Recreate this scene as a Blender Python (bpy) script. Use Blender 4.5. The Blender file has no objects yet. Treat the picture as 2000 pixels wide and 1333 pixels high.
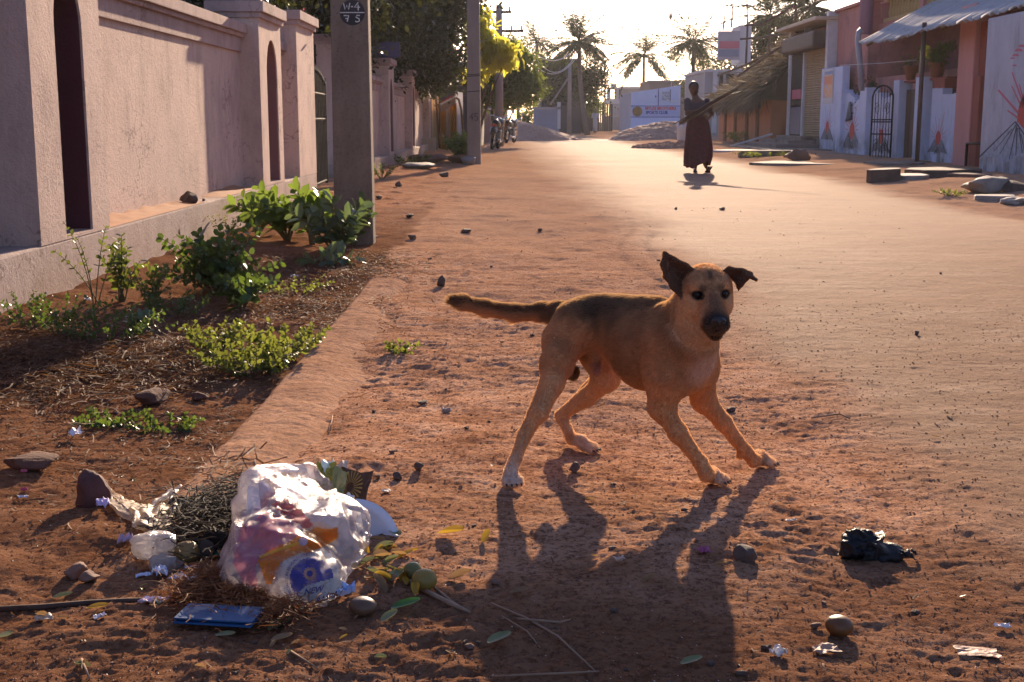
import bpy, math, random
import numpy as np
from mathutils import Vector, Matrix, Euler
from mathutils.bvhtree import BVHTree
scene = bpy.context.scene
COL = scene.collection
PI = math.pi
HC = 0.93                 # camera height
FPX = 2450.0
TH = math.atan(430.5 / FPX)
CT, ST = math.cos(TH), math.sin(TH)
SUN_AZ = math.radians(7.4)     # to the right of straight ahead (+Y)
SUN_EL = math.radians(16.0)

def ray(px, py):
    a = (px - 1000) / FPX; b = (666.5 - py) / FPX
    return (a, CT + b * ST, -ST + b * CT)
def P(px, py, Y):
    v = ray(px, py); t = Y / v[1]
    return Vector((v[0] * t, Y, HC + v[2] * t))
def G(px, py, z=0.0):
    v = ray(px, py); t = (z - HC) / v[2]
    return Vector((v[0] * t, v[1] * t, z))
def HZ(Y, py):
    k = (666.5 - py) / FPX
    return HC + Y * (k * CT - ST) / (CT + k * ST)
def XX(px, Y, z=0.0):
    return (px - 1000) / FPX * (Y * CT - (z - HC) * ST)

# ---------------------------------------------------------------- noise
_rs = np.random.RandomState(7)
_T2 = _rs.rand(512, 512).astype(np.float32)
_T3 = _rs.rand(64, 64, 64).astype(np.float32)
def n2(x, y, s=0):
    x = np.asarray(x, dtype=np.float64) + s * 37.17; y = np.asarray(y, dtype=np.float64) + s * 91.73
    xi = np.floor(x).astype(np.int64); yi = np.floor(y).astype(np.int64)
    fx = x - xi; fy = y - yi
    fx = fx * fx * (3 - 2 * fx); fy = fy * fy * (3 - 2 * fy)
    a = _T2[xi & 511, yi & 511]; b = _T2[(xi + 1) & 511, yi & 511]
    c = _T2[xi & 511, (yi + 1) & 511]; d = _T2[(xi + 1) & 511, (yi + 1) & 511]
    return (a + (b - a) * fx) * (1 - fy) + (c + (d - c) * fx) * fy - 0.5
def n3(p, s=0):
    p = np.asarray(p, dtype=np.float64) + s * 17.31
    i = np.floor(p).astype(np.int64); f = p - i; f = f * f * (3 - 2 * f)
    r = 0
    for dx in (0, 1):
        for dy in (0, 1):
            for dz in (0, 1):
                w = (f[..., 0] if dx else 1 - f[..., 0]) * (f[..., 1] if dy else 1 - f[..., 1]) * (f[..., 2] if dz else 1 - f[..., 2])
                r = r + w * _T3[(i[..., 0] + dx) & 63, (i[..., 1] + dy) & 63, (i[..., 2] + dz) & 63]
    return r - 0.5
def sst(a, b, x):
    t = np.clip((x - a) / (b - a), 0, 1)
    return t * t * (3 - 2 * t)

# ---------------------------------------------------------------- objects
def tag(o, label=None, cat=None, group=None, kind=None):
    if label: o['label'] = label
    if cat: o['category'] = cat
    if group: o['group'] = group
    if kind: o['kind'] = kind
    return o
def link(o, parent=None):
    COL.objects.link(o)
    if parent is not None: o.parent = parent
    return o
def empty(name, loc=(0, 0, 0), rz=0.0, **kw):
    o = bpy.data.objects.new(name, None); o.empty_display_size = 0.1
    o.location = loc; o.rotation_euler = (0, 0, rz)
    link(o); tag(o, **kw); return o
def copy_tree(o, parent=None):
    c = o.copy(); COL.objects.link(c)
    if parent is not None: c.parent = parent
    for ch in list(o.children): copy_tree(ch, c)
    return c
class MB:
    def __init__(self): self.v = []; self.f = []; self.m = []; self.mi = 0; self.off = None
    def add(self, vs, fs):
        n = len(self.v); self.v.extend([tuple(p) for p in vs])
        self.f.extend([tuple(i + n for i in q) for q in fs]); self.m.extend([self.mi] * len(fs)); return self
    def box(self, x0, x1, y0, y1, z0, z1):
        x0, x1 = min(x0, x1), max(x0, x1); y0, y1 = min(y0, y1), max(y0, y1); z0, z1 = min(z0, z1), max(z0, z1)
        vs = [(x0, y0, z0), (x1, y0, z0), (x1, y1, z0), (x0, y1, z0), (x0, y0, z1), (x1, y0, z1), (x1, y1, z1), (x0, y1, z1)]
        return self.add(vs, [(0, 3, 2, 1), (4, 5, 6, 7), (0, 1, 5, 4), (1, 2, 6, 5), (2, 3, 7, 6), (3, 0, 4, 7)])
    def obox(self, c, s, M):
        vs = []
        for dz in (-.5, .5):
            for dx, dy in ((-.5, -.5), (.5, -.5), (.5, .5), (-.5, .5)):
                vs.append(Vector(c) + M @ Vector((dx * s[0], dy * s[1], dz * s[2])))
        return self.add(vs, [(0, 3, 2, 1), (4, 5, 6, 7), (0, 1, 5, 4), (1, 2, 6, 5), (2, 3, 7, 6), (3, 0, 4, 7)])
    def tube(self, pts, rad, n=8, cap=True):
        pts = [Vector(p) for p in pts]
        if not hasattr(rad, '__len__'): rad = [rad] * len(pts)
        base = len(self.v); up = None
        for i, p in enumerate(pts):
            d = (pts[min(i + 1, len(pts) - 1)] - pts[max(i - 1, 0)])
            d = d.normalized() if d.length > 1e-9 else Vector((0, 0, 1))
            if up is None:
                up = Vector((0, 0, 1)) if abs(d.z) < .9 else Vector((1, 0, 0))
            a = d.cross(up); a = a.normalized() if a.length > 1e-6 else d.orthogonal().normalized()
            b = d.cross(a).normalized(); up = -b if b.dot(up) < 0 else b
            a = up.cross(d).normalized()
            for k in range(n):
                t = 2 * PI * k / n
                self.v.append(tuple(p + (a * math.cos(t) + up * math.sin(t)) * rad[i]))
        for i in range(len(pts) - 1):
            for k in range(n):
                k2 = (k + 1) % n
                self.f.append((base + i * n + k, base + i * n + k2, base + (i + 1) * n + k2, base + (i + 1) * n + k)); self.m.append(self.mi)
        if cap:
            self.f.append(tuple(base + k for k in range(n))[::-1]); self.m.append(self.mi)
            self.f.append(tuple(base + (len(pts) - 1) * n + k for k in range(n))); self.m.append(self.mi)
        return self
    def lathe(self, prof, c=(0, 0, 0), n=24, M=None):
        base = len(self.v); c = Vector(c)
        for r, z in prof:
            for k in range(n):
                t = 2 * PI * k / n; q = Vector((r * math.cos(t), r * math.sin(t), z))
                if M: q = M @ q
                self.v.append(tuple(c + q))
        for i in range(len(prof) - 1):
            for k in range(n):
                k2 = (k + 1) % n
                self.f.append((base + i * n + k, base + i * n + k2, base + (i + 1) * n + k2, base + (i + 1) * n + k)); self.m.append(self.mi)
        return self
    def prism(self, poly, fn, t0, t1):
        """poly: list of 2D; fn(u,v,t)->3D ; extruded from t0 to t1"""
        n = len(poly)
        vs = [fn(u, v, t0) for u, v in poly] + [fn(u, v, t1) for u, v in poly]
        fs = [tuple(range(n))[::-1], tuple(range(n, 2 * n))] + [(i, (i + 1) % n, n + (i + 1) % n, n + i) for i in range(n)]
        return self.add(vs, fs)
    def build(self, name, mat=None, parent=None, smooth=False, bevel=0, shift=None, **kw):
        me = bpy.data.meshes.new(name)
        vs = self.v
        if shift is not None:
            s = Vector(shift); vs = [(a - s.x, b - s.y, c - s.z) for a, b, c in vs]
        me.from_pydata(vs, [], self.f)
        mats = mat if isinstance(mat, (list, tuple)) else [mat]
        for m in mats:
            if m: me.materials.append(m)
        if len(mats) > 1: me.polygons.foreach_set('material_index', self.m)
        if smooth: me.polygons.foreach_set('use_smooth', [True] * len(me.polygons))
        me.validate(); me.update()
        o = bpy.data.objects.new(name, me); link(o, parent)
        if shift is not None: o.location = shift
        if bevel:
            b = o.modifiers.new('bevel', 'BEVEL'); b.width = bevel; b.segments = 2; b.limit_method = 'ANGLE'
        tag(o, **kw); return o
def npmesh(name, V, F, mat=None, parent=None, smooth=True, attrs=None, **kw):
    V = np.asarray(V, dtype=np.float32); F = np.asarray(F, dtype=np.int32); k = F.shape[1]
    me = bpy.data.meshes.new(name)
    me.vertices.add(len(V)); me.vertices.foreach_set('co', V.ravel())
    me.loops.add(F.size); me.loops.foreach_set('vertex_index', F.ravel())
    me.polygons.add(len(F)); me.polygons.foreach_set('loop_start', np.arange(0, F.size, k, dtype=np.int32))
    me.update(calc_edges=True)
    me.polygons.foreach_set('use_smooth', np.full(len(F), smooth))
    for an, A in (attrs or {}).items():
        A = np.asarray(A, dtype=np.float32)
        if A.ndim == 1:
            at = me.attributes.new(an, 'FLOAT', 'POINT'); at.data.foreach_set('value', A)
        else:
            at = me.attributes.new(an, 'FLOAT_COLOR', 'POINT')
            if A.shape[1] == 3: A = np.concatenate([A, np.ones((len(A), 1), np.float32)], 1)
            at.data.foreach_set('color', A.ravel())
    if mat: me.materials.append(mat)
    me.update()
    o = bpy.data.objects.new(name, me); link(o, parent); tag(o, **kw); return o

# ---------------------------------------------------------------- materials
def srgb(r, g, b):
    f = lambda c: ((c / 255 + .055) / 1.055) ** 2.4 if c > 10 else c / 255 / 12.92
    return (f(r), f(g), f(b), 1)
class NT:
    def __init__(self, name):
        self.mat = bpy.data.materials.new(name); self.mat.use_nodes = True
        self.nt = self.mat.node_tree; self.n = self.nt.nodes; self.l = self.nt.links
        self.bsdf = self.n['Principled BSDF']; self.out = self.n['Material Output']
        self.tc = None
    def new(self, t, **kw):
        nd = self.n.new(t)
        for k, v in kw.items(): setattr(nd, k, v)
        return nd
    def set(self, sock, val):
        if isinstance(val, bpy.types.NodeSocket): self.l.new(val, sock)
        else: sock.default_value = val
    def coord(self, kind='Object'):
        if self.tc is None: self.tc = self.new('ShaderNodeTexCoord')
        return self.tc.outputs[kind]
    def noise(self, scale, detail=6, rough=.6, co=None, stretch=None, out='Fac', dist=0):
        t = self.new('ShaderNodeTexNoise'); t.inputs['Scale'].default_value = scale
        t.inputs['Detail'].default_value = detail; t.inputs['Roughness'].default_value = rough
        t.inputs['Distortion'].default_value = dist
        c = co if co is not None else self.coord()
        if stretch:
            mp = self.new('ShaderNodeMapping'); mp.inputs['Scale'].default_value = stretch
            self.l.new(c, mp.inputs['Vector']); c = mp.outputs[0]
        self.l.new(c, t.inputs['Vector']); return t.outputs[out]
    def voro(self, scale, feature='F1', co=None):
        t = self.new('ShaderNodeTexVoronoi', feature=feature); t.inputs['Scale'].default_value = scale
        self.l.new(co if co is not None else self.coord(), t.inputs['Vector']); return t.outputs['Distance']
    def ramp(self, fac, stops):
        r = self.new('ShaderNodeValToRGB'); e = r.color_ramp.elements
        while len(e) < len(stops): e.new(.5)
        for i, (p, c) in enumerate(stops):
            e[i].position = p; e[i].color = c if hasattr(c, '__len__') else (c, c, c, 1)
        self.set(r.inputs[0], fac); return r.outputs[0]
    def mix(self, fac, a, b, mode='MIX'):
        m = self.new('ShaderNodeMix', data_type='RGBA', blend_type=mode)
        self.set(m.inputs[0], fac); self.set(m.inputs[6], a); self.set(m.inputs[7], b); return m.outputs[2]
    def math(self, op, a, b=0.0, c=None):
        m = self.new('ShaderNodeMath', operation=op); self.set(m.inputs[0], a); self.set(m.inputs[1], b)
        if c is not None: self.set(m.inputs[2], c)
        return m.outputs[0]
    def attr(self, name, out='Fac'):
        a = self.new('ShaderNodeAttribute'); a.attribute_name = name; return a.outputs[out]
    def bump(self, h, strength=.5, dist=.01, normal=None):
        b = self.new('ShaderNodeBump'); b.inputs['Strength'].default_value = strength; b.inputs['Distance'].default_value = dist
        self.set(b.inputs['Height'], h)
        if normal is not None: self.l.new(normal, b.inputs['Normal'])
        return b.outputs[0]
    def done(self, color=None, rough=None, normal=None, spec=None, **kw):
        if color is not None: self.set(self.bsdf.inputs['Base Color'], color)
        if rough is not None: self.set(self.bsdf.inputs['Roughness'], rough)
        if normal is not None: self.l.new(normal, self.bsdf.inputs['Normal'])
        if spec is not None: self.set(self.bsdf.inputs['Specular IOR Level'], spec)
        for k, v in kw.items(): self.set(self.bsdf.inputs[k.replace('_', ' ')], v)
        return self.mat
def surf(name, c1, c2=None, scale=3, rough=.8, bump=.3, bscale=60, bdist=.004, spec=.3, streak=False, dirt=None, **kw):
    t = NT(name)
    if c2 is None: c2 = tuple(x * .75 for x in c1[:3]) + (1,)
    c = t.ramp(t.noise(scale, 7, .65, stretch=(1, 1, .25) if streak else None), [(.3, c1), (.7, c2)])
    if dirt:
        c = t.mix(t.ramp(t.noise(scale * .45, 8, .7), [(.5, 0.0), (.68, 1.0)]), c, dirt)
    nrm = t.bump(t.noise(bscale, 5, .6), bump, bdist) if bump else None
    return t.done(c, rough, nrm, spec, **kw)
def leafmat(name, c1, c2, trans=.5, tcol=None, rough=.45, scale=1.3, spec=.4):
    """leaf: colour from the per-leaf 'var' attribute, with light coming through"""
    t = NT(name)
    c = t.mix(t.attr('var'), c1, c2)
    c = t.mix(t.ramp(t.noise(scale, 3), [(.35, 0.0), (.65, .6)]), c, tuple(x * .55 for x in c1[:3]) + (1,))
    t.done(c, rough, None, spec)
    tr = t.new('ShaderNodeBsdfTranslucent')
    tc = t.mix(.65, c, tcol or (c2[0] * 1.8, c2[1] * 1.9, c2[2] * .8, 1))
    t.set(tr.inputs[0], tc)
    mx = t.new('ShaderNodeMixShader'); mx.inputs[0].default_value = trans
    t.l.new(t.bsdf.outputs[0], mx.inputs[1]); t.l.new(tr.outputs[0], mx.inputs[2]); t.l.new(mx.outputs[0], t.out.inputs[0])
    return t.mat

# ---------------------------------------------------------------- implicit surfaces (bodies, stones, bags)
class SDF:
    def __init__(self, lo, hi, h, far=.06):
        self.lo = np.array(lo, float); self.h = h; self.far = far
        self.n = np.ceil((np.array(hi) - self.lo) / h).astype(int) + 1
        self.D = np.full(self.n, far, np.float32)
    def _reg(self, lo, hi, pad):
        a = np.clip(np.floor((np.array(lo) - pad - self.lo) / self.h).astype(int), 0, self.n - 1)
        b = np.clip(np.ceil((np.array(hi) + pad - self.lo) / self.h).astype(int) + 1, 1, self.n)
        sl = tuple(slice(a[i], b[i]) for i in range(3))
        ax = [self.lo[i] + self.h * np.arange(a[i], b[i], dtype=np.float32) for i in range(3)]
        return sl, np.meshgrid(*ax, indexing='ij')
    def _u(self, sl, d, k):
        A = self.D[sl]; d = d.astype(np.float32)
        if k > 0:
            h = np.clip(.5 + .5 * (A - d) / k, 0, 1); self.D[sl] = A * (1 - h) + d * h - k * h * (1 - h)
        else: self.D[sl] = np.minimum(A, d)
    def _s(self, sl, d, k):
        A = self.D[sl]; h = np.clip(.5 - .5 * (A + d) / k, 0, 1); self.D[sl] = A * (1 - h) - d * h + k * h * (1 - h)
    def cap(self, p, q, r0, r1, k=.02, sub=False, flat=None):
        p = np.array(p, float); q = np.array(q, float); R = max(r0, r1)
        sl, (X, Y, Z) = self._reg(np.minimum(p, q) - R, np.maximum(p, q) + R, k + .02)
        d = q - p; L = max(float(d @ d), 1e-12)
        t = np.clip(((X - p[0]) * d[0] + (Y - p[1]) * d[1] + (Z - p[2]) * d[2]) / L, 0, 1)
        D = np.sqrt((X - p[0] - t * d[0]) ** 2 + (Y - p[1] - t * d[1]) ** 2 + (Z - p[2] - t * d[2]) ** 2) - (r0 + (r1 - r0) * t)
        (self._s if sub else self._u)(sl, D, k); return self
    def ell(self, c, r, M=None, k=.02, sub=False):
        c = np.array(c, float); r = np.array(r, float); R = r.max()
        sl, (X, Y, Z) = self._reg(c - R, c + R, k + .02)
        X = X - c[0]; Y = Y - c[1]; Z = Z - c[2]
        if M is not None:
            M = np.array(M, float)     # columns = local axes
            X, Y, Z = (X * M[0, i] + Y * M[1, i] + Z * M[2, i] for i in range(3))
        g = np.sqrt((X / r[0]) ** 2 + (Y / r[1]) ** 2 + (Z / r[2]) ** 2) + 1e-6
        g2 = np.sqrt((X / r[0] ** 2) ** 2 + (Y / r[1] ** 2) ** 2 + (Z / r[2] ** 2) ** 2) + 1e-6
        (self._s if sub else self._u)(sl, g * (g - 1) / g2, k); return self
    def tri(self, a, b, c, th, k=.01):
        a, b, c = (np.array(v, float) for v in (a, b, c))
        sl, (X, Y, Z) = self._reg(np.minimum(np.minimum(a, b), c) - th, np.maximum(np.maximum(a, b), c) + th, k + .015)
        Q = np.stack([X, Y, Z], -1)
        nrm = np.cross(b - a, c - a); nrm /= np.linalg.norm(nrm)
        best = None; inside = np.ones(X.shape, bool)
        for p, q in ((a, b), (b, c), (c, a)):
            e = q - p; w = Q - p
            t = np.clip((w @ e) / (e @ e), 0, 1); dd = np.linalg.norm(w - t[..., None] * e, axis=-1)
            best = dd if best is None else np.minimum(best, dd)
            inside &= (w @ np.cross(nrm, e)) >= 0
        D = np.where(inside, np.abs((Q - a) @ nrm), best) - th
        self._u(sl, D, k); return self
    def disp(self, fn):
        band = np.abs(self.D) < self.far * .8
        idx = np.argwhere(band); pts = self.lo + idx * self.h
        self.D[band] += fn(pts).astype(np.float32); return self
    def mesh(self, smooth=1):
        D = self.D; s = D < 0; n = self.n
        c = s[:-1, :-1, :-1].astype(np.int8)
        acc = np.zeros(np.array(n) - 1, np.int8)
        for dx in (0, 1):
            for dy in (0, 1):
                for dz in (0, 1):
                    acc += s[dx:n[0] - 1 + dx, dy:n[1] - 1 + dy, dz:n[2] - 1 + dz]
        act = (acc > 0) & (acc < 8); idx = np.argwhere(act)
        vid = np.full(act.shape, -1, np.int64); vid[act] = np.arange(len(idx))
        sm = np.zeros((len(idx), 3)); cnt = np.zeros(len(idx))
        I, J, K = idx.T
        for ax in range(3):
            o = [(0, 0), (0, 1), (1, 0), (1, 1)]
            for u, v in o:
                off0 = [0, 0, 0]; others = [a for a in range(3) if a != ax]
                off0[others[0]] = u; off0[others[1]] = v; off1 = list(off0); off1[ax] = 1
                a = D[I + off0[0], J + off0[1], K + off0[2]]; b = D[I + off1[0], J + off1[1], K + off1[2]]
                cr = (a < 0) != (b < 0); t = np.where(cr, a / np.where(cr, a - b, 1), 0)
                p = np.zeros((len(idx), 3)); p[:, others[0]] = u; p[:, others[1]] = v; p[:, ax] = t
                sm += p * cr[:, None]; cnt += cr
        V = self.lo + (idx + sm / cnt[:, None]) * self.h
        F = []
        for ax in range(3):
            o = [a for a in range(3) if a != ax]
            sl0 = [slice(None)] * 3; sl1 = [slice(None)] * 3; sl0[ax] = slice(0, -1); sl1[ax] = slice(1, None)
            A = s[tuple(sl0)]; B = s[tuple(sl1)]
            e = np.argwhere(A != B)
            ok = (e[:, o[0]] > 0) & (e[:, o[1]] > 0) & (e[:, o[0]] < n[o[0]] - 1) & (e[:, o[1]] < n[o[1]] - 1); e = e[ok]
            q = []
            for du, dv in ((-1, -1), (0, -1), (0, 0), (-1, 0)):
                w = e.copy(); w[:, o[0]] += du; w[:, o[1]] += dv; q.append(vid[w[:, 0], w[:, 1], w[:, 2]])
            q = np.stack(q, 1); flip = A[e[:, 0], e[:, 1], e[:, 2]]
            if ax == 1: flip = ~flip
            q[~flip] = q[~flip][:, ::-1]; F.append(q)
        F = np.concatenate(F); F = F[(F >= 0).all(1)]
        for _ in range(smooth):
            S = np.zeros_like(V); C = np.zeros(len(V))
            for i in range(4):
                a = F[:, i]; b = F[:, (i + 1) % 4]
                np.add.at(S, a, V[b]); np.add.at(C, a, 1); np.add.at(S, b, V[a]); np.add.at(C, b, 1)
            V = V * .5 + .5 * S / np.maximum(C, 1)[:, None]
        return V, F
def vnormals(V, F):
    a = V[F[:, 0]]; b = V[F[:, 1]]; c = V[F[:, 2]]; d = V[F[:, 3]] if F.shape[1] == 4 else c
    fn = np.cross(c - a, d - b) if F.shape[1] == 4 else np.cross(b - a, c - a)
    N = np.zeros_like(V)
    for i in range(F.shape[1]): np.add.at(N, F[:, i], fn)
    return N / (np.linalg.norm(N, axis=1, keepdims=True) + 1e-12)
def stone_mesh(r, seed, h=None, amp=.22, freq=1.7, ang=True):
    """irregular stone: a lat-long-free cube-sphere pushed by noise and cut by planes"""
    rs = np.random.RandomState(seed); n = 9
    g = np.linspace(-1, 1, n); V = []; F = []
    for ax in range(3):
        for sg in (-1, 1):
            b = len(V)
            for i in range(n):
                for j in range(n):
                    p = [0, 0, 0]; p[ax] = sg; p[(ax + 1) % 3] = g[i]; p[(ax + 2) % 3] = g[j] * sg; V.append(p)
            for i in range(n - 1):
                for j in range(n - 1):
                    F.append((b + i * n + j, b + (i + 1) * n + j, b + (i + 1) * n + j + 1, b + i * n + j + 1))
    V = np.array(V, float); V /= np.linalg.norm(V, axis=1, keepdims=True)
    if ang:
        for _ in range(9):
            d = rs.randn(3); d /= np.linalg.norm(d); lim = rs.uniform(.55, .85)
            e = V @ d; V -= np.maximum(e - lim, 0)[:, None] * d
    V *= (1 + amp * 2 * n3(V * freq + seed * 3.1)[:, None] + amp * .5 * n3(V * freq * 3 + seed)[:, None])
    return V * np.array(r), np.array(F)
def stone(name, loc, r, seed, mat, rz=0, sink=.2, amp=.22, ang=True, smooth=True, **kw):
    V, F = stone_mesh(r, seed, amp=amp, ang=ang)
    o = npmesh(name, V, F, mat, smooth=smooth, **kw)
    o.location = (loc[0], loc[1], loc[2] + r[2] * (1 - sink * 1.4)); o.rotation_euler = (0, 0, rz); return o
# ---------------------------------------------------------------- the ground: one sheet, the trodden road is a part of it with its own faces
SLAB_X = -0.84
def road_mask(x, y):
    e = .35 * n2(x * .9, y * .5, 3) + .22 * n2(x * 3, y * 1.6, 4) + .12 * n2(x * 12, y * 6, 5)
    l = 1.15 + .02 * y * 0 + e; r = 4.85 - sst(40, 90, y) * 1.2 + .4 * n2(y * .35, x * .1, 5) + e
    w = .22 + .026 * np.clip(y, 0, 40)
    return sst(l - w, l + w, x) * (1 - sst(r - w * .6, r + w * .6, x))
PITS = []
_r = random.Random(5)
for _ in range(140):
    yy = 1.7 + 7 * _r.random() ** 1.3; xx = _r.uniform(-.7, 1.5 + .28 * yy)
    PITS.append((xx, yy, _r.uniform(.018, .055), _r.uniform(.002, .007), _r.uniform(0, PI)))
def ground_h(x, y, pits=False):
    x = np.asarray(x, float); y = np.asarray(y, float)
    near = 1 - sst(14, 30, y)
    rm = road_mask(x, y)
    rough = 1 - .82 * rm
    z = .05 * n2(x * .5, y * .5, 1) * (1 - .5 * rm)
    z += .032 * n2(x * 2.1, y * 2.1, 2) * rough
    wx = x + .05 * n2(x * 7, y * 7, 21) + .02 * n2(x * 22, y * 22, 22); wy = y + .05 * n2(x * 7, y * 7, 23) + .02 * n2(x * 22, y * 22, 24)
    cl = np.clip(.55 + 2.2 * n2(x * 1.3, y * 1.6, 31) + 1.2 * n2(x * 4, y * 4, 32), .12, 1.5)
    z += near * rough * (.014 * n2(wx * 5, wy * 6, 3) + .010 * (.22 - np.abs(n2(wx * 11, wy * 15, 4))) + cl * .72 * (.010 * n2(wx * 29, wy * 37, 5) + .016 * np.maximum(n2(wx * 17, wy * 21, 12) - .12, 0) + .010 * (.2 - np.abs(n2(wx * 52, wy * 62, 7)))) + .006 * n2(wx * 110, wy * 130, 6))
    for xc0, off in ((.78, 0), (.98, 0)):
        xc = xc0 + .055 * (y - 8.6) ** 2; q = (x - xc) / .045
        z -= .010 * np.exp(-q * q) * sst(6.2, 7.2, y) * (1 - sst(10.5, 11.5, y)) * (.6 + .4 * np.sin(y * 60))
    xw = x + .3 * n2(x * 1.7, y * 1.7, 41) + .08 * n2(x * 8, y * 8, 42); yw = y + .3 * n2(x * 1.7, y * 1.7, 43) + .08 * n2(x * 8, y * 8, 44)
    z += near * rm * (.003 * n2(xw * 8, yw * 11, 6) + .0025 * n2(xw * 30, yw * 38, 7) + .003 * n2(xw * 80, yw * 95, 8))
    # soil left of the slab lies lower, rising to the wall
    left = 1 - sst(SLAB_X - .02, SLAB_X + .03, x)
    inslab = sst(2.7, 3.1, y) * (1 - sst(7.2, 7.6, y))
    z -= .035 * left * inslab * (1 - sst(-1.5, -2.3, x))
    z += left * near * .035 * np.maximum(n2(x * 5, y * 5, 9), 0)
    z += sst(-1.2, -2.5, x) * .05
    # thin sand on the slab
    on = sst(SLAB_X, SLAB_X + .02, x) * (1 - sst(SLAB_X + .06, SLAB_X + .38, x + .3 * n2(x * 3, y * 1.4, 8) + .06 * n2(x * 14, y * 9, 8))) * inslab
    z -= .035 * on
    # right verge: rubble bank under the house walls
    z += .09 * sst(5.2, 7.2, x) * sst(8, 14, y) + .05 * sst(5.0, 6.5, x) * n2(x * 1.6, y * 1.2, 11)
    if pits and x.ndim == 2:
        yr = y[:, 0]
        for (px, py, r, d, a) in PITS:
            i0, i1 = np.searchsorted(yr, [py - 2.4 * r, py + 2.4 * r])
            if i1 <= i0: continue
            xs = x[i0:i1] - px; ys = y[i0:i1] - py
            u = xs * math.cos(a) + ys * math.sin(a); v = (-xs * math.sin(a) + ys * math.cos(a)) * 1.7
            q = np.sqrt(u * u + v * v) / r
            m = near[i0:i1] * rough[i0:i1]
            z[i0:i1] += m * d * (-np.exp(-q * q * 1.6) + .55 * np.exp(-((q - 1.35) ** 2) * 6))
    return z
def gz(x, y): return float(ground_h(np.array([float(x)]), np.array([float(y)]))[0])
def GG(px, py):
    p = G(px, py)
    for _ in range(2): p = G(px, py, gz(p.x, p.y))
    return p
rows = [-40, -20, -8, -3, 0, .6, 1.1]
y = 1.35
while y < 60: rows.append(y); y *= 1.0027
while y < 600: rows.append(y); y *= 1.05
rows = np.array(rows); NC = 860
u = np.linspace(-1, 1, NC)
hw = np.where(rows < 1.3, 3.2, 2.6 + .52 * rows)
hw = np.minimum(hw, 70)
Xg = u[None, :] * hw[:, None]
ext = np.array([1.6, 4, 12]); 
outl = -(hw[:, None] + ext[::-1][None, :] * np.maximum(rows, 8)[:, None] * 1.0); outr = hw[:, None] + ext[None, :] * np.maximum(rows, 8)[:, None] * 1.0
Xg = np.concatenate([outl, Xg, outr], 1); Yg = np.repeat(rows[:, None], Xg.shape[1], 1)
Zg = ground_h(Xg, Yg, pits=True)
Rg = road_mask(Xg, Yg)
nr, nc = Xg.shape
V = np.stack([Xg, Yg, Zg], -1).reshape(-1, 3)
ii, jj = np.meshgrid(np.arange(nr - 1), np.arange(nc - 1), indexing='ij'); b0 = (ii * nc + jj).ravel()
F = np.stack([b0, b0 + 1, b0 + nc + 1, b0 + nc], 1)
rmf = Rg.reshape(-1)[F].mean(1)
def ground_material():
    t = NT('red_earth'); co = t.coord('Object')
    road = t.attr('road')
    n_big = t.noise(.7, 6, .6); n_mid = t.noise(5, 8, .7); n_f = t.noise(70, 6, .75); n_ff = t.noise(300, 3, .6)
    dirt = t.ramp(n_mid, [(.32, (.26, .118, .060, 1)), (.5, (.51, .275, .16, 1)), (.68, (.66, .41, .27, 1))])
    dirt = t.mix(t.ramp(n_big, [(.35, 0.0), (.7, .7)]), dirt, (.38, .20, .115, 1))
    dirt = t.mix(t.ramp(n_f, [(.40, .85), (.5, 0.0)]), dirt, (.12, .055, .032, 1)); dirt = t.mix(t.ramp(t.noise(26, 5, .8, stretch=(.55, 1.3, 1)), [(.36, .75), (.46, 0.0)]), dirt, (.13, .06, .034, 1))  # dark specks and stretched streaks: tiny shadows painted into the dirt colour
    rd = t.ramp(t.noise(3, 8, .75, stretch=(.5, 2.2, 1)), [(.34, (.17, .095, .054, 1)), (.5, (.28, .172, .106, 1)), (.64, (.38, .255, .168, 1))])
    rd = t.mix(t.ramp(t.noise(45, 6, .75), [(.38, .6), (.5, 0.0)]), rd, (.20, .115, .07, 1)); rd = t.mix(t.ramp(t.noise(1.1, 6, .65, stretch=(.6, 1.6, 1)), [(.40, 0.0), (.58, .9)]), rd, (.23, .125, .072, 1))
    c = t.mix(road, dirt, rd)
    # earth gets paler with distance, less so towards the left wall
    c = t.mix(t.attr('pale'), c, t.mix(.72, c, (.44, .28, .18, 1)))
    c = t.mix(t.ramp(n_ff, [(.68, 0.0), (.76, .5)]), c, (.42, .33, .26, 1))
    c = t.mix(t.attr('soil'), c, t.mix(.72, c, (.10, .044, .022, 1)))  # darkens the left soil and, as painted shade, the near foreground
    rough = t.ramp(road, [(0, 1.0), (1, .85)])
    h1 = t.bump(t.noise(38, 7, .75), .6, .012)
    h2 = t.bump(t.noise(130, 4, .7), .6, .004, h1)
    h2 = t.bump(t.noise(420, 2, .6), .5, .0012, h2); return t.done(t.mix(1.0, c, (.97, .97, .97, 1), 'MULTIPLY'), rough, h2, t.math('MULTIPLY', road, .022))
M_GROUND = ground_material()
pale = sst(3.5, 13, Yg) * (1 - sst(-.2, -1.6, Xg)) * .9
soil = (1 - sst(SLAB_X - .04, SLAB_X + .04, Xg + .1 * n2(Xg * 5, Yg * 5, 3))) * (1 - sst(9, 15, Yg)) + 1.0 * (1 - sst(2.0, 3.3, Yg + .7 * n2(Xg * 1.5, Yg * 2, 4)))  # left soil, plus foreground shade and vignette put into the colour
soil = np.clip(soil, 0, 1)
def subgrid(name, keep, label):
    used = np.unique(F[keep]); mp = np.full(len(V), -1, np.int64); mp[used] = np.arange(len(used))
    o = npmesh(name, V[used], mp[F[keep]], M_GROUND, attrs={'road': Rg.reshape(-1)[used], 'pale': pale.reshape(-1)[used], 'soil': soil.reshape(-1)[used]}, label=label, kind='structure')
    return o
subgrid('ground', rmf < .5, 'bare reddish brown earth with sand and scuffs beside the road')
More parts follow.
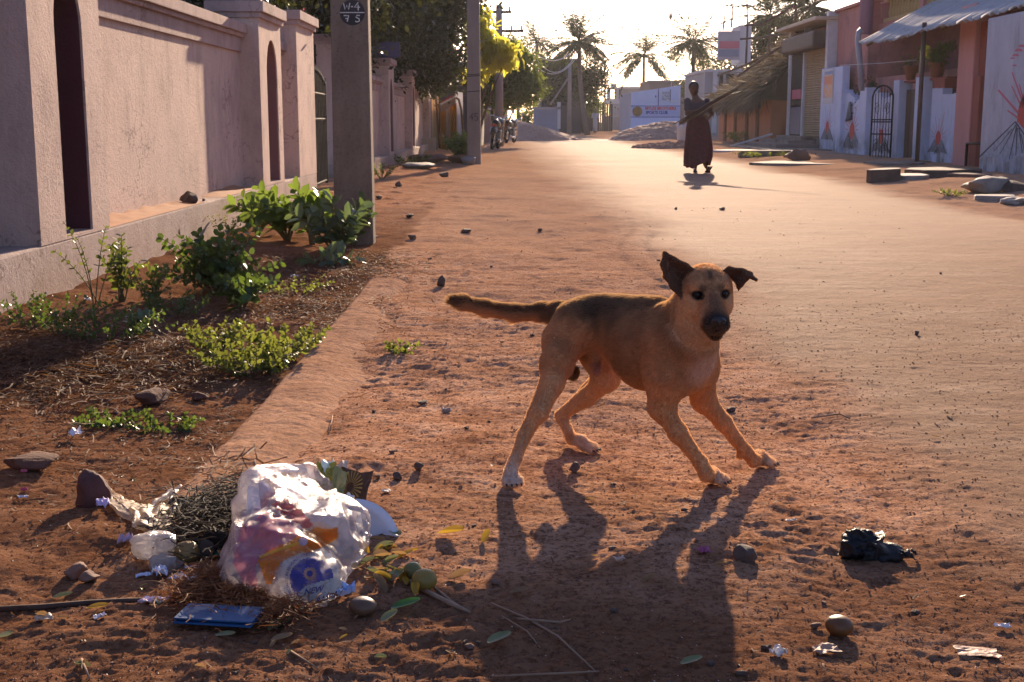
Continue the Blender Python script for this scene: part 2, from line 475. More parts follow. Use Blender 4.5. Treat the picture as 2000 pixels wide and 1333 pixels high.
subgrid('road', rmf >= .5, 'pale packed dirt road running straight away between the walls')
# the concrete edging slab, half under sand
def slab_strip():
    ys = np.linspace(2.95, 7.35, 500); xs = np.linspace(0, .62, 64)
    X, Y = np.meshgrid(xs, ys)
    edge = SLAB_X + .012 * n2(ys * 2.2, ys * 0, 2) + .008 * n2(ys * 9, ys * 0, 3)
    Xw = X + edge[:, None]; 
    Z = .05 * n2(Xw * .5, Y * .5, 1) + .012 - .03 * sst(.10, .32, X + .3 * n2(Xw * 3, Y * 1.4, 8)) + .006 * n2(Xw * 9, Y * 12, 2) + .004 * n2(Xw * 36, Y * 46, 5) + .003 * n2(Xw * 80, Y * 90, 6) - .012 * np.exp(-(X / .012)) - .05 * sst(.35, .62, X)
    top = np.stack([Xw, Y, Z], -1)
    low = top[:, :1].copy(); low[..., 2] -= .12; low[..., 0] -= .006
    A = np.concatenate([low, top], 1); r, c = A.shape[:2]
    i, j = np.meshgrid(np.arange(r - 1), np.arange(c - 1), indexing='ij'); b = (i * c + j).ravel()
    Fq = np.stack([b, b + 1, b + c + 1, b + c], 1)
    t = NT('sandy_concrete')
    c1 = t.ramp(t.noise(6, 8, .7), [(.3, (.26, .125, .066, 1)), (.5, (.40, .21, .118, 1)), (.75, (.52, .31, .19, 1))])
    c1 = t.mix(t.ramp(t.noise(60, 5, .7), [(.36, .6), (.48, 0.0)]), c1, (.10, .05, .03, 1))
    m = M_GROUND; t.done(c1, .95, t.bump(t.noise(120, 4, .7), .6, .005, t.bump(t.noise(38, 7, .75), .7, .014)), .08)
    # front and far ends
    o = npmesh('concrete_kerb', A.reshape(-1, 3), Fq, M_GROUND, attrs={'pale': np.full(A.shape[0] * A.shape[1], .6)}, kind='structure', label='worn concrete edging slab half buried in sand left of the dog')
    return o
slab_strip()
# ---------------------------------------------------------------- left: pink compound wall, gate, poles
def wallmat(name, c1, c2, stain, bump=.9, z0=.0, z1=.5):
    t = NT(name)
    c = t.ramp(t.noise(2.2, 7, .65), [(.3, c1), (.72, c2)])
    sp = t.new('ShaderNodeSeparateXYZ'); t.l.new(t.coord(), sp.inputs[0])
    st = t.ramp(t.noise(2.6, 9, .72, stretch=(1, 1, .6)), [(.47, 0.0), (.72, .8)])
    c = t.mix(st, c, stain)
    cv = t.new('ShaderNodeTexVoronoi', feature='DISTANCE_TO_EDGE'); cv.inputs['Scale'].default_value = 1.3; t.l.new(t.noise(2.5, 4, .6, out='Color'), cv.inputs['Vector'])
    ck = t.math('MULTIPLY', t.ramp(cv.outputs['Distance'], [(0.0, 1.0), (.012, 0.0)]), t.ramp(t.noise(1.1, 2), [(.5, 0.0), (.56, .7)]))
    c = t.mix(ck, c, (.12, .08, .075, 1))
    low = t.math('MULTIPLY', t.ramp(sp.outputs[2], [(z0, 1.0), (z1, 0.0)]), t.ramp(t.noise(4, 6, .7), [(.35, .35), (.6, 1.0)]))
    c = t.mix(t.math('MULTIPLY', low, .6), c, (.26, .155, .10, 1))
    top = t.math('MULTIPLY', t.ramp(sp.outputs[2], [(.0, 0.0), (1.0, 1.0)]), t.ramp(t.noise(5, 7, .75, stretch=(1, 1, .3)), [(.52, 0.0), (.75, .45)]))
    c = t.mix(top, c, (.20, .15, .14, 1))
    h = t.bump(t.noise(42, 7, .72), bump, .016)
    h = t.bump(t.noise(9, 3, .6), .25, .02, h)
    return t.done(c, .92, h, .15)
M_PINK = wallmat('pink_stucco', (.63, .47, .40, 1), (.55, .405, .35, 1), (.37, .27, .235, 1))
M_PLINTH = wallmat('grey_pink_plinth', (.50, .40, .36, 1), (.42, .325, .29, 1), (.27, .20, .17, 1))
M_CAP = wallmat('weathered_coping', (.50, .37, .35, 1), (.38, .28, .26, 1), (.24, .17, .15, 1))
M_IRON = surf('black_iron', (.018, .016, .018, 1), (.035, .028, .026, 1), 20, .85, .2, 200, .001, spec=.1)
M_MAROON = surf('niche_dark_maroon', (.10, .035, .04, 1), (.075, .028, .032, 1), 4, .9, .5, 60, .006); M_MAROON2 = surf('niche_dull_maroon', (.24, .12, .115, 1), (.2, .1, .1, 1), 4, .9, .5, 60, .006)
def pillar(parent, X0, y0, y1, zb, zt, niche=None, depth=.42):
    b = MB(); fn = lambda u, v, t: (t, u, v)
    if niche:
        n0, n1, nb, ns = niche; rr = (n1 - n0) / 2
        arch = [((n0 + n1) / 2 + rr * math.cos(a), ns + rr * 1.25 * math.sin(a)) for a in np.linspace(0, PI, 15)]
        arch = arch[::-1]      # from n0 over to n1
        mid = X0 - .26
        L = [(y0, nb)] + [(n0, nb)] + arch[:8] + [((n0 + n1) / 2, zt), (y0, zt)]
        R = [((n0 + n1) / 2, zt)] + arch[7:] + [(n1, nb), (y1, nb), (y1, zt)]
        b.prism(L, fn, mid, X0); b.prism(R, fn, mid, X0)
        b.box(mid, X0, y0, y1, zb, nb); b.box(X0 - depth, mid, y0, y1, zb, zt)
    else: b.box(X0 - depth, X0, y0, y1, zb, zt)
    b.build('pillar', M_PINK, parent)
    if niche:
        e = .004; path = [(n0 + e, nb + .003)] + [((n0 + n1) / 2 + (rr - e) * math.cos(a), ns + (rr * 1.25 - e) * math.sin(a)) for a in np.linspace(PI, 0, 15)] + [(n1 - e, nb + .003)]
        k = MB(); m_ = len(path); k.add([(X0 - .012, u, v) for u, v in path] + [(X0 - .254, u, v) for u, v in path], [(q, q + 1, m_ + q + 1, m_ + q) for q in range(m_ - 1)] + [tuple(range(m_, 2 * m_))]); k.build('niche_inner_shell', M_MAROON if y0 < 8 else M_MAROON2, parent)  # separate inner shell in a darker maroon, darkest in the near pillar
    c = MB(); c.box(X0 - depth - .03, X0 + .03, y0 - .03, y1 + .03, zt, zt + .05); c.box(X0 - depth - .06, X0 + .06, y0 - .06, y1 + .06, zt + .05, zt + .15)
    c.build('pillar_cap', M_CAP, parent, bevel=.006)
def wall_section(name, label, X0, y0, y1, plz, bays, pillars):
    w = empty(name, (0, 0, 0), label=label, cat='wall')
    b = MB(); n = int((y1 - y0) / .3)
    b.box(X0 - .5, X0, y0, y1, -.2, plz); b.build('plinth', M_PLINTH, w, bevel=.012)
    d = .185
    for (a, c, zc) in bays:
        b = MB(); b.box(X0 - .40, X0 - d, a, c, plz, zc); b.build('wall_panel', M_PINK, w)
        b = MB(); b.box(X0 - .42, X0 - d + .025, a, c, zc, zc + .13); b.box(X0 - .45, X0 - d + .055, a, c, zc + .13, zc + .165)
        b.box(X0 - .48, X0 - d + .085, a, c, zc + .165, zc + .25); b.build('coping', M_CAP, w, bevel=.005)
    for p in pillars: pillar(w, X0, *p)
    return w
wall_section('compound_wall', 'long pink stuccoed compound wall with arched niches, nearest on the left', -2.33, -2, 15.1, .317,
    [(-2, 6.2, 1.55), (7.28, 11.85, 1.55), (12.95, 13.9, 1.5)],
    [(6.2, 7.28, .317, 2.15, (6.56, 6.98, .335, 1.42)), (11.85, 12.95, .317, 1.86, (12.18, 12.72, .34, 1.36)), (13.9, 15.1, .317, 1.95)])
wall_section('compound_wall', 'pink stuccoed wall farther along, past the black gate and behind the near pole', -2.45, 20.0, 38.6, .25,
    [(21.1, 25.4, 1.5), (26.6, 31.3, 1.5), (32.3, 37.6, 1.5)],
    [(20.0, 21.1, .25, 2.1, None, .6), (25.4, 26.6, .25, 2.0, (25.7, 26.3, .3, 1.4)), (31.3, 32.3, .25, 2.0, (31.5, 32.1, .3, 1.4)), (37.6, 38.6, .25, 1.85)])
# dirt along the ledge + stone on it
b = MB(); rr = random.Random(3)
def ledge_dirt(y0, y1, label):
    ys = np.linspace(y0, y1, 60); xs = np.linspace(-2.516, -2.335, 9)
    X, Y = np.meshgrid(xs, ys); e = np.minimum((ys - y0), (y1 - ys)); e = np.clip(e / .35, 0, 1)[:, None]
    Z = .3175 + .03 * e * np.clip(1 - (X + 2.516) / .17, 0, 1) * (1 + .8 * n2(X * 20, Y * 6, 2)) + .001
    c = X.shape[1]; i, j = np.meshgrid(np.arange(59), np.arange(8), indexing='ij'); q = (i * c + j).ravel()
    npmesh('dust_drift', np.stack([X, Y, Z], -1).reshape(-1, 3), np.stack([q, q + 1, q + c + 1, q + c], 1), M_DUST, label=label, kind='stuff')
M_DUST = surf('orange_dust', (.36, .17, .08, 1), (.28, .13, .065, 1), 12, .95, .4, 120, .003)
ledge_dirt(7.3, 9.6, 'orange dust drifted along the near ledge of the pink wall')
ledge_dirt(10.2, 11.8, 'orange dust drifted at the far end of the wall ledge')
M_STONE = surf('dark_stone', (.07, .048, .04, 1), (.13, .085, .065, 1), 9, .85, .6, 60, .006)
M_STONE2 = surf('brown_stone', (.16, .085, .06, 1), (.24, .14, .10, 1), 7, .85, .6, 50, .006)
M_STONE3 = surf('grey_stone', (.20, .17, .15, 1), (.30, .26, .23, 1), 6, .8, .6, 50, .006)
stone('stone', (-2.41, 9.45, .318), (.06, .085, .055), 3, M_STONE, 1.2, .22, label='dark rough stone sitting alone on the pink wall ledge', cat='stone')
stone('stone', (-2.38, 9.72, .318), (.014, .02, .012), 6, M_STONE2, .3, 0, label='tiny brown chip beside the stone on the ledge', cat='stone')
# gate
g = empty('iron_gate', (-2.5, 15.25, 0), label='black iron gate leaf with spear tips between the two pink walls', cat='gate')
ga = Vector((0, 0, 0)); gb = Vector((-.075, 2.3, 0))
def gp(t, z): return ga.lerp(gb, t) + Vector((0, 0, z))
b = MB()
for z in (.12, .95, 1.28): b.tube([gp(0, z), gp(1, z)], .018, 6)
b.tube([gp(0, .08), gp(0, 1.5)], .028, 6); b.tube([gp(1, .08), gp(1, 1.5)], .028, 6)
b.build('gate_frame', M_IRON, g)
for i in range(14):
    t = (i + .5) / 14; b = MB(); zt = 1.38 + .16 * math.sin(t * PI)
    b.tube([gp(t, .1), gp(t, zt)], .016, 6); b.tube([gp(t, zt), gp(t, zt + .03), gp(t, zt + .11)], [.016, .034, .003], 6)
    b.build('gate_bar', M_IRON, g)
# poles
def polemat():
    t = NT('pole_concrete')
    c = t.ramp(t.noise(3.5, 8, .7, stretch=(1, 1, .3)), [(.3, (.12, .09, .066, 1)), (.55, (.20, .155, .118, 1)), (.8, (.28, .22, .17, 1))])
    c = t.mix(t.ramp(t.noise(40, 5, .75), [(.36, .6), (.47, 0.0)]), c, (.06, .048, .042, 1))
    c = t.mix(t.ramp(t.noise(1.2, 4, .6), [(.45, 0.0), (.7, .5)]), c, (.11, .07, .05, 1))
    return t.done(c, .9, t.bump(t.noise(60, 6, .7), .6, .006), .2)
M_POLE = polemat()
M_SIGNBLK = surf('black_paint', (.018, .017, .02, 1), (.03, .026, .028, 1), 30, .6, .2, 90, .001)
M_CHALK = surf('chalk_white', (.62, .62, .60, 1), (.42, .42, .41, 1), 60, .8, .2, 90, .001)
py0 = 9.5; pxc = XX(691.5, py0, .0)
pole = empty('utility_pole', (pxc, py0, 0), label='near grey concrete pole with a black round number disc, rising among broad leaves', cat='utility pole')
b = MB(); zt = 6.0
wb, wt = .146, .118
vs = []
for z, w in ((-.3, wb + .002), (zt, wt)):
    for sx, sy in ((-1, 0), (1, 0), (1, 1), (-1, 1)): vs.append((sx * w, sy * w * 1.25, z))
b.add(vs, [(0, 3, 2, 1), (4, 5, 6, 7), (0, 1, 5, 4), (1, 2, 6, 5), (2, 3, 7, 6), (3, 0, 4, 7)])
b.build('shaft', M_POLE, pole, bevel=.012)
sz = HZ(py0, 25); sxx = XX(688, py0, sz) - pxc
disc = MB(); n = 40
disc.add([(sxx + .092 * math.cos(2 * PI * k / n), -.004, sz + .092 * math.sin(2 * PI * k / n)) for k in range(n)] + [(sxx + .092 * math.cos(2 * PI * k / n), .001, sz + .092 * math.sin(2 * PI * k / n)) for k in range(n)],
    [tuple(range(n)), tuple(range(n, 2 * n))[::-1]] + [(k, n + k, n + (k + 1) % n, (k + 1) % n) for k in range(n)])
dsc = disc.build('number_disc', M_SIGNBLK, pole)
ch = MB()
def stroke(pts, w=.0055, o=(0, 0)):
    ch.tube([(sxx + (x + o[0]), -.0055, sz + z + o[1]) for x, z in pts], w, 5)
stroke([(-.09, 0), (.09, .0)], .004)
stroke([(-.062, .065), (-.052, .022), (-.038, .052), (-.026, .022), (-.016, .068)], .0045)
stroke([(-.008, .042), (.008, .042)], .0045)
stroke([(.046, .072), (.018, .038), (.058, .038)], .0045); stroke([(.045, .055), (.045, .015)], .0045)
stroke([(-.062, -.022), (-.026, -.022), (-.038, -.065)], .0045); stroke([(-.05, -.043), (-.028, -.043)], .004)
stroke([(.056, -.022), (.034, -.02), (.026, -.032), (.05, -.045), (.052, -.06), (.034, -.068), (.022, -.062)], .0045)
ch.build('painted_number', M_CHALK, dsc)
# second pole
y2 = 28.0; x2 = XX(925.5, y2, 1)
M_POLE2 = surf('pale_pole_concrete', (.22, .17, .15, 1), (.30, .24, .21, 1), 5, .9, .5, 40, .006, streak=True)
pole2 = empty('utility_pole', (x2, y2, 0), label='paler concrete pole with 45 painted low on it, beside the leafy white-flecked bush', cat='utility pole')
b = MB(); vs = []
for z, w in ((-.3, .155), (6.6, .115)):
    for sx, sy in ((-1, -.6), (1, -.6), (1, .6), (-1, .6)): vs.append((sx * w, sy * w, z))
b.add(vs, [(0, 3, 2, 1), (4, 5, 6, 7), (0, 1, 5, 4), (1, 2, 6, 5), (2, 3, 7, 6), (3, 0, 4, 7)]); b.build('shaft', M_POLE2, pole2, bevel=.01)
ch = MB()
zz = HZ(y2, 230)
for pts in ([(-.02, .09), (-.09, -.01), (-.01, -.01)], [(-.035, .04), (-.035, -.07)], [(.09, .09), (.03, .09), (.03, .02), (.08, .02), (.085, -.05), (.03, -.07)]):
    ch.tube([(x, -.098, zz + z) for x, z in pts], .008, 5)
ch.build('painted_number', M_SIGNBLK, pole2)
b = MB()
for z in (HZ(y2, 147), HZ(y2, 180), HZ(y2, 150)):
    w = .150 - .0061 * z; b.tube([(-w, -w * .65, z), (w, -w * .65, z + .02), (w, w * .65, z), (-w, w * .65, z), (-w, -w * .65, z)], .008, 5)
b.build('wire_band', M_IRON, pole2)
# ---- foliage helpers
QUAD = (np.array([[0, 0, 0], [.5, .5, .06], [1, 0, 0], [.5, -.5, .06]]), np.array([[0, 3, 2, 1]]))
LEAF = (np.array([[0, 0, 0], [.3, .42, .07], [.72, .40, .05], [1.0, 0, -.06], [.72, -.40, .05], [.3, -.42, .07], [.35, 0, 0.0], [.7, 0, -.01]]),
        np.array([[0, 6, 1, 1], [1, 6, 7, 2], [2, 7, 3, 3], [0, 5, 6, 6], [5, 4, 7, 6], [4, 3, 7, 7]]))
def leaves(name, pos, dirs, nrm, L, W, mat, parent=None, shape=QUAD, **kw):
    pos = np.asarray(pos, float); n = len(pos); T, Fq = shape
    d = np.asarray(dirs, float); d /= np.linalg.norm(d, axis=1, keepdims=True) + 1e-9
    s = np.cross(nrm, d); s /= np.linalg.norm(s, axis=1, keepdims=True) + 1e-9
    u = np.cross(d, s)
    L = np.broadcast_to(L, n)[:, None, None]; W = np.broadcast_to(W, n)[:, None, None]
    V = pos[:, None] + d[:, None] * T[None, :, :1] * L + s[:, None] * T[None, :, 1:2] * W + u[:, None] * T[None, :, 2:] * L
    k = len(T)
    if (Fq[:, 2] == Fq[:, 3]).any():
        tri = []
        for q in Fq: tri += [[q[0], q[1], q[2]]] + ([[q[0], q[2], q[3]]] if q[2] != q[3] else [])
        Fq = np.array(tri)
    F2 = (Fq[None] + (np.arange(n) * k)[:, None, None]).reshape(-1, Fq.shape[1])
    rs = np.random.RandomState(n % 1000); var = np.repeat(rs.rand(n), k)
    return npmesh(name, V.reshape(-1, 3), F2, mat, parent, smooth=True, attrs={'var': var}, **kw)
def crown_pts(blobs, n, seed, clump=.25, thin=.0):
    rs = np.random.RandomState(seed); out = []
    vol = np.array([r[0] * r[1] * r[2] for c, r in blobs]) ** .7; vol /= vol.sum()
    for (c, r), v in zip(blobs, vol):
        m = max(int(n * v), 8); nc = max(m // 45, 3)
        d = rs.randn(nc, 3); d /= np.linalg.norm(d, axis=1, keepdims=True)
        cc = np.array(c) + d * np.array(r) * (rs.rand(nc, 1) ** .45)
        k = rs.randint(0, nc, m)
        out.append(cc[k] + rs.randn(m, 3) * clump * np.array([1, 1, .7]) * rs.uniform(.5, 1.3, (nc, 1))[k])
    return np.concatenate(out)
def crown(name, blobs, n, leaf, mat, parent, seed=1, clump=.25, shape=QUAD, droop=.3, ar=.5, **kw):
    p = crown_pts(blobs, n, seed, clump); rs = np.random.RandomState(seed + 9)
    d = rs.randn(len(p), 3); d[:, 2] -= droop; nn = rs.randn(len(p), 3); nn[:, 2] += .6
    L = leaf * rs.uniform(.6, 1.3, len(p))
    return leaves(name, p, d, nn, L, L * ar, mat, parent, shape, **kw)
M_BARK = surf('bark', (.09, .06, .045, 1), (.15, .105, .08, 1), 8, .95, .8, 30, .02, streak=True)
def trunk(parent, base, tips, r, seed=1):
    b = MB(); rg = random.Random(seed); base = Vector(base)
    for i, t in enumerate(tips):
        t = Vector(t); m1 = base.lerp(t, .35) + Vector((rg.uniform(-.1, .1), rg.uniform(-.1, .1), .1)) * (t - base).length * .4
        m2 = base.lerp(t, .7) + Vector((rg.uniform(-.1, .1), rg.uniform(-.1, .1), .05)) * (t - base).length * .4
        k = 1 if i == 0 else .6
        b.tube([base, m1, m2, t], [r * k, r * .7 * k, r * .42 * k, r * .12], 8)
    return b.build('trunk', M_BARK, parent, smooth=True)
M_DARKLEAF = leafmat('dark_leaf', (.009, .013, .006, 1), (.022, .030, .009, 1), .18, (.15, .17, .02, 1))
M_MIDLEAF = leafmat('mid_leaf', (.045, .075, .018, 1), (.085, .12, .028, 1), .45, (.25, .30, .04, 1))
M_YELLEAF = leafmat('yellow_green_leaf', (.24, .24, .025, 1), (.42, .38, .04, 1), .6, (.9, .85, .12, 1))
M_PINKFL = leafmat('pink_bract', (.45, .03, .10, 1), (.6, .06, .18, 1), .5, (.9, .12, .25, 1))
def tree(name, label, base, blobs, n, leaf, mat, seed, tr=.09, clump=.25, cat='tree', group=None, flowers=0, **kw):
    r = empty(name, (0, 0, 0), label=label, cat=cat); 
    if group: r['group'] = group
    trunk(r, base, [Vector(c) - Vector((0, 0, rr[2] * .2)) for c, rr in blobs[:3]], tr, seed)
    crown('crown', blobs, n, leaf, mat, r, seed, clump, **kw)
    if flowers: crown('flowers', [(c, tuple(x * 1.03 for x in rr)) for c, rr in blobs], flowers, .055, M_PINKFL, r, seed + 5, clump * 1.1, ar=.9)
    return r
GW = 'trees and shrubs behind the pink wall'
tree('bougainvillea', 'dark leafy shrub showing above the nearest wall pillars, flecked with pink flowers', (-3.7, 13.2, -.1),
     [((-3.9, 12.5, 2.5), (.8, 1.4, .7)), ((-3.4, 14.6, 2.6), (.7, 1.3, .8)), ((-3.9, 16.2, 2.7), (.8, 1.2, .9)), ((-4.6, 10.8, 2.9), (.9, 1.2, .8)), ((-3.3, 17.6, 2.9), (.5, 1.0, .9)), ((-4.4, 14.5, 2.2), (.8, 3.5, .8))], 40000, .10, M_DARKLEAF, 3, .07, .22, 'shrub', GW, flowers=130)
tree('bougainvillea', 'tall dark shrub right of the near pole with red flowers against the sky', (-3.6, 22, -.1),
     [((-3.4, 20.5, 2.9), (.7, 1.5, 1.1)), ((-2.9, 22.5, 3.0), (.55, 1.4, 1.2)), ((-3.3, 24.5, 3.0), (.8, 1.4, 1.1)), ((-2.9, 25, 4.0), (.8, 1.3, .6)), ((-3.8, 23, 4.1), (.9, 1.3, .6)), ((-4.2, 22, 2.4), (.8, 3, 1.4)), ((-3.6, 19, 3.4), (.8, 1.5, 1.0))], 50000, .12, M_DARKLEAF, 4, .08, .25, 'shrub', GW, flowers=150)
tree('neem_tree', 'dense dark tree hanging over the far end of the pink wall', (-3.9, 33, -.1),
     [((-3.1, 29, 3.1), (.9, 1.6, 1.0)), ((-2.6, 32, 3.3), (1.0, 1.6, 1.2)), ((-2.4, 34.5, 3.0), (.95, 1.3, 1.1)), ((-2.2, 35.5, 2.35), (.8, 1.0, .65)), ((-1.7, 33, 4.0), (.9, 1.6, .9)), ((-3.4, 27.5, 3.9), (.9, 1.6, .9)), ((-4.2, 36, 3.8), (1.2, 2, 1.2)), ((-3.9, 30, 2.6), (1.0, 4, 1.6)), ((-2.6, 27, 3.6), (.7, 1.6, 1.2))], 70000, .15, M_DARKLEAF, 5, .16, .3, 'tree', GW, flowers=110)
tree('cassia_tree', 'tree branch of bright yellow green leaves lit through beside the second pole', (-1.15, 36.5, -.1),
     [((-1.0, 36.5, 3.3), (.45, .8, .6)), ((-.55, 36.5, 2.75), (.55, .7, .42)), ((-.15, 36.2, 2.75), (.35, .5, .30)), ((-.95, 36.3, 2.3), (.25, .5, .3)), ((-1.0, 37.5, 3.9), (.4, .7, .35)), ((-.75, 36.5, 3.1), (.5, .6, .35))], 2600, .24, M_YELLEAF, 6, .09, .13, 'tree', None, shape=LEAF, droop=1.6, ar=.42)
tree('round_tree', 'bushy green tree behind the yellow one, above the parked motorbike', (-.55, 49, 0),
     [((-.9, 48.5, 2.9), (.8, 1, .9)), ((.1, 48.5, 2.7), (.9, 1, 1.0)), ((.35, 48, 2.0), (.7, .8, .6)), ((-.4, 48, 1.85), (.7, .8, .45)), ((-.3, 50, 3.5), (.9, 1, .6)), ((-1.2, 50, 2.2), (.7, 1, 1.0))], 26000, .14, M_MIDLEAF, 8, .11, .22, 'tree')
# blue board behind trees
b = MB(); p0 = P(728, 113, 24.5); p1 = P(781, 82, 24.5); b.box(p0.x, p1.x, 24.5, 24.56, p0.z, p1.z)
b.build('blue_board', surf('indigo_board', (.05, .05, .12, 1), (.07, .07, .17, 1), 6, .6, 0), None, bevel=.01, label='dark indigo board half hidden in the shrubs above the wall', cat='board')
# ---- the yellow draped booth at the end of the wall
def clothmat(name, c1, c2, tr=.5):
    m = surf(name, c1, c2, 4, .8, .4, 18, .02, streak=True); nt = m.node_tree; bs = nt.nodes['Principled BSDF']; tl = nt.nodes.new('ShaderNodeBsdfTranslucent'); nt.links.new(bs.inputs['Base Color'].links[0].from_socket, tl.inputs[0])
    mx = nt.nodes.new('ShaderNodeMixShader'); mx.inputs[0].default_value = tr; nt.links.new(bs.outputs[0], mx.inputs[1]); nt.links.new(tl.outputs[0], mx.inputs[2]); nt.links.new(mx.outputs[0], nt.nodes['Material Output'].inputs[0]); return m
M_YCLOTH = clothmat('mustard_cloth', (.55, .28, .03, 1), (.42, .20, .025, 1))
M_CCLOTH = clothmat('cream_cloth', (.66, .54, .40, 1), (.55, .44, .32, 1)); M_WCLOTH = clothmat('white_cloth', (.72, .70, .70, 1), (.6, .58, .6, 1))
M_CREAM = surf('cream_paint', (.52, .42, .30, 1), (.42, .33, .25, 1), 5, .8, .3, 40, .004, streak=True)
M_WHITE = surf('dusty_white', (.60, .58, .58, 1), (.50, .47, .47, 1), 5, .8, .2, 60, .003)
M_BROWNP = surf('brown_pole', (.20, .11, .04, 1), (.13, .07, .03, 1), 10, .7, .2)
bt = empty('cloth_booth', tuple(G(880, 296)), label='mustard and cream cloth draped entrance booth at the end of the pink wall', cat='booth')
bo = bt.location
def rel(v): return Vector(v) - bo
Yb = bo.y
def panel(x0, x1, yt0, yt1, yb, Y, mat, name, fold=.05, nf=5):
    n = 24; V = []; 
    for i in range(n + 1):
        t = i / n; px = x0 + (x1 - x0) * t; yt = yt0 + (yt1 - yt0) * t
        a = P(px, yt, Y); 
        for j in range(7):
            s = j / 6; z = a.z * (1 - s) + .02 * s
            V.append(tuple(rel((a.x, Y + fold * math.sin(t * nf * 2 * PI + s) * (.5 + .5 * s), z))))
    b = MB(); b.add(V, [(i * 7 + j, i * 7 + j + 1, (i + 1) * 7 + j + 1, (i + 1) * 7 + j) for i in range(n) for j in range(6)])
    o = b.build(name, mat, bt, smooth=True); so = o.modifiers.new('thick', 'SOLIDIFY'); so.thickness = .01; return o
panel(843, 857, 182, 190, 290, Yb - .1, M_CCLOTH, 'cream_curtain', .05, 3)
panel(860, 871, 215, 216, 290, Yb + .1, M_YCLOTH, 'yellow_curtain', .05, 3)
panel(871, 882, 212, 210, 290, Yb + .3, M_CCLOTH, 'cream_curtain', .05, 3)
panel(880, 892, 206, 202, 290, Yb + .1, M_YCLOTH, 'yellow_curtain', .05, 3)
panel(890, 904, 178, 182, 290, Yb + .5, M_WCLOTH, 'white_panel', .02, 2)
b = MB()
for pts in ([(850, 180), (853, 215), (859, 290)], [(890, 191), (896, 195), (901, 215), (907, 285)], [(856, 203), (861, 222)]):
    b.tube([rel(P(x, y, Yb - .15)) for x, y in pts], .035, 7)
b.build('bent_pole', M_BROWNP, bt, smooth=True)
b = MB(); A = [rel(P(860, 206, Yb - .25)), rel(P(890, 190, Yb - .25)), rel(P(889, 204, Yb - .2)), rel(P(861, 221, Yb - .2))]
b.add([tuple(p) for p in A] + [tuple(p + Vector((0, .05, 0))) for p in A], [(0, 1, 2, 3), (7, 6, 5, 4), (0, 4, 5, 1), (1, 5, 6, 2), (2, 6, 7, 3), (3, 7, 4, 0)]); brd = b.build('slanted_board', surf('faded_board', (.42, .36, .30, 1), (.25, .15, .12, 1), 14, .8, .2), bt)
b = MB(); b.tube([A[0] + Vector((0, -.03, .02)), A[1] + Vector((0, -.03, .02))], .03, 6); b.build('red_green_edge', surf('white_edge', (.75, .75, .72, 1), (.5, .5, .45, 1), 6, .5, 0), brd)
b = MB(); b.tube([A[0] + Vector((0, -.0, .08)), A[1] + Vector((0, -.0, .08))], .02, 6); b.build('red_trim', surf('red_trim', (.45, .03, .03, 1), None, 6, .5, 0), brd)
# white plastic stool at the wall end
st = empty('low_block', tuple(G(828, 299)), label='small white culvert block with a round hole at the wall foot', cat='block')
b = MB(); so_ = .30
pts = [(-.42, 0), (-.18, 0)] + [(-.0 + .17 * math.cos(a), .0 + .22 * math.sin(a)) for a in np.linspace(PI, 0, 9)] + [(.42, 0), (.40, .42), (-.42, .42)]
b.prism([(u * .8, v) for u, v in pts], lambda u, v, t: (u, t, v), 0, .5); b.build('body', M_CREAM, st, bevel=.01)
# ---------------------------------------------------------------- right side houses
def flat(pts, X, off, name, mat, parent, **kw):
    """a painted patch lying on a street-facing wall: pts=(y,z)"""
    b = MB(); b.add([(X - off, y, z) for y, z in pts], [tuple(range(len(pts)))]); return b.build(name, mat, parent, **kw)
M_BLUEW = None
def bluewall(name, c1, c2, st):
    t = NT(name)
    c = t.ramp(t.noise(2, 7, .65), [(.3, c1), (.72, c2)])
    c = t.mix(t.ramp(t.noise(4, 8, .75, stretch=(1, 1, .3)), [(.52, 0.0), (.72, .7)]), c, st)
    sp = t.new('ShaderNodeSeparateXYZ'); t.l.new(t.coord(), sp.inputs[0])
    low = t.math('MULTIPLY', t.ramp(sp.outputs[2], [(.05, 1.0), (.75, 0.0)]), t.ramp(t.noise(3.2, 7, .7, stretch=(1, 1, .5)), [(.42, 0.0), (.62, 1.0)]))
    c = t.mix(t.math('MULTIPLY', low, .85), c, (.10, .085, .04, 1))
    return t.done(c, .85, t.bump(t.noise(30, 6, .7), .4, .006), .2)
M_BLUEW = bluewall('pale_blue_wash', (.58, .63, .78, 1), (.50, .55, .70, 1), (.44, .42, .44, 1))
M_GREYW = bluewall('weathered_white_wash', (.46, .48, .54, 1), (.34, .36, .42, 1), (.18, .16, .15, 1))
M_PINKH = surf('salmon_wall', (.46, .20, .17, 1), (.37, .15, .135, 1), 2, .85, .3, 40, .004, streak=True, dirt=(.2, .1, .1, 1))
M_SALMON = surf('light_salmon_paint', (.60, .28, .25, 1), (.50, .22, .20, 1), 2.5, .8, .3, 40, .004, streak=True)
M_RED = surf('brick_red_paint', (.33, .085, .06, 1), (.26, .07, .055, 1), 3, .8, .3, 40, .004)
M_REDP = surf('red_mural_paint', (.55, .07, .05, 1), (.42, .07, .06, 1), 12, .8, .1)
M_ROSEP = surf('rose_mural_paint', (.50, .13, .17, 1), (.42, .14, .18, 1), 12, .8, .1)
M_BLKP = surf('black_mural_paint', (.05, .05, .06, 1), (.11, .11, .13, 1), 14, .8, .1)
M_GRYP = surf('grey_mural_paint', (.17, .18, .20, 1), (.30, .32, .38, 1), 16, .8, .1)
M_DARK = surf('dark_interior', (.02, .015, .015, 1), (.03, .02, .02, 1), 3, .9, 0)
M_CONC = surf('house_plinth_concrete', (.24, .19, .16, 1), (.17, .13, .11, 1), 3, .9, .6, 25, .01, dirt=(.1, .07, .05, 1))
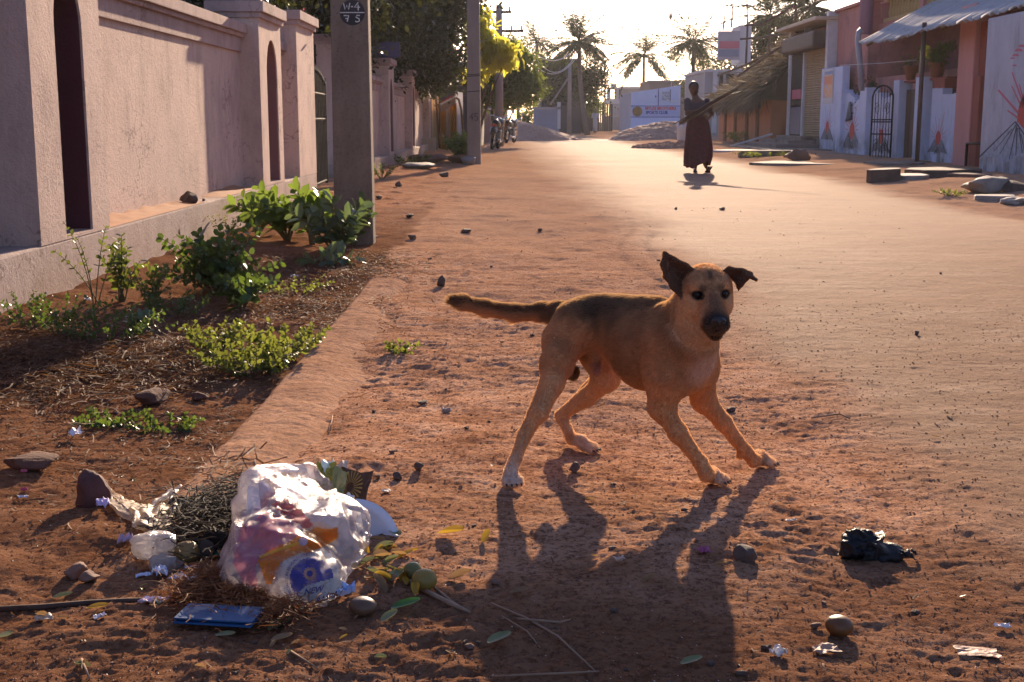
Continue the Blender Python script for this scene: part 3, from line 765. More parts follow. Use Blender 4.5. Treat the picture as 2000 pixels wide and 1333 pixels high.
def mural(parent, X, yc, zb, w, h, big=False, k=0):
    """rising red sun behind twin black hills, street wall facing -X; +u is towards the camera (smaller y)"""
    rg = random.Random(k + 11); o = .003
    f = lambda u, v: (yc - u * w, zb + v * h)
    sun = [f(.13 * math.cos(a), .42 + .20 * math.sin(a)) for a in np.linspace(0, 2 * PI, 20)]
    flat(sun, X, o, 'painted_sun', M_REDP, parent)
    rays = MB()
    for i, a in enumerate(np.linspace(math.radians(8), math.radians(172), 9)):
        r0 = .19; r1 = rg.uniform(.42, .55) if i % 2 else rg.uniform(.33, .42)
        if 2 < i < 6: r1 += .14
        ca, sa = math.cos(a), math.sin(a); t = .012
        p = [f(r0 * ca - t * sa, .42 + (r0 * sa + t * ca)), f(r0 * ca + t * sa, .42 + (r0 * sa - t * ca)), f(r1 * ca + t * .6 * sa, .42 + r1 * sa * 1.1), f(r1 * ca - t * .6 * sa, .42 + r1 * sa * 1.1)]
        rays.add([(X - o, y, z) for y, z in p], [(0, 1, 2, 3)])
    rays.build('painted_rays', M_ROSEP if big else M_ROSEP, parent)
    hills = MB(); lines = MB()
    for (c, hw, hh) in ((-.17, .30, .42), (.17, .30, .42)):
        hills.add([(X - o - .002, y, z) for y, z in (f(c - hw, .0 + rg.uniform(0, .04)), f(c + hw * .1, .05), f(c + hw, .0), f(c + hw * .16, hh * .82), f(c, hh), f(c - hw * .2, hh * .8))], [(0, 1, 2, 3, 4, 5)])
        for j in range(9):
            t0 = rg.uniform(.25, 1); e = c + (j / 8 * 2 - 1) * hw; s = .007
            x0 = c + (e - c) * (1 - t0) * .9; z0 = hh * t0
            lines.add([(X - o - .004, y, z) for y, z in (f(x0 - s, z0), f(x0 + s, z0), f(e + s, rg.uniform(-.04, .08)), f(e - s, rg.uniform(-.04, .08)))], [(0, 1, 2, 3)])
    hills.build('painted_hills', M_GRYP, parent); lines.build('painted_strokes', M_BLKP, parent)
# --- mural wall, nearest right
w = empty('mural_wall', (0, 0, 0), label='tall whitewashed wall at the right edge with a large red sun and hill mural', cat='wall')
b = MB(); b.box(8.0, 8.22, 14.5, 21.7, -.2, 2.62); b.build('wall_slab', M_GREYW, w, bevel=.02)
def yz(px, py, X):
    v = ray(px, py); t = X / v[0]; return (v[1] * t, HC + v[2] * t)
def big_mural():
    X = 8.0
    sc = [yz(x, y, X) for x, y in ((2003, 205), (1994, 215), (1991, 230), (1994, 247), (2003, 262))]
    cy, cz = yz(2008, 232, X)
    R = .42
    sun = [(cy + R * math.cos(a), cz + R * 1.05 * math.sin(a)) for a in np.linspace(0, 2 * PI, 28)]
    flat(sun, X, .003, 'painted_sun', M_REDP, w)
    rays = MB()
    for (x0, y0, x1, y1, wd) in ((1990, 222, 1950, 176, 5), (1989, 231, 1968, 216, 4), (1996, 210, 1976, 168, 3.5), (2000, 205, 1977, 142, 4), (2001, 200, 1991, 165, 3)):
        dx, dy = x1 - x0, y1 - y0; L = math.hypot(dx, dy); nx, ny = -dy / L * wd / 2, dx / L * wd / 2
        rays.add([(X - .003, *yz(x, y, X)) for x, y in ((x0 + nx, y0 + ny), (x0 - nx, y0 - ny), (x1 - nx * .7, y1 - ny * .7), (x1 + nx * .7, y1 + ny * .7))], [(0, 1, 2, 3)])
    rays.build('painted_rays', M_ROSEP, w)
    h = MB(); h.add([(X - .006, *yz(x, y, X)) for x, y in ((1912, 308), (1984, 238), (1990, 240), (2040, 300), (2040, 318), (1990, 304), (1965, 318), (1940, 306))], [tuple(range(8))]); 
    l = MB(); rg = random.Random(2)
    for (x0, y0, x1, y1, wd) in [(1912, 309, 1984, 238, 3), (1984, 238, 2010, 275, 3), (1986, 243, 1955, 300, 2), (1987, 246, 1972, 312, 2.5), (1988, 250, 1985, 305, 2.5), (1991, 250, 1998, 300, 2.5), (1978, 252, 1942, 296, 1.6), (1995, 262, 2005, 310, 2)]:
        dx, dy = x1 - x0, y1 - y0; L = math.hypot(dx, dy); nx, ny = -dy / L * wd / 2, dx / L * wd / 2
        l.add([(X - .009, *yz(x, y, X)) for x, y in ((x0 + nx, y0 + ny), (x0 - nx, y0 - ny), (x1 - nx * .6, y1 - ny * .6), (x1 + nx * .6, y1 + ny * .6))], [(0, 1, 2, 3)])
    h.build('painted_hills', surf('hill_wash', (.22, .25, .30, 1), (.42, .47, .56, 1), 9, .85, .1), w); l.build('painted_strokes', M_BLKP, w)
    s = MB()
    for (x, y, r) in ((1984, 108, 6), (1990, 98, 7), (1978, 114, 4), (1996, 90, 6), (1982, 128, 4)):
        s.add([(X - .003, *yz(x + r * (1 + .3 * math.sin(3 * a)) * math.cos(a), y + r * .6 * (1 + .4 * math.cos(2 * a)) * math.sin(a), X)) for a in np.linspace(0, 2 * PI, 14)[:-1]], [tuple(range(13))])
    s.build('painted_patch', M_ROSEP, w)
big_mural()
# --- red column, awning
c = empty('porch_column', (8.7, 24.2, 0), label='salmon pink square porch column with a darker red side, left of the mural wall', cat='column')
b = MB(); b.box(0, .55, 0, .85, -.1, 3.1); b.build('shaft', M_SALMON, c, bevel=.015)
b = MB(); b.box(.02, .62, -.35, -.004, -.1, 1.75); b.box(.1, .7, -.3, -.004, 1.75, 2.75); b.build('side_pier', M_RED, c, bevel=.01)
pp = empty('railing_pipe', (8.62, 23.2, 0), label='short rusty pipe rail standing before the salmon column', cat='railing')
b = MB(); b.tube([(0, .85, 0), (0, .85, .50), (0, 0, .52)], .028, 8); b.build('pipe', surf('rusty_pipe', (.05, .03, .025, 1), (.08, .04, .03, 1), 10, .7, .2), pp, smooth=True)
def corrugated(name, label):
    r = empty(name, (8.0, 18.8, 2.66), label=label, cat='awning')
    ny = 240; nx = 6; V = []; Ly = 10.8; Lx = 2.75; rise = 1.5
    for i in range(ny + 1):
        y = Ly * i / ny; wz = .028 * math.cos(i / ny * Ly / .15 * 2 * PI * .5)
        for j in range(nx + 1):
            t = j / nx; V.append((Lx * t + .03 * math.sin(i * .7) * (j == 0), y, rise * t + wz + .02 * math.sin(y * 1.3) + .03 * math.sin(y * .6 + t * 2)))
    b = MB(); b.add(V, [(i * (nx + 1) + j, i * (nx + 1) + j + 1, (i + 1) * (nx + 1) + j + 1, (i + 1) * (nx + 1) + j) for i in range(ny) for j in range(nx)])
    t = NT('asbestos_sheet')
    cc = t.ramp(t.noise(1.6, 7, .7, stretch=(.4, 1.6, 1)), [(.3, (.33, .32, .32, 1)), (.7, (.46, .45, .45, 1))]); cc = t.mix(t.ramp(t.noise(6, 6, .7), [(.55, 0.0), (.7, .7)]), cc, (.15, .12, .11, 1))
    m = t.done(cc, .8, t.bump(t.noise(25, 5), .3, .01), .2)
    o = b.build('corrugated_sheet', m, r, smooth=True); s = o.modifiers.new('t', 'SOLIDIFY'); s.thickness = .012
    b = MB()
    for x, z in ((.35, .12), (1.5, .75), (2.4, 1.24)): b.tube([(x, 0, z), (x, Ly, z)], .035, 6)
    for y in (.3, 5.4, 10.4): b.tube([(.05, y, -.06), (2.6, y, 1.35)], .03, 6)
    b.build('rafter', M_BROWNP, r); return r
corrugated('corrugated_awning', 'grey corrugated awning sloping over the pink house front')
q = G(1792, 327)
pp = empty('awning_post', (8.2, q.y, 0), label='thin dark brown pipe post holding the corrugated awning', cat='post')
b = MB(); b.tube([(0, 0, -.1), (.0, 0, 2.85)], .045, 10); b.build('pipe', surf('brown_pipe', (.10, .05, .045, 1), (.07, .035, .03, 1), 10, .6, .2), pp, smooth=True)
# --- blue compound wall
XB = 8.9
cw = empty('painted_compound_wall', (0, 0, 0), label='low pale blue compound wall with stepped top and red sun murals', cat='wall')
def px2y(px, X=XB): return X * 2450 / (px - 1000) 
def zpx(py, y): return HC + (236 - py) / 2450 * y
def stepped(px0, px1, tops, name='wall_panel', back=0.0):
    y1 = px2y(px0) ; y0 = px2y(px1); n = len(tops); poly = [(y1, -.1)]
    for i, t in enumerate(tops):
        ya = y1 + (y0 - y1) * i / n; yb = y1 + (y0 - y1) * (i + 1) / n; z = zpx(t, (ya + yb) / 2)
        poly += [(ya, z), (yb, z)]
    poly += [(y0, -.1)]
    b = MB(); b.prism(poly, lambda u, v, t: (t, u, v), XB + back, XB + back + .2); return b.build(name, M_BLUEW, cw, bevel=.01)
def post(px0, px1, top, d=.10, name='wall_post', mat=None):
    y1 = px2y(px0); y0 = px2y(px1); b = MB(); b.box(XB - d, XB + .2, y0, y1, -.1, zpx(top, (y0 + y1) / 2)); return b.build(name, mat or M_BLUEW, cw, bevel=.01)
post(1592, 1598, 138, .0); stepped(1598, 1632, [136]); post(1632, 1640, 178, .12)
stepped(1640, 1676, [184, 184, 188, 192, 198, 196, 190, 184]); post(1676, 1689, 174, .12)
stepped(1689, 1733, [184, 183, 184, 192, 193, 191, 188]); post(1739, 1750, 160, .10)
post(1783, 1799, 154, .12); stepped(1805, 1858, [175, 175, 186, 186, 184])
M_RB = M_RED
b = MB(); b.box(XB + .02, XB + .5, px2y(1826), px2y(1803), zpx(176, 27), zpx(155, 27)); b.build('red_block', M_RED, cw, bevel=.01)
for k, (px, pyb, hw, X) in enumerate(((1607, 274, 12, XB), (1655, 291, 18, XB), (1712, 297, 17, XB), (1822, 299, 19, XB))):
    y = px2y(px); ya = px2y(px - hw); yb = px2y(px + hw)
    mural(cw, XB, y, zpx(pyb, y), (ya - yb) / .94, (ya - yb) * .62, k=k)
# poster
po = empty('poster', (XB - .01, px2y(1606), 0), label='faded orange and blue printed poster on the blue wall by the shutter', cat='poster')
M_POST = None
t = NT('poster_print'); cc = t.ramp(t.noise(6, 4, .6), [(.3, (.55, .17, .08, 1)), (.5, (.62, .33, .16, 1)), (.62, (.35, .30, .48, 1)), (.75, (.62, .52, .45, 1))]); M_POST = t.done(cc, .6, None, .3)
ya, yb = px2y(1597), px2y(1616)
def prect(za, zb, m, nm, d, a=ya, c=yb):
    b = MB(); b.box(-d, 0, c - po.location.y, a - po.location.y, zpx(za, (a + c) / 2), zpx(zb, (a + c) / 2)); return b.build(nm, m, po)
prect(204, 139, M_WHITE, 'paper', .006); 
prect(193, 150, M_POST, 'picture', .009, px2y(1598), px2y(1615)); prect(149, 143, surf('poster_blue', (.12, .20, .45, 1), None, 8, .6, 0), 'blue_band', .009, px2y(1599), px2y(1614.5)); prect(168, 153, surf('poster_orange', (.62, .22, .08, 1), (.5, .1, .05, 1), 12, .6, 0), 'orange_band', .012, px2y(1599.5), px2y(1613))
# door + iron gate leaf
dr = empty('wooden_gate_door', (XB, px2y(1783), 0), label='dark brown panelled door standing open behind the iron gate', cat='door')
b = MB(); L = px2y(1752) - px2y(1783); b.box(.05, .11, 0, L, 0, 1.62); b.build('door_leaf', surf('dark_door_wood', (.075, .028, .02, 1), (.05, .02, .015, 1), 5, .6, .3, 20, .005, streak=True), dr, bevel=.005)
b = MB()
for i in range(3):
    b.box(.035, .047, L * (i + .12) / 3, L * (i + .22) / 3, .05, 1.58)
b.build('batten', surf('door_batten', (.09, .035, .03, 1), None, 8, .6, 0), dr)
ig = empty('iron_gate', (XB - .18, px2y(1746), 0), label='black wrought iron arched gate leaf in the blue wall, half open', cat='gate')
b = MB(); Lg = 1.15; u0, u1 = 0, Lg
def gg(t, z): return (-.25 * t, t * (px2y(1727) - px2y(1746)), z)
fr = [gg(0, .05), gg(0, 1.45)] + [gg(.5 - .5 * math.cos(a), 1.45 + .28 * math.sin(a)) for a in np.linspace(.2, PI - .2, 9)] + [gg(1, 1.45), gg(1, .05), gg(0, .05)]
b.tube(fr, .022, 6); 
for z in (.62, .95, .9): b.tube([gg(0, z), gg(1, z)], .018, 6)
b.build('gate_frame', M_IRON, ig)
for i in range(1, 7):
    t = i / 7; b = MB(); b.tube([gg(t, .05), gg(t, 1.45 + .24 * math.sin(t * PI))], .010, 5); b.build('gate_bar', M_IRON, ig)
for zc in (.35, 1.2):
    for tc in (.25, .75):
        b = MB(); b.tube([gg(tc + .12 * math.cos(a) * (1 - a / 14), zc + .16 * math.sin(a) * (1 - a / 14)) for a in np.linspace(0, 10, 26)], .008, 4); b.build('scrollwork', M_IRON, ig)
# pots
def pot(X, px, pyt, pyb, wpx, label, plant, seed):
    y = px2y(px, X); r = wpx / 2 / 2450 * y; zt = zpx(pyt, y); zb = zpx(pyb, y)
    o = empty('flower_pot', (X, y, zb), label=label, cat='flower pot')
    h = zt - zb; b = MB(); b.lathe([(0, 0), (r * .62, 0), (r * .92, h * .78), (r * 1.0, h * .8), (r * 1.02, h), (r * .88, h), (r * .85, h * .85), (0, h * .85)], n=24)
    b.build('pot', surf('terracotta_%d' % seed, (.33, .13, .08, 1), (.25, .10, .06, 1), 8, .85, .2), o, smooth=True)
    W, H, n, fl = plant
    crown('plant', [((0, 0, h + H * .5), (W, W, H * .5)), ((0, -W * .6, h + H * .35), (W * .7, W * .6, H * .35)), ((0, W * .7, h + H * .3), (W * .6, W * .6, H * .3))], n, .09, M_MIDLEAF, o, seed, .09)
    if fl: crown('flowers', [((-.1, 0, h + H * .6), (W, W, H * .4))], fl, .06, surf('coral_petal', (.6, .15, .1, 1), None, 5, .6, 0), o, seed + 2, .05, ar=.9)
    b = MB(); rg = random.Random(seed)
    for i in range(5): b.tube([(0, 0, h * .8), (rg.uniform(-W, W) * .4, rg.uniform(-W, W) * .4, h + H * .5), (rg.uniform(-W, W), rg.uniform(-W, W), h + H * rg.uniform(.6, .95))], .008, 5)
    b.build('stem', M_BARK, o)
pot(9.0, 1762, 133, 160, 26, 'smaller terracotta pot with a few small leaves on the gate post', (.12, .12, 60, 0), 21)
pot(9.0, 1812, 126, 155, 34, 'larger terracotta pot with a bushy flowering plant above the wall', (.32, .42, 700, 16), 22)
# porch shelf slab carrying the pots
b = MB(); b.box(XB + .0, XB + .55, px2y(1832), px2y(1740), zpx(163, 28.5), zpx(159.5, 28.5)); b.build('gate_lintel', M_RED, cw)
# --- pink house (one building)
h = empty('pink_house', (0, 0, 0), label='two storey pink plastered house with a yellow balustraded balcony behind the blue wall', cat='house')
def HB(name, mat, *bx, bev=.01):
    for q in bx: o = MB().box(*q).build(name, mat, h, bevel=bev)
    return o
HB('wall', M_PINKH, (9.25, 9.5, 33.4, 36.6, 0, 3.95)) 
HB('wall', M_PINKH, (11.4, 11.7, 16, 31.6, 0, 5.5), (9.5, 11.4, 33.3, 33.55, 0, 3.9), (11.4, 11.7, 31.6, 33.5, 0, 5.5))
HB('parapet', M_PINKH, (9.15, 9.6, 33.3, 36.7, 3.95, 4.03))
HB('upper_wall', M_PINKH, (10.2, 14, 33.4, 38, 4.1, 8.5), (9.9, 14, 17, 33.4, 5.6, 9))
HB('porch_beam', M_PINKH, (9.45, 9.75, 24, 33.3, 1.6, 2.02))
HB('porch_wall', surf('porch_shade_pink', (.24, .09, .085, 1), (.17, .07, .07, 1), 3, .85, .2), (10.6, 10.8, 20, 33.3, 0, 3.19))  # house pink darkened: the porch recess shade is in the colour
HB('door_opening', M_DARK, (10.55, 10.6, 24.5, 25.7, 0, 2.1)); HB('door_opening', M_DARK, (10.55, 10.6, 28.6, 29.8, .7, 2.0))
b = MB(); b.tube([(XX(1690, 32.9, 3), 32.9, 3.1), (XX(1690, 32.9, 3), 32.9, 7)], .17, 18); b.build('round_column', surf('violet_paint', (.34, .20, .30, 1), (.28, .16, .25, 1), 3, .8, .2), h, smooth=True)
M_YEL = surf('yellow_balustrade_paint', (.50, .34, .14, 1), (.42, .28, .11, 1), 5, .8, .2)
bl = MB(); bl.box(9.55, 9.75, 21, 33.2, 3.40, 3.50); bl.box(9.55, 9.75, 21, 33.2, 3.94, 4.02); balu = bl.build('balustrade', M_YEL, h)
for i in range(48):
    y = 21.15 + i * .25; q = MB(); q.lathe([(.03, 3.50), (.065, 3.62), (.035, 3.8), (.05, 3.94)], (9.65, y, 0), 7); q.build('baluster', M_YEL, balu, smooth=True)
HB('balcony_floor', M_PINKH, (9.5, 11.4, 21, 33.3, 3.2, 3.40)); HB('balcony_pier', M_PINKH, (9.5, 9.8, 29.9, 30.2, 3.40, 5.5))
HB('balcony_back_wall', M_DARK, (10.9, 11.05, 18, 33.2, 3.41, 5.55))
b = MB(); yq = 31.2; Xp = 8.75
b.tube([(XX(1683, yq, zpx(66, yq)) , yq, zpx(66, yq)), (XX(1677, yq, 2.8), yq, zpx(70, yq)), (XX(1674, yq, 2.5), yq, zpx(85, yq)), (XX(1679, yq, 2), yq, zpx(130, yq)), (XX(1683, yq, 1.6), yq, zpx(180, yq))], .07, 10); b.build('drain_pipe', surf('grey_pvc', (.36, .36, .42, 1), (.28, .28, .32, 1), 4, .5, 0), h, smooth=True)
# ficus in dark corner behind wall
tree('garden_shrub', 'dim dark shrub growing inside the blue wall beside the poster', (9.6, 33.5, 0), [((9.5, 33.8, 1.7), (.35, .7, .5)), ((9.4, 33, 1.4), (.3, .5, .5))], 2600, .08, M_DARKLEAF, 31, .03, .12, 'shrub')
# cloth bag hanging on wall
b = MB(); yk = px2y(1651); b.add([(XB - .05, yk + .35, .92), (XB - .12, yk, .95), (XB - .06, yk - .2, .98), (XB - .05, yk - .15, 1.42), (XB - .05, yk + .05, 1.42), (XB + .01, yk + .05, 1.4), (XB + .0, yk - .2, .95), (XB + .0, yk + .35, .9)], [(0, 1, 4), (1, 2, 3, 4), (4, 3, 5), (5, 3, 2, 6), (6, 7, 5), (7, 0, 4, 5), (0, 7, 6, 2, 1)])
b.build('hanging_cloth', surf('slate_cloth', (.08, .10, .13, 1), (.16, .16, .18, 1), 8, .9, .3), None, label='slate grey rag hanging over the stepped blue wall', cat='cloth')
# clothes line
b = MB(); b.tube([P(1640, 128, 32) + Vector((0, 0, 0)), P(1720, 124, 30), P(1790, 118, 28)], .008, 5)
b.build('wire_line', M_WHITE, None, label='thin pale wire strung across the porch above the blue wall', cat='wire')
# --- shop with shutter
sh = empty('shutter_shop', (9.0, 36.7, 0), label='narrow shop with tan rolling shutter, dark door and white pillars', cat='shop')
def SB(name, mat, *bx, bev=.01, par=None):
    for q in bx: o = MB().box(*q).build(name, mat, par or sh, bevel=bev)
    return o
SB('plinth', M_CONC, (-.1, 3, 0, 5.1, -.1, .42))
SB('wall', M_WHITE, (.0, 3, 4.9, 5.1, .42, 3.75), (.0, 3, 0, .25, .42, 4.0), (.0, .2, 2.9, 3.0, .42, 3.75)); SB('wall', M_PINKH, (.3, 3, 0.25, 4.9, .42, 3.7))
SB('roof_slab', M_CREAM, (-.4, 3, -.1, 5.3, 3.75, 3.85)); 
M_SHUT = surf('tan_shutter_paint', (.36, .25, .13, 1), (.28, .19, .10, 1), 3, .55, .1)
b = MB(); n = 44
for i in range(n):
    z = .45 + i * (3.0 / n); b.add([(.10, .28, z), (.10, 2.88, z), (.065, 2.88, z + .034), (.065, .28, z + .034), (.10, .28, z + .068), (.10, 2.88, z + .068)], [(0, 1, 2, 3), (3, 2, 5, 4)])
b.build('rolling_shutter', M_SHUT, sh)
SB('shutter_housing', surf('dark_rust', (.09, .05, .04, 1), (.06, .035, .03, 1), 5, .7, .2), (-.35, .1, .3, 4.6, 3.0, 3.5), bev=.08)
dd = SB('door', M_DARK, (.05, .14, 3.15, 4.8, .45, 3.0)); SB('lower_panel', surf('grey_blue_panel', (.14, .14, .20, 1), (.10, .10, .15, 1), 4, .6, 0), (.03, .049, 3.2, 4.75, .5, 1.35), par=dd); SB('notice', M_ROSEP, (.025, .049, 3.3, 4.5, 1.6, 1.9), par=dd)
SB('door_frame', M_WHITE, (.02, .12, 3.02, 3.12, .42, 3.2), (.02, .12, 4.82, 4.9, .42, 3.2), (.02, .12, 3.12, 4.82, 3.02, 3.2))
st = empty('shop_steps', (8.9, 37, 0), label='worn concrete steps leading up to the shuttered shop', cat='steps')
for i, (x0, z1, y0, y1) in enumerate(((-1.75, .14, -1.8, 4.6), (-1.25, .26, -.2, 4.4), (-.8, .36, .3, 4.3), (-.35, .47, .6, 4.2))):
    b = MB(); b.box(x0, -.004 - .0 * i, y0, y1, -.1, z1) if i == 0 else b.box(x0, -.004, y0, y1, -.05 + .13 * i - .1, z1); b.build('step', M_CONC, st, bevel=.02)
b = MB(); b.tube([(-1.75, 4.5, .1), (-.4, 4.5, .5)], .04, 6); b.build('side_rail', M_WHITE, st)
# wall plinth along the blue wall
b = MB(); b.box(8.2, 8.78, 26.5, 36.4, -.1, .09); b.build('walkway_slab', M_CONC, None, bevel=.03, label='long low concrete walkway slab at the foot of the blue wall', cat='slab')
b = MB(); b.box(7.5, 8.6, 22.2, 26.4, -.1, .06); b.build('walkway_slab', M_CONC, None, bevel=.03, label='concrete slab before the salmon column, nearer than the other', cat='slab')
# --- thatched hut
hu = empty('thatched_hut', (8.6, 42.4, 0), label='thatched hut with orange plastered wall and brown posts', cat='hut')
M_OR = surf('orange_mud_wall', (.44, .18, .09, 1), (.36, .14, .075, 1), 2, .9, .3, 30, .01, streak=True)
b = MB(); b.box(0, .2, 0, 10.6, -.1, 1.9); b.box(0.2, 4, 10.4, 10.6, -.1, 1.85); b.box(.2, 4, 0, .2, -.1, 2); b.build('wall', M_OR, hu)
for i, y in enumerate((1.9, 3.9, 6.3, 8.6)):
    b = MB(); b.box(-.06, -.003, y, y + .38, -.1, 1.9); b.build('wall_stripe', surf('brown_stripe_%d' % i, (.16, .06, .035, 1), (.12, .05, .03, 1), 4, .9, .2), hu)
def thatch():
    rs = np.random.RandomState(4); n = 15000
    yy = rs.uniform(-.4, 10.0, n); t = rs.rand(n) ** .9
    eave = np.array([-.5, 1.66]); ridge = np.array([2.0, 4.15])
    ysl = 1 - .36 * sst(3, 10, yy)       # roof drops towards the far end
    x = eave[0] + (ridge[0] - eave[0]) * t; z = eave[1] + (ridge[1] - eave[1]) * t * ysl + .10 * n2(yy * 1.2, t * 5, 3) + rs.rand(n) * .06
    p = np.stack([x, yy, z], 1); d = np.stack([-.65 + .35 * rs.randn(n), .5 * rs.randn(n), -.55 + .32 * rs.randn(n) - .6 * (t < .1)], 1)
    m = leafmat('dry_thatch', (.045, .034, .026, 1), (.15, .11, .08, 1), .15, (.4, .3, .18, 1), .8)
    nn = np.tile([-.6, 0, .8], (n, 1)) + .5 * rs.randn(n, 3)
    leaves('thatch', p, d, nn, rs.uniform(.35, .9, n), .05, m, hu)
    b = MB(); N = 24
    for i in range(N + 1):
        y = -.4 + 10.2 * i / N; s = 1 - .36 * float(sst(3, 10, y))
        b.v += [(-.45, y, 1.62), (2.0, y, 1.58 + 2.5 * s), (4.5, y, 1.6), (2.0, y, 1.5)]
    for i in range(N):
        a = i * 4; b.f += [(a, a + 1, a + 5, a + 4), (a + 1, a + 2, a + 6, a + 5)]; b.m += [0, 0]
    b.f += [(0, 3, 1), (1, 3, 2)]; b.m += [0, 0]
    b.build('roof_base', m, hu)
thatch()
b = MB()
for p in ([(1440, 150, 44), (1520, 95, 43), (1590, 62, 41)], [(1447, 77, 46), (1500, 72, 44), (1545, 66, 42), (1600, 52, 40)], [(1455, 50, 45), (1490, 48, 44), (1550, 12, 42)], [(1402, 148, 50), (1455, 128, 47), (1530, 90, 44)]):
    b.tube([P(*q) for q in p], .04, 6)
b.build('scaffold_poles', M_BARK, None, label='crooked thin branches lashed across above the thatched roof', cat='poles')
for i, (px, yt, yb, Y, lb) in enumerate(((1412, 12, 60, 60, 'thin bare pole standing on the sign building roof, leftmost'), (1428, 0, 55, 60, 'thin bare pole on the sign building roof, middle one'), (1457, -20, 125, 52, 'tall bent bare pole standing right of the painted sign'), (1500, 70, 148, 46, 'short pole poking out of the thatch'), (1551, -10, 60, 44, 'bare upright pole above the shutter shop'))):
    b = MB(); p0 = P(px, yb, Y); p1 = P(px + 1, yt, Y); b.tube([p0, p0.lerp(p1, .5) + Vector((.05, 0, 0)), p1], [.05, .04, .03], 6); b.build('bare_pole', M_BARK, None, label=lb, cat='pole')
# --- rubble
def slab(px, py, w, d, hh, rz, label, mat=None, seed=1, tilt=0.0):
    p = GG(px, py); rs = np.random.RandomState(seed); n = 7
    ang = np.sort(np.linspace(0, 2 * PI, n, endpoint=False) + rs.uniform(-.25, .25, n)); poly = [(w * .5 * math.cos(a) * rs.uniform(.85, 1.15), d * .5 * math.sin(a) * rs.uniform(.85, 1.15)) for a in ang]
    b = MB(); b.prism(poly, lambda u, v, t: (u, v, t + u * tilt), -.04, hh)
    o = b.build('broken_slab', mat or M_STONE3, None, bevel=.015, label=label, cat='slab'); o.location = p; o.rotation_euler.z = rz; return o
slab(1728, 356, .55, .45, .20, .3, 'thick dark block of broken concrete lying before the blue wall', M_STONE, 1, .05)
slab(1775, 350, .5, .7, .07, .5, 'thin broken slab lying right of the thick block', M_STONE3, 2, .04)
slab(1750, 322, 1.3, 1.4, .05, .1, 'wide pale slab edge below the iron gate', M_CONC, 3)
slab(1840, 345, 1.0, 1.3, .12, .2, 'long flat dark stone slab before the salmon column', M_STONE, 4, .02)
slab(1885, 346, .5, 1.2, .06, .2, 'tan flat slab beside the foot of the mural wall', M_STONE2, 5)
slab(1945, 393, .52, .42, .07, .1, 'flat pale topped stone slab below the mural wall rubble', M_STONE3, 6)
slab(1500, 305, 1.8, .7, .14, .05, 'long dark kerb stone in front of the shop steps', M_CONC, 7)
slab(1440, 296, 1.5, .8, .04, .3, 'flat white slab lying behind the walking woman', M_WHITE, 8)
slab(1580, 322, 2.4, 2.2, .05, .3, 'broad cracked slab lying below the first sun mural', M_CONC, 12)
stone('rubble_stone', GG(1922, 378), (.36, .34, .13), 41, M_STONE3, 0, .2, .3, label='heap of grey crumpled rubble under the mural wall', cat='rubble')
stone('rubble_stone', GG(1985, 381), (.25, .3, .11), 42, M_STONE, 0, .2, .3, label='dark rubble lump at the right edge of the street', cat='rubble')
stone('rubble_stone', GG(1988, 400), (.17, .2, .06), 43, M_STONE3, 0, .2, .3, label='crumpled pale plastic covered lump at the right edge, lowest', cat='rubble')
stone('rubble_stone', GG(1556, 315), (.3, .3, .16), 44, M_STONE2, 0, .2, .3, label='lumpy brown stone by the near end of the shop kerb', cat='stone')
# ---------------------------------------------------------------- far end of the street
def text_mesh(s, size, name, mat, parent, loc, rx=PI / 2, rz=0, ext=.004, bold=0.0, align='CENTER', sx=1.0):
    cu = bpy.data.curves.new(name, 'FONT'); cu.body = s; cu.size = size; cu.extrude = ext; cu.offset = bold; cu.align_x = align; cu.align_y = 'CENTER'; cu.resolution_u = 3
    tmp = bpy.data.objects.new(name, cu); COL.objects.link(tmp)
    dg = bpy.context.evaluated_depsgraph_get(); me = bpy.data.meshes.new_from_object(tmp.evaluated_get(dg)); bpy.data.objects.remove(tmp)
    me.materials.clear(); me.materials.append(mat)
    o = bpy.data.objects.new(name, me); link(o, parent); o.location = loc; o.rotation_euler = (rx, 0, rz); o.scale = (sx, 1, 1); return o
Yc = 85.0
x0, x1 = XX(1232, Yc, 1), XX(1328, Yc, 1)
sc = empty('club_building', (x0, Yc, 0), label='whitewashed club building with a painted sports club sign on its front', cat='building')
W = x1 - x0; Z = lambda py: HZ(Yc, py)
M_CLUB = surf('club_white', (.50, .56, .76, 1), (.42, .48, .68, 1), 1.2, .85, .2, 20, .005)
M_CLUBB = surf('club_blue', (.38, .42, .68, 1), (.32, .37, .62, 1), 1.2, .85, .2)
b = MB(); b.prism([(0, -.3), (W, -.3), (W, Z(167)), (0, Z(181))], lambda u, v, t: (u, t, v), 0, 9); b.build('wall', M_CLUB, sc)
b = MB(); b.box(0.01, W - .01, -.03, -.003, -.1, Z(229)); b.build('lower_band', surf('club_pale_blue', (.42, .50, .78, 1), (.50, .56, .80, 1), 1.5, .85, .2), sc)
b = MB(); b.box(.02, W - .02, -.06, -.003, Z(228.5), Z(208)); sg = b.build('sign_band', M_CLUBB, sc)
M_BLUET = surf('blue_lettering', (.03, .04, .28, 1), None, 6, .7, 0); M_REDT = surf('red_lettering', (.50, .05, .07, 1), None, 6, .7, 0)
hh = Z(208) - Z(228.5)
text_mesh('MYLES BROTHERS', hh * .40, 'sign_text_top', M_REDT, sg, (W * .60, -.065, Z(212.5)), bold=.012, sx=W * .70 / (hh * .40 * 8.9))
text_mesh('SPORTS CLUB', hh * .40, 'sign_text_bottom', M_BLUET, sg, (W * .52, -.065, Z(220.5)), bold=.012, sx=W * .5 / (hh * .40 * 7.0))
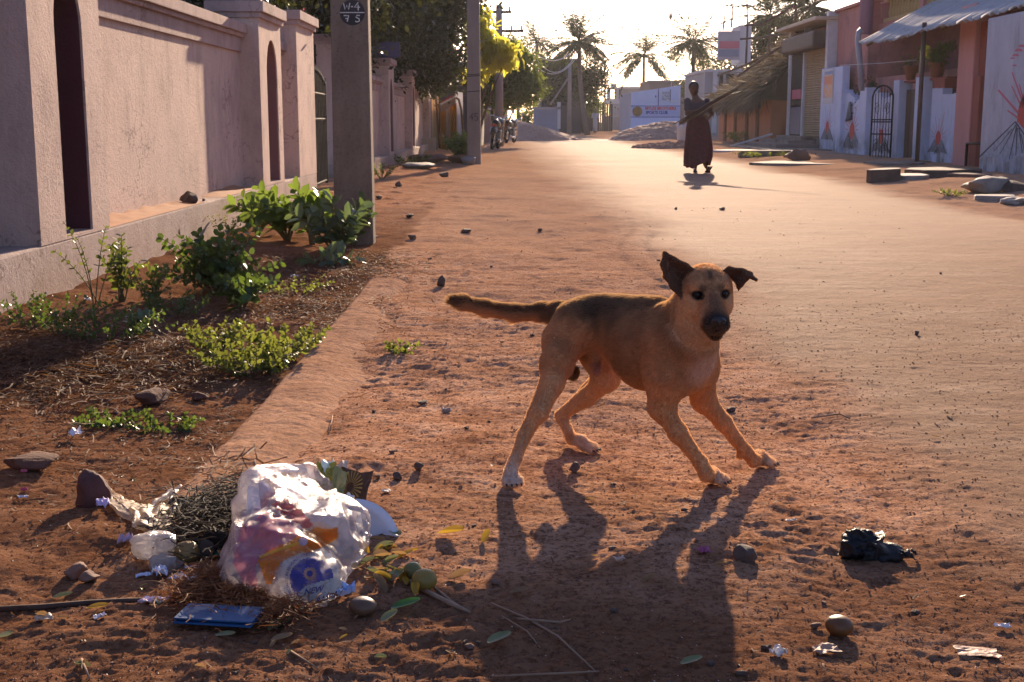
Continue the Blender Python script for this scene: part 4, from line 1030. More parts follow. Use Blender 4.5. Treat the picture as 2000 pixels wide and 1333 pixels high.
b = MB(); b.lathe([(0, 0), (.33, 0), (.33, .02)], (W * .13, -.062, Z(218)), 24, Matrix.Rotation(PI / 2, 3, 'X')); b.build('round_emblem', surf('emblem_brown', (.30, .17, .04, 1), (.10, .05, .04, 1), 5, .8, 0), sg)
b = MB(); b.box(-.02, W + .02, -.08, -.001, Z(207.9), Z(206.8)); b.box(-.02, W + .02, -.08, -.001, Z(229.8), Z(228.6)); b.box(W * .545, W * .56, -.05, -.001, Z(206.7), Z(174)); b.build('trim_line', M_BLUET, sc)
b = MB()
for i in range(6): b.box(W * .62, W * .78, -.02, -.001, Z(181 + i * 3), Z(180 + i * 3))
b.box(W * .785, W * .80, -.03, -.0, Z(200), Z(175)); b.box(W * .485, W * .51, -.02, 0, Z(191), Z(187)); b.build('window_vent', surf('vent_dark', (.10, .10, .14, 1), None, 5, .8, 0), sc)
# generic far buildings
M_FARG = surf('far_plaster', (.34, .33, .33, 1), (.27, .26, .27, 1), .8, .9, .2, 10, .01, streak=True)
M_FARW = surf('far_white', (.50, .49, .50, 1), (.42, .41, .42, 1), .8, .9, .2, 10, .01)
M_FARD = surf('far_dark', (.075, .055, .05, 1), (.11, .08, .07, 1), 1, .95, .2, 10, .01, streak=True)
def bld(label, Y, pxa, pxb, pyt, mat, depth=8, name='building', wins=(), extra=(), parapet=.12, yb=None):
    a, c = XX(pxa, Y, 2), XX(pxb, Y, 2); zt = HZ(Y, pyt)
    o = empty(name, (a, Y, 0), label=label, cat='building')
    b = MB(); b.box(0, c - a, 0, depth, -.3, zt); b.build('wall', mat, o)
    b = MB(); b.box(-.06, c - a + .06, -.1, depth, zt, zt + parapet); b.build('parapet', M_FARG if mat != M_FARG else M_FARW, o)
    for (p, q, t, u) in wins:
        b = MB(); b.box(XX(p, Y, 2) - a, XX(q, Y, 2) - a, -.02, .05, HZ(Y, u), HZ(Y, t)); w_ = b.build('window', M_DARK, o)
    return o
def boxes(o, name, mat, Y, lst, d0=-.2, d1=.3):
    b = MB()
    for (p, q, t, u) in lst: b.box(XX(p, Y, 2) - o.location.x, XX(q, Y, 2) - o.location.x, d0, d1, HZ(Y, u), HZ(Y, t))
    return b.build(name, mat, o)
o = bld('grey flat roofed far house with an open balcony frame, left of the club', 125, 1212, 1252, 172, M_FARG, wins=((1222, 1228, 206, 216),))
boxes(o, 'balcony_frame', M_FARW, 125, [(1189, 1252, 171, 174), (1189, 1192, 174, 194), (1205, 1208, 174, 194), (1184, 1216, 193, 203), (1196, 1204, 164, 171)], -.3, 3)
boxes(o, 'ground_wall', M_FARG, 125, [(1196, 1214, 203, 243)], -.3, 3)
o = bld('low brownish flat roofed house showing behind the club roof', 105, 1268, 1345, 160, surf('brown_far', (.22, .17, .15, 1), (.17, .13, .12, 1), .8, .9, .1))
o = bld('pale far compound wall closing the street end beyond the dark hut', 118, 1180, 1232, 228, M_FARG, depth=.3, parapet=.05)
bld('dark backing block added behind the trees over the pink wall', 45, 690, 938, 128, surf('dark_backing', (.05, .035, .035, 1), (.07, .05, .05, 1), 1, .9, .1), depth=6)  # added dark backdrop, keeps bright sky from showing under the trees
# sign building
o = bld('unfinished two storey building with a tall painted sign panel on its roof', 62, 1375, 1470, 141, M_FARG, depth=7, wins=((1404, 1411, 135 + 10, 168), (1417, 1432, 130 + 15, 175)))
boxes(o, 'corner_pillar', M_FARW, 62, [(1391, 1399, 140, 260), (1437, 1444, 126, 250)], -.25, .0)
sgp = boxes(o, 'sign_panel', surf('sign_grey', (.40, .38, .40, 1), (.33, .31, .33, 1), 1.5, .9, .2, streak=True), 62, [(1397, 1439, 62, 118)], -.4, -.2)
boxes(o, 'sign_side', M_FARW, 62, [(1439.2, 1461, 50, 124)], -.35, 2)
q = MB(); 
boxes(o, 'red_stripe', M_ROSEP, 62, [(1399, 1437, 82, 96)], -.43, -.401); boxes(o, 'grey_stripe', surf('slate_stripe', (.20, .21, .27, 1), (.25, .26, .32, 1), 3, .9, 0), 62, [(1399, 1437, 98, 112)], -.43, -.401)
# roadside dark hut row at the end
o = empty('dark_shed', (XX(1066, 105, 1), 105, 0), label='long dark plank shed across the far end of the road', cat='shed')
b = MB(); L = XX(1196, 105, 1) - XX(1066, 105, 1); rg = random.Random(4); x = 0
while x < L:
    w_ = rg.uniform(.14, .3); b.box(x, x + w_ - .02, rg.uniform(-.03, .03), .12, -.2, HZ(105, 196 + 5 * rg.random()) * rg.uniform(.92, 1)); x += w_
b.build('plank_wall', M_FARD, o); b = MB(); b.box(-.2, L * .8, .4, 4, 0, HZ(105, 188)); b.build('shed_body', M_FARD, o)
o = bld('dim hazy two storey house buried in trees left of the palm', 92, 1056, 1135, 118, surf('dim_far', (.12, .10, .105, 1), (.09, .075, .08, 1), .8, .9, .1), depth=8, wins=((1073, 1083, 150, 165), (1095, 1102, 150, 165)))
o = bld('pale low wall with blue white gate pillar behind the left gravel heap', 70, 1042, 1093, 214, surf('blue_grey_far', (.26, .27, .33, 1), (.21, .21, .26, 1), 1, .9, .1), depth=.4)
boxes(o, 'gate_pillar', M_FARW, 70, [(1089, 1095, 200, 252)], -.1, .4)
b = MB(); 
o = bld('low pinkish wall behind the parked motorbikes', 55, 938, 992, 213, surf('pinkish_far', (.36, .25, .24, 1), (.28, .2, .19, 1), 1, .9, .2), depth=.3)
boxes(o, 'end_pillar', M_CREAM, 55, [(981, 991, 216, 268)], -.2, .0); boxes(o, 'white_pillar', M_WHITE, 55, [(936, 941, 200, 276)], -.2, .0)
# grave heaps
def heap(name, label, cx, cy, rx, ry, hgt, seed, mat):
    n = 110; xs = np.linspace(-1.25, 1.25, n); X, Y = np.meshgrid(xs, xs); r = np.sqrt(X ** 2 + Y ** 2) * (1 + .25 * n2(X * 1.5, Y * 1.5, seed))
    Z = hgt * np.clip(1 - r, 0, 1) ** .85 * (1 + .25 * n2(X * 3, Y * 3, seed + 1)) + .10 * n2(X * 12, Y * 12, seed + 2) * (r < 1.05) + .09 * n2(X * 45, Y * 45, seed + 3) * (r < 1) - .05 * (r > 1.02)
    i, j = np.meshgrid(np.arange(n - 1), np.arange(n - 1), indexing='ij'); q = (i * n + j).ravel()
    o = npmesh(name, np.stack([X * rx, Y * ry, Z], -1).reshape(-1, 3), np.stack([q, q + 1, q + n + 1, q + n], 1), mat, label=label, cat='gravel heap'); o.location = (cx, cy, gz(cx, cy) - .02); return o
M_GRAV = surf('gravel', (.30, .16, .11, 1), (.42, .26, .19, 1), 9, .9, 1, 12, .04)
heap('gravel_heap', 'reddish gravel heap left of the road behind the motorbikes', XX(1012, 62), 62, 2.9, 3.2, .95, 3, M_GRAV)
heap('gravel_heap', 'grey brown gravel heap right of the road before the club building', XX(1292, 60), 60, 2.6, 3.2, .95, 5, M_GRAV)
heap('gravel_heap', 'small low sand patch below the right gravel heap', XX(1325, 44), 44, 1.6, 1.0, .22, 6, M_GRAV)
b = MB(); 
for i, (pa, pb, lb) in enumerate((((975, 262), (1035, 258), 'long pale slab beside the motorbikes, upper one'), ((985, 273), (1062, 270), 'long pale slab lying flat beside the road, lower one'))):
    A = G(*pa); B = G(*pb); b = MB(); d = (B - A); M = Matrix.Rotation(math.atan2(d.y, d.x), 3, 'Z'); b.obox((A + B) / 2 + Vector((0, 0, .06)), (d.length, .5, .14), M); b.build('kerb_slab', M_CREAM, None, bevel=.02, label=lb, cat='slab')
# ---- palms
M_PALM = leafmat('palm_leaf', (.035, .05, .02, 1), (.07, .09, .03, 1), .35, (.2, .22, .05, 1))
M_PTRUNK = surf('palm_trunk', (.13, .10, .085, 1), (.19, .15, .125, 1), 6, .95, .6, 14, .02)
def palm(label, px, Y, pyc, R, seed, nf=20, lean=0.0, up=.2):
    x = XX(px, Y, 2); zc = HZ(Y, pyc); rs = np.random.RandomState(seed)
    o = empty('coconut_palm', (x, Y, 0), label=label, cat='palm tree', group='palms against the white sky')
    b = MB(); pts = [(lean * (1 - t) ** 2 * 2, 0, zc * t) for t in np.linspace(-.02, 1, 9)]
    b.tube(pts, [.20 - .08 * t for t in np.linspace(0, 1, 9)], 9); b.build('trunk', M_PTRUNK, o, smooth=True)
    pos = []; dr = []; nn = []; Ls = []; st = MB()
    for k in range(nf):
        az = 2 * PI * k / nf + rs.uniform(-.3, .3); el = min(math.asin(rs.uniform(-.5, .93)) + up * .25, 1.2); Lf = R * rs.uniform(.85, 1.1)
        p = np.array([0, 0, zc]); d = np.array([math.cos(az) * math.cos(el), math.sin(az) * math.cos(el), math.sin(el)]); path = []
        m = 26
        for j in range(m):
            path.append(p.copy()); t = j / m; d = d + np.array([0, 0, -.042 * (1 - .2 * abs(d[2]))]); d /= np.linalg.norm(d); p = p + d * Lf / m
            side = np.cross(d, [0, 0, 1]); side /= np.linalg.norm(side) + 1e-6; upv = np.cross(side, d)
            if j > 1:
                ll = R * .20 * math.sin(min(1, t * 1.25 + .12) * PI) ** .6 + .1
                for q in range(3):
                    for sg in (-1, 1):
                        dd = side * sg * .62 + d * .75 - np.array([0, 0, .22 + .25 * rs.rand()]) + .12 * rs.randn(3)
                        pos.append(p + d * Lf / m * .33 * q); dr.append(dd); nn.append(upv + .3 * rs.randn(3)); Ls.append(ll * rs.uniform(.7, 1.1))
        st.tube(path, [.035 * (1 - .8 * i / m) for i in range(m)], 4)
    st.build('frond_stem', M_PALM, o)
    leaves('fronds', pos, dr, nn, np.array(Ls), .038 * R / 2.6, M_PALM, o); 
    return o
palm('big coconut palm on the left of the sky gap with long drooping fronds', 1130, 84, 84, 3.2, 1, 46, .3, .6)
palm('slim coconut palm alone in the middle of the white sky', 1256, 112, 110, 4.3, 2, 28)
palm('coconut palm above the club building beside the sign', 1352, 88, 84, 3.4, 3, 36, 0, .5)
palm('coconut palm behind the scaffold poles, left of the pair at top right', 1498, 72, 34, 3.5, 4, 34)
palm('coconut palm above the shutter shop, right of the pair', 1582, 66, 14, 3.5, 5, 38)
palm('small far palm top showing above the yellow tree', 1048, 110, 84, 3.0, 6, 22)
palm('faint far palm top left of the small one', 1012, 125, 92, 2.8, 7, 20)
FT = 'trees at the far end of the road'
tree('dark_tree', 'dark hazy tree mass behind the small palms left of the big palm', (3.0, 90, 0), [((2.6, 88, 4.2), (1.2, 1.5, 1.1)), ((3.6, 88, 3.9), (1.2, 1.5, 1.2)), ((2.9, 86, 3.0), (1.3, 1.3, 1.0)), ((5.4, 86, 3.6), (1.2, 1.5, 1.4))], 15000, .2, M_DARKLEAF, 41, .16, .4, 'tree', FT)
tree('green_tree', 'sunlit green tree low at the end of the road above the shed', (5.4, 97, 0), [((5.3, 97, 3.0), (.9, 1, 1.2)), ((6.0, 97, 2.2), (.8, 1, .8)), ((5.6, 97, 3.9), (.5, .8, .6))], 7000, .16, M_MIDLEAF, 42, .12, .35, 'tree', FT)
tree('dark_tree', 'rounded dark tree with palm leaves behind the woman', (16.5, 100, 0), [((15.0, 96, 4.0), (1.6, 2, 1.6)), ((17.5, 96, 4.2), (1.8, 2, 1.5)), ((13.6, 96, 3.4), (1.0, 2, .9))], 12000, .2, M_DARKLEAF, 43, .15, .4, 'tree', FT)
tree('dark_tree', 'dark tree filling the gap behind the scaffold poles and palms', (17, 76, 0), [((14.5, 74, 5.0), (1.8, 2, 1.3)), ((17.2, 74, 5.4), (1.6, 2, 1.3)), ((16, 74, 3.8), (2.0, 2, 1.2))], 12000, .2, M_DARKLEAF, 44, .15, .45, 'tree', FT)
tree('low_shrub', 'rounded shrub on the left of the far gravel heap', (.9, 74, 0), [((1.0, 74, 1.2), (.8, .8, .7))], 2200, .13, M_MIDLEAF, 45, .05, .2, 'shrub')
# ---- electric poles and wires
def epole(label, px, Y, pyt, pyb, arms=(), r=.07, lamp=False):
    x = XX(px, Y, 1); zt = HZ(Y, pyt); o = empty('electric_pole', (x, Y, 0), label=label, cat='electric pole')
    b = MB(); b.tube([(0, 0, -.2), (0, 0, zt)], [r * 1.2, r * .8], 8); b.build('shaft', M_POLE2, o, smooth=True)
    for (a, c, py) in arms:
        z = HZ(Y, py); b = MB(); b.box(XX(a, Y, z) - x, XX(c, Y, z) - x, -.05, .05, z - .045, z + .045); ar_ = b.build('cross_arm', M_IRON, o)
        for t in (.08, .5, .92):
            b = MB(); xx = (XX(a, Y, z) * (1 - t) + XX(c, Y, z) * t) - x; b.lathe([(.02, 0), (.045, .05), (.03, .09), (.045, .13), (0, .16)], (xx, 0, z + .04), 7); b.build('insulator', M_WHITE, ar_)
    if lamp:
        z = HZ(Y, lamp); b = MB(); b.tube([(0, 0, z - .5), (-.5, 0, z), (-.95, 0, z + .02)], .035, 6); b.build('lamp_arm', M_IRON, o)
        b = MB(); b.box(-1.3, -.9, -.1, .1, z - .1, z + .03); b.build('lamp_head', M_IRON, o, bevel=.03)
    return o
epole('tall electric pole with two dark crossarms rising behind the yellow tree', 975, 46, 10, 262, ((949, 999, 24), (976, 1022, 61)), .14)
epole('pale electric pole with slanting stay before the dark far trees', 1112, 78, 125, 258, (), .13)
b = MB(); b.tube([P(1112, 150, 78), P(1075, 205, 76)], .05, 6); b.build('stay_strut', M_POLE2, None, smooth=True, label='slanting pale strut leaning on the far electric pole', cat='strut')
epole('thin far street lamp pole in the bright sky gap', 1181, 120, 156, 240, ((1176, 1186, 168),), .11, lamp=181)
epole('thin far pole just left of the street lamp', 1162, 125, 160, 240, (), .09)
def wire(pts, label, r=.012, sag=.0, mat=None):
    b = MB(); A, B = pts; L = [A.lerp(B, t) - Vector((0, 0, sag * 4 * t * (1 - t))) for t in np.linspace(0, 1, 14)]
    b.tube(L, r, 5); b.build('cable', mat or M_WHITE, None, label=label, cat='cable')
wire((P(1050, 108, 70), P(1113, 105, 74)), 'topmost of the pale sagging cables by the far pole', .022, .35)
wire((P(1050, 118, 70), P(1122, 112, 74)), 'pale cable sagging below the topmost one', .02, .75)
wire((P(1040, 122, 70), P(1122, 118, 74)), 'lowest pale sagging cable by the far pole', .02, .7)
wire((P(1287, 176, 84.6), P(1325, 196, 84.4)), 'white rope hanging across the club building front', .03, .35)
# flag on a thin mast
b = MB(); A = P(1311, 215, 96); B = P(1311, 22, 96); b.tube([A, B], .02, 5); fm = b.build('flag_mast', M_WHITE, None, label='hair thin mast with a small limp red flag in the sky', cat='flag')
b = MB(); C_ = P(1311, 24, 96); b.add([(C_.x - .06, 96, C_.z), (C_.x - .17, 96.05, C_.z - .45), (C_.x + .0, 95.95, C_.z - .62), (C_.x + .12, 96.05, C_.z - .3), (C_.x + .03, 96, C_.z + .05)], [(0, 1, 2, 3, 4)]); o = b.build('flag_cloth', M_REDP, fm); so = o.modifiers.new('t', 'SOLIDIFY'); so.thickness = .01
# ---- motorbikes
def motorbike(label, loc, rz, seed=0):
    o = empty('motorbike', loc, rz, label=label, cat='motorbike')
    M_BK = surf('bike_black', (.012, .012, .014, 1), (.02, .018, .018, 1), 8, .35, 0); M_TY = surf('tyre', (.02, .018, .017, 1), None, 10, .85, .3); M_CH = NT('chrome').done((.6, .6, .6, 1), .2, None, None, Metallic=1.0)
    for y in (-.64, .66):
        q = MB(); q.lathe([(.24, -.05), (.30, -.04), (.315, 0), (.30, .04), (.24, .05), (.24, -.05)], (0, y, .315), 28, Matrix.Rotation(PI / 2, 3, 'Y')); wh = q.build('wheel', M_TY, o, smooth=True)
        q = MB(); q.lathe([(.05, -.04), (.05, .04), (.235, .03), (.235, -.03)], (0, y, .315), 20, Matrix.Rotation(PI / 2, 3, 'Y')); q.build('rim', M_CH, wh, smooth=True)
    q = MB(); q.tube([(0, .5, .88), (0, .42, .80), (0, .15, .86), (0, -.05, .80), (0, -.12, .72)], [.06, .13, .16, .12, .05], 12); q.build('fuel_tank', M_BK, o, smooth=True)
    q = MB(); q.tube([(0, -.0, .80), (0, -.3, .78), (0, -.62, .84), (0, -.85, .88)], [.10, .13, .13, .07], 10); q.build('seat', M_BK, o, smooth=True)
    q = MB(); q.obox((0, .05, .45), (.26, .4, .36), Matrix.Rotation(.1, 3, 'X')); q.build('engine', surf('engine_grey', (.12, .12, .12, 1), None, 8, .4, .3), o, bevel=.04)
    q = MB(); q.tube([(.1, .66, .315), (.1, .42, .95)], .028, 8); q.tube([(-.1, .66, .315), (-.1, .42, .95)], .028, 8); q.build('fork', M_CH, o)
    q = MB(); q.tube([(-.36, .2, 1.06), (-.2, .36, 1.02), (0, .42, 1.0), (.2, .36, 1.02), (.36, .2, 1.06)], .016, 7); hb = q.build('handlebar', M_CH, o, smooth=True)
    for s in (-1, 1):
        q = MB(); q.tube([(s * .28, .28, 1.04), (s * .36, .26, 1.22)], .008, 5); q.lathe([(0, 0), (.055, .005), (.06, .02), (.0, .025)], (s * .38, .26, 1.25), 12, Matrix.Rotation(PI / 2, 3, 'X')); q.build('mirror', NT('mirror_glass').done((.75, .85, 1, 1), .1, None, None, Metallic=.8), hb)
    q = MB(); q.lathe([(0, 0), (.08, .01), (.09, .08), (.05, .14), (0, .15)], (0, .60, .92), 16, Matrix.Rotation(-PI / 2, 3, 'X')); q.build('headlight', M_CH, o, smooth=True)
    q = MB(); q.box(-.07, .07, -.93, -.88, .74, .82); q.build('tail_light', surf('tail_red', (.5, .06, .03, 1), None, 4, .3, 0), o, bevel=.01)
    q = MB(); q.box(-.11, .11, -.92, -.905, .58, .70); q.build('number_plate', surf('plate_lilac', (.55, .55, .68, 1), (.3, .3, .42, 1), 30, .5, 0), o)
    q = MB(); q.tube([(0, -.35, .58), (0, -.64, .68), (0, -.9, .62), (0, -.98, .48)], [.05, .09, .09, .07], 8); q.build('mudguard', M_BK, o, smooth=True)
    q = MB(); q.tube([(.15, .2, .3), (.16, -.3, .26), (.18, -.85, .36)], [.03, .035, .05], 8); q.build('exhaust', M_CH, o, smooth=True)
    q = MB(); q.tube([(-.12, -.05, .3), (-.3, .02, .0)], .012, 5); q.build('side_stand', M_CH, o)
    return o
p = GG(967, 292); m1 = motorbike('black motorbike parked by the pole, seen from behind with its plate', (p.x, 40.5, gz(p.x, 40.5)), -.22); m1.rotation_euler = (0, .14, -.13)
p = GG(995, 268); m2 = copy_tree(m1); m2.location = (XX(996, 54), 54, gz(0, 54)); m2.rotation_euler = (0, .1, -.25)
m1['group'] = m2['group'] = 'motorbikes parked left of the road'; m2['label'] = 'farther black motorbike half hidden behind the cream pillar'
b = MB(); 
# drum and white post behind the woman
o = MB(); o.lathe([(.24, 0), (.24, .5), (.26, .52), (.24, .9), (0, .9)], (XX(1334, 50), 50, 0), 16); o.build('white_drum', M_WHITE, None, smooth=True, label='white drum standing half behind the walking woman', cat='drum')
# ---------------------------------------------------------------- roadside plants on the left
M_CALO = leafmat('broad_leaf', (.05, .10, .022, 1), (.09, .16, .035, 1), .42, (.30, .42, .05, 1), .35, 20)
M_CALO2 = leafmat('bluish_broad_leaf', (.07, .11, .06, 1), (.11, .16, .09, 1), .3, (.25, .35, .08, 1), .4, 20)
M_BUSH = leafmat('bush_leaf', (.03, .06, .014, 1), (.06, .10, .022, 1), .35, (.2, .30, .04, 1), .45, 20)
M_WEED = leafmat('weed_leaf', (.06, .085, .016, 1), (.13, .15, .028, 1), .42, (.32, .36, .05, 1), .5, 20)
M_STEM = surf('green_stem', (.10, .10, .04, 1), (.13, .09, .045, 1), 20, .8, .2)
M_DRY = leafmat('dry_stalk', (.085, .034, .016, 1), (.20, .095, .045, 1), .25, (.4, .2, .08, 1), .8, 20)
def shrub(name, label, base, stems, mat, leaf, L, W, seed, curve=.3, pairs=7, cat='plant', start=.25, sr=.006, up=.5, group=None, jit=.35, fold=1):
    """stems: list of (dx,dy,h) tips relative to the base; leaves in spirals along every stem"""
    rs = np.random.RandomState(seed); o = empty(name, tuple(base), label=label, cat=cat)
    if group: o['group'] = group
    pos, dr, nn, LL = [], [], [], []
    b = MB()
    for (dx, dy, h) in stems:
        p0 = Vector((rs.uniform(-.02, .02), rs.uniform(-.02, .02), -.02)); tip = Vector((dx, dy, h)); c = Vector((dx * curve, dy * curve, h * .65))
        pts = [p0 * (1 - t) ** 2 + c * 2 * t * (1 - t) + tip * t * t for t in np.linspace(0, 1, 9)]
        b.tube(pts, [sr * (1 - .7 * i / 8) for i in range(9)], 6)
        Ls = (tip - p0).length
        for k in range(pairs):
            t = start + (1 - start) * (k + .5) / pairs; i = min(int(t * 8), 7); f = t * 8 - i; q = pts[i].lerp(pts[i + 1], f); ax = (pts[i + 1] - pts[i]).normalized()
            side = ax.orthogonal().normalized(); ang = k * 1.57 + rs.uniform(-.4, .4)
            for s in (0, PI):
                v = Matrix.Rotation(ang + s, 3, ax) @ side
                dd = v + ax * (up + .9 * max(0, t - .6)) + Vector(rs.randn(3)) * jit * .4
                pos.append(q); dr.append(dd); nn.append(ax + Vector(rs.randn(3)) * jit); LL.append(L * rs.uniform(.6, 1.15) * (1.0 if t < .8 else .8))
    b.build('stem', M_STEM, o, smooth=True)
    LL = np.array(LL); leaves('leaves', pos, dr, np.array(nn), LL, LL * W, mat, o, leaf); return o
def fan(n, R, h, seed, dx=0, dy=0, hv=.25):
    rs = random.Random(seed); out = []
    for i in range(n):
        a = 2 * PI * i / n + rs.uniform(-.4, .4); r = R * rs.uniform(.35, 1)
        out.append((dx + r * math.cos(a), dy + r * math.sin(a), h * (1 - hv * r / R) * rs.uniform(.75, 1.1)))
    return out
# broad leaved plants round the pole
p = GG(560, 470); shrub('milkweed_plant', 'broad leaved green milkweed plant against the pink wall left of the pole', p, fan(12, .42, .44, 1, -.03, .0), M_CALO, LEAF, .14, .62, 11, pairs=7, sr=.009)
p = GG(505, 462); shrub('milkweed_plant', 'smaller bright milkweed clump at the left end of the broad leaves', p, fan(9, .24, .38, 2), M_CALO, LEAF, .13, .62, 12, pairs=6, sr=.008)
p = GG(655, 500); shrub('milkweed_plant', 'bluish milkweed plant in front of the pole foot, large leaves leaning right', p, fan(7, .22, .36, 3) + [(.20, 0, .36), (.24, -.05, .30), (-.3, -.05, .3), (.0, -.1, .40)], M_CALO2, LEAF, .135, .6, 13, pairs=6, sr=.009)
p = GG(690, 480); shrub('milkweed_plant', 'upright light green milkweed sprig overlapping the pole base', p, [(.10, -.1, .36), (.03, -.12, .28), (.15, -.05, .25)], M_CALO, LEAF, .11, .6, 14, pairs=6, sr=.008)
p = GG(640, 520); shrub('milkweed_plant', 'low drooping bluish milkweed leaves on the ground before the pole', p, [(-.16, -.05, .06), (.12, -.06, .07), (0, -.1, .10), (.2, 0, .05)], M_CALO2, LEAF, .12, .55, 15, pairs=4, sr=.007)
p = GG(610, 478); shrub('milkweed_plant', 'tall middle milkweed plant with pointed upright leaves, between the wall and the pole', p, fan(8, .26, .50, 77), M_CALO, LEAF, .14, .6, 111, pairs=7, sr=.009)
# dark leafy bush and its neighbours
p = GG(425, 575); shrub('leafy_bush', 'dark dense leafy bush below the pink wall, tallest in the middle', p, fan(20, .30, .42, 5) + fan(12, .40, .22, 6), M_BUSH, LEAF, .055, .75, 16, pairs=11, sr=.005, jit=.7)
p = GG(470, 600); shrub('leafy_bush', 'low dark bush spreading right of the tall one', p, fan(14, .28, .2, 7), M_BUSH, LEAF, .05, .8, 17, pairs=8, sr=.004, jit=.7)
p = GG(470, 612); shrub('seedling', 'single bright round leaved seedling before the dark bush', p, [(.01, 0, .11), (-.04, 0, .06)], M_CALO, LEAF, .075, .8, 18, pairs=2, sr=.004)
p = GG(190, 600); shrub('twiggy_plant', 'tall sparse twiggy plant casting its shadow on the pink wall', p, [(-.15, .02, .42), (-.08, 0, .34), (.06, .02, .40), (.12, 0, .26), (-.2, 0, .28)], M_MIDLEAF, LEAF, .032, .6, 19, pairs=7, sr=.0035, jit=.6, start=.4)
p = GG(240, 590); shrub('leafy_plant', 'upright leafy plant right of the twiggy one by the wall', p, fan(8, .12, .36, 8), M_MIDLEAF, LEAF, .045, .7, 20, pairs=9, sr=.004, jit=.6)
p = GG(300, 600); shrub('leafy_plant', 'thin stemmed yellowing weed between the upright plant and dark bush', p, fan(14, .26, .24, 9), M_WEED, LEAF, .03, .65, 21, pairs=9, sr=.003, jit=.7)
p = GG(270, 655); shrub('leafy_plant', 'small blue green rosette plant in the shaded weeds', p, fan(7, .1, .1, 10), M_CALO2, LEAF, .07, .5, 22, pairs=3, sr=.004)
p = GG(500, 735); shrub('trailing_weed', 'bright yellow green weed clump beside the concrete edging', p, fan(34, .28, .15, 11, 0, 0, .1), M_WEED, LEAF, .028, .75, 23, pairs=10, sr=.0025, jit=.9, curve=.8)
p = GG(555, 700); shrub('trailing_weed', 'right hand lobe of the bright weed clump touching the slab', p, fan(24, .22, .13, 12, 0, 0, .1), M_WEED, LEAF, .028, .75, 24, pairs=9, sr=.0025, jit=.9, curve=.8)
p = GG(430, 690); shrub('trailing_weed', 'left hand lobe of the bright weed clump', p, fan(20, .2, .13, 13, 0, 0, .1), M_WEED, LEAF, .028, .75, 25, pairs=9, sr=.0025, jit=.9, curve=.8)
for i, (x, y, n, R, h, lb) in enumerate(((120, 650, 24, .34, .14, 'shaded creeping weeds at the foot of the near wall, leftmost patch'), (210, 670, 26, .34, .13, 'shaded creeping weeds in front of the twiggy plant'), (60, 640, 12, .2, .16, 'thin weeds touching the wall at the left edge'), (340, 620, 18, .25, .12, 'creeping weeds under the dark bush, left side'), (580, 575, 16, .3, .08, 'sparse dry green creeper between bush and slab end'), (445, 470, 10, .18, .2, 'thin yellowish stalks growing at the wall left of the milkweed'), (215, 830, 14, .16, .03, 'flat green weed mat on the bare soil, left one'), (330, 840, 14, .15, .035, 'flat green weed mat on the bare soil, right one'), (780, 690, 9, .10, .04, 'tiny dry weed tuft on the sand between slab and dog'), (745, 350, 12, .35, .25, 'yellow green weeds right behind the near pole'), (800, 322, 14, .7, .2, 'low green weeds at the foot of the far pink wall'), (1860, 383, 10, .25, .07, 'small grass tuft before the mural wall rubble'), (1285, 268, 14, .8, .3, 'small weeds in front of the right gravel heap'), (1240, 270, 10, .5, .2, 'tiny weeds left of the right gravel heap'), (1450, 280, 14, .9, .45, 'dim weeds along the orange hut wall'), (1500, 306, 16, 1.2, .1, 'flat grass strip in front of the shop kerb'))):
    p = GG(x, y); far = p.y > 12
    shrub('weed_patch', lb, p, fan(n, R, h, 40 + i, 0, 0, .1), M_WEED if i not in (0, 1, 2, 3, 6, 7) else M_BUSH, QUAD if far else LEAF, .022 * (1 if not far else max(1, p.y / 9)), .7, 50 + i, pairs=7, sr=.002 * (1 if not far else 3), jit=.9, curve=.7)
p = GG(903, 318); shrub('leafy_bush', 'green bush with pale flecks at the foot of the second pole', p, fan(30, .50, .72, 31, 0, 0, .3), M_CALO, LEAF, .14, .5, 71, pairs=11, sr=.012, jit=.6)
# dry grass tangle = stuff
def tangle(label, spots, n, L, seed, mat=M_DRY, lift=.05, w=.0022):
    rs = np.random.RandomState(seed); V = []; F = []; var = []
    pts = []
    for (px, py, R) in spots:
        c = GG(px, py); m = int(n * R * R / sum(s[2] ** 2 for s in spots))
        pts.append(np.stack([c.x + rs.randn(m) * R * .5, c.y + rs.randn(m) * R * .8], 1))
    pts = np.concatenate(pts); N = len(pts); z0 = ground_h(pts[:, 0], pts[:, 1])
    a = rs.uniform(0, 2 * PI, N); l = L * rs.uniform(.3, 1.2, N); bend = rs.uniform(-1.2, 1.2, N); h0 = rs.uniform(0, lift, N)
    K = 5; P_ = np.zeros((N, K, 3)); ang = a.copy(); cur = np.stack([pts[:, 0], pts[:, 1], z0 + h0], 1)
    for k in range(K):
        P_[:, k] = cur; ang = ang + bend / K
        cur = cur + np.stack([np.cos(ang) * l / K, np.sin(ang) * l / K, rs.uniform(-.35, .4, N) * l / K], 1)
    P_[:, :, 2] = np.maximum(P_[:, :, 2], ground_h(P_[:, :, 0], P_[:, :, 1]) + .001)
    sd = np.stack([-np.sin(a), np.cos(a), rs.uniform(-.5, .8, N)], 1)[:, None] * w
    A = P_ - sd; B = P_ + sd; Vv = np.stack([A, B], 2).reshape(-1, 3)
    base = (np.arange(N) * K * 2)[:, None, None]; q = np.array([[2 * k, 2 * k + 1, 2 * k + 3, 2 * k + 2] for k in range(K - 1)])[None]
    npmesh('dry_grass', Vv, (base + q).reshape(-1, 4), mat, smooth=True, attrs={'var': np.repeat(rs.rand(N), K * 2)}, label=label, kind='stuff')
tangle('matted brown dry grass in the shade along the near wall', [(90, 720, .42), (30, 700, .35), (200, 740, .35), (300, 700, .35), (380, 720, .3)], 6500, .11, 3, lift=.045)
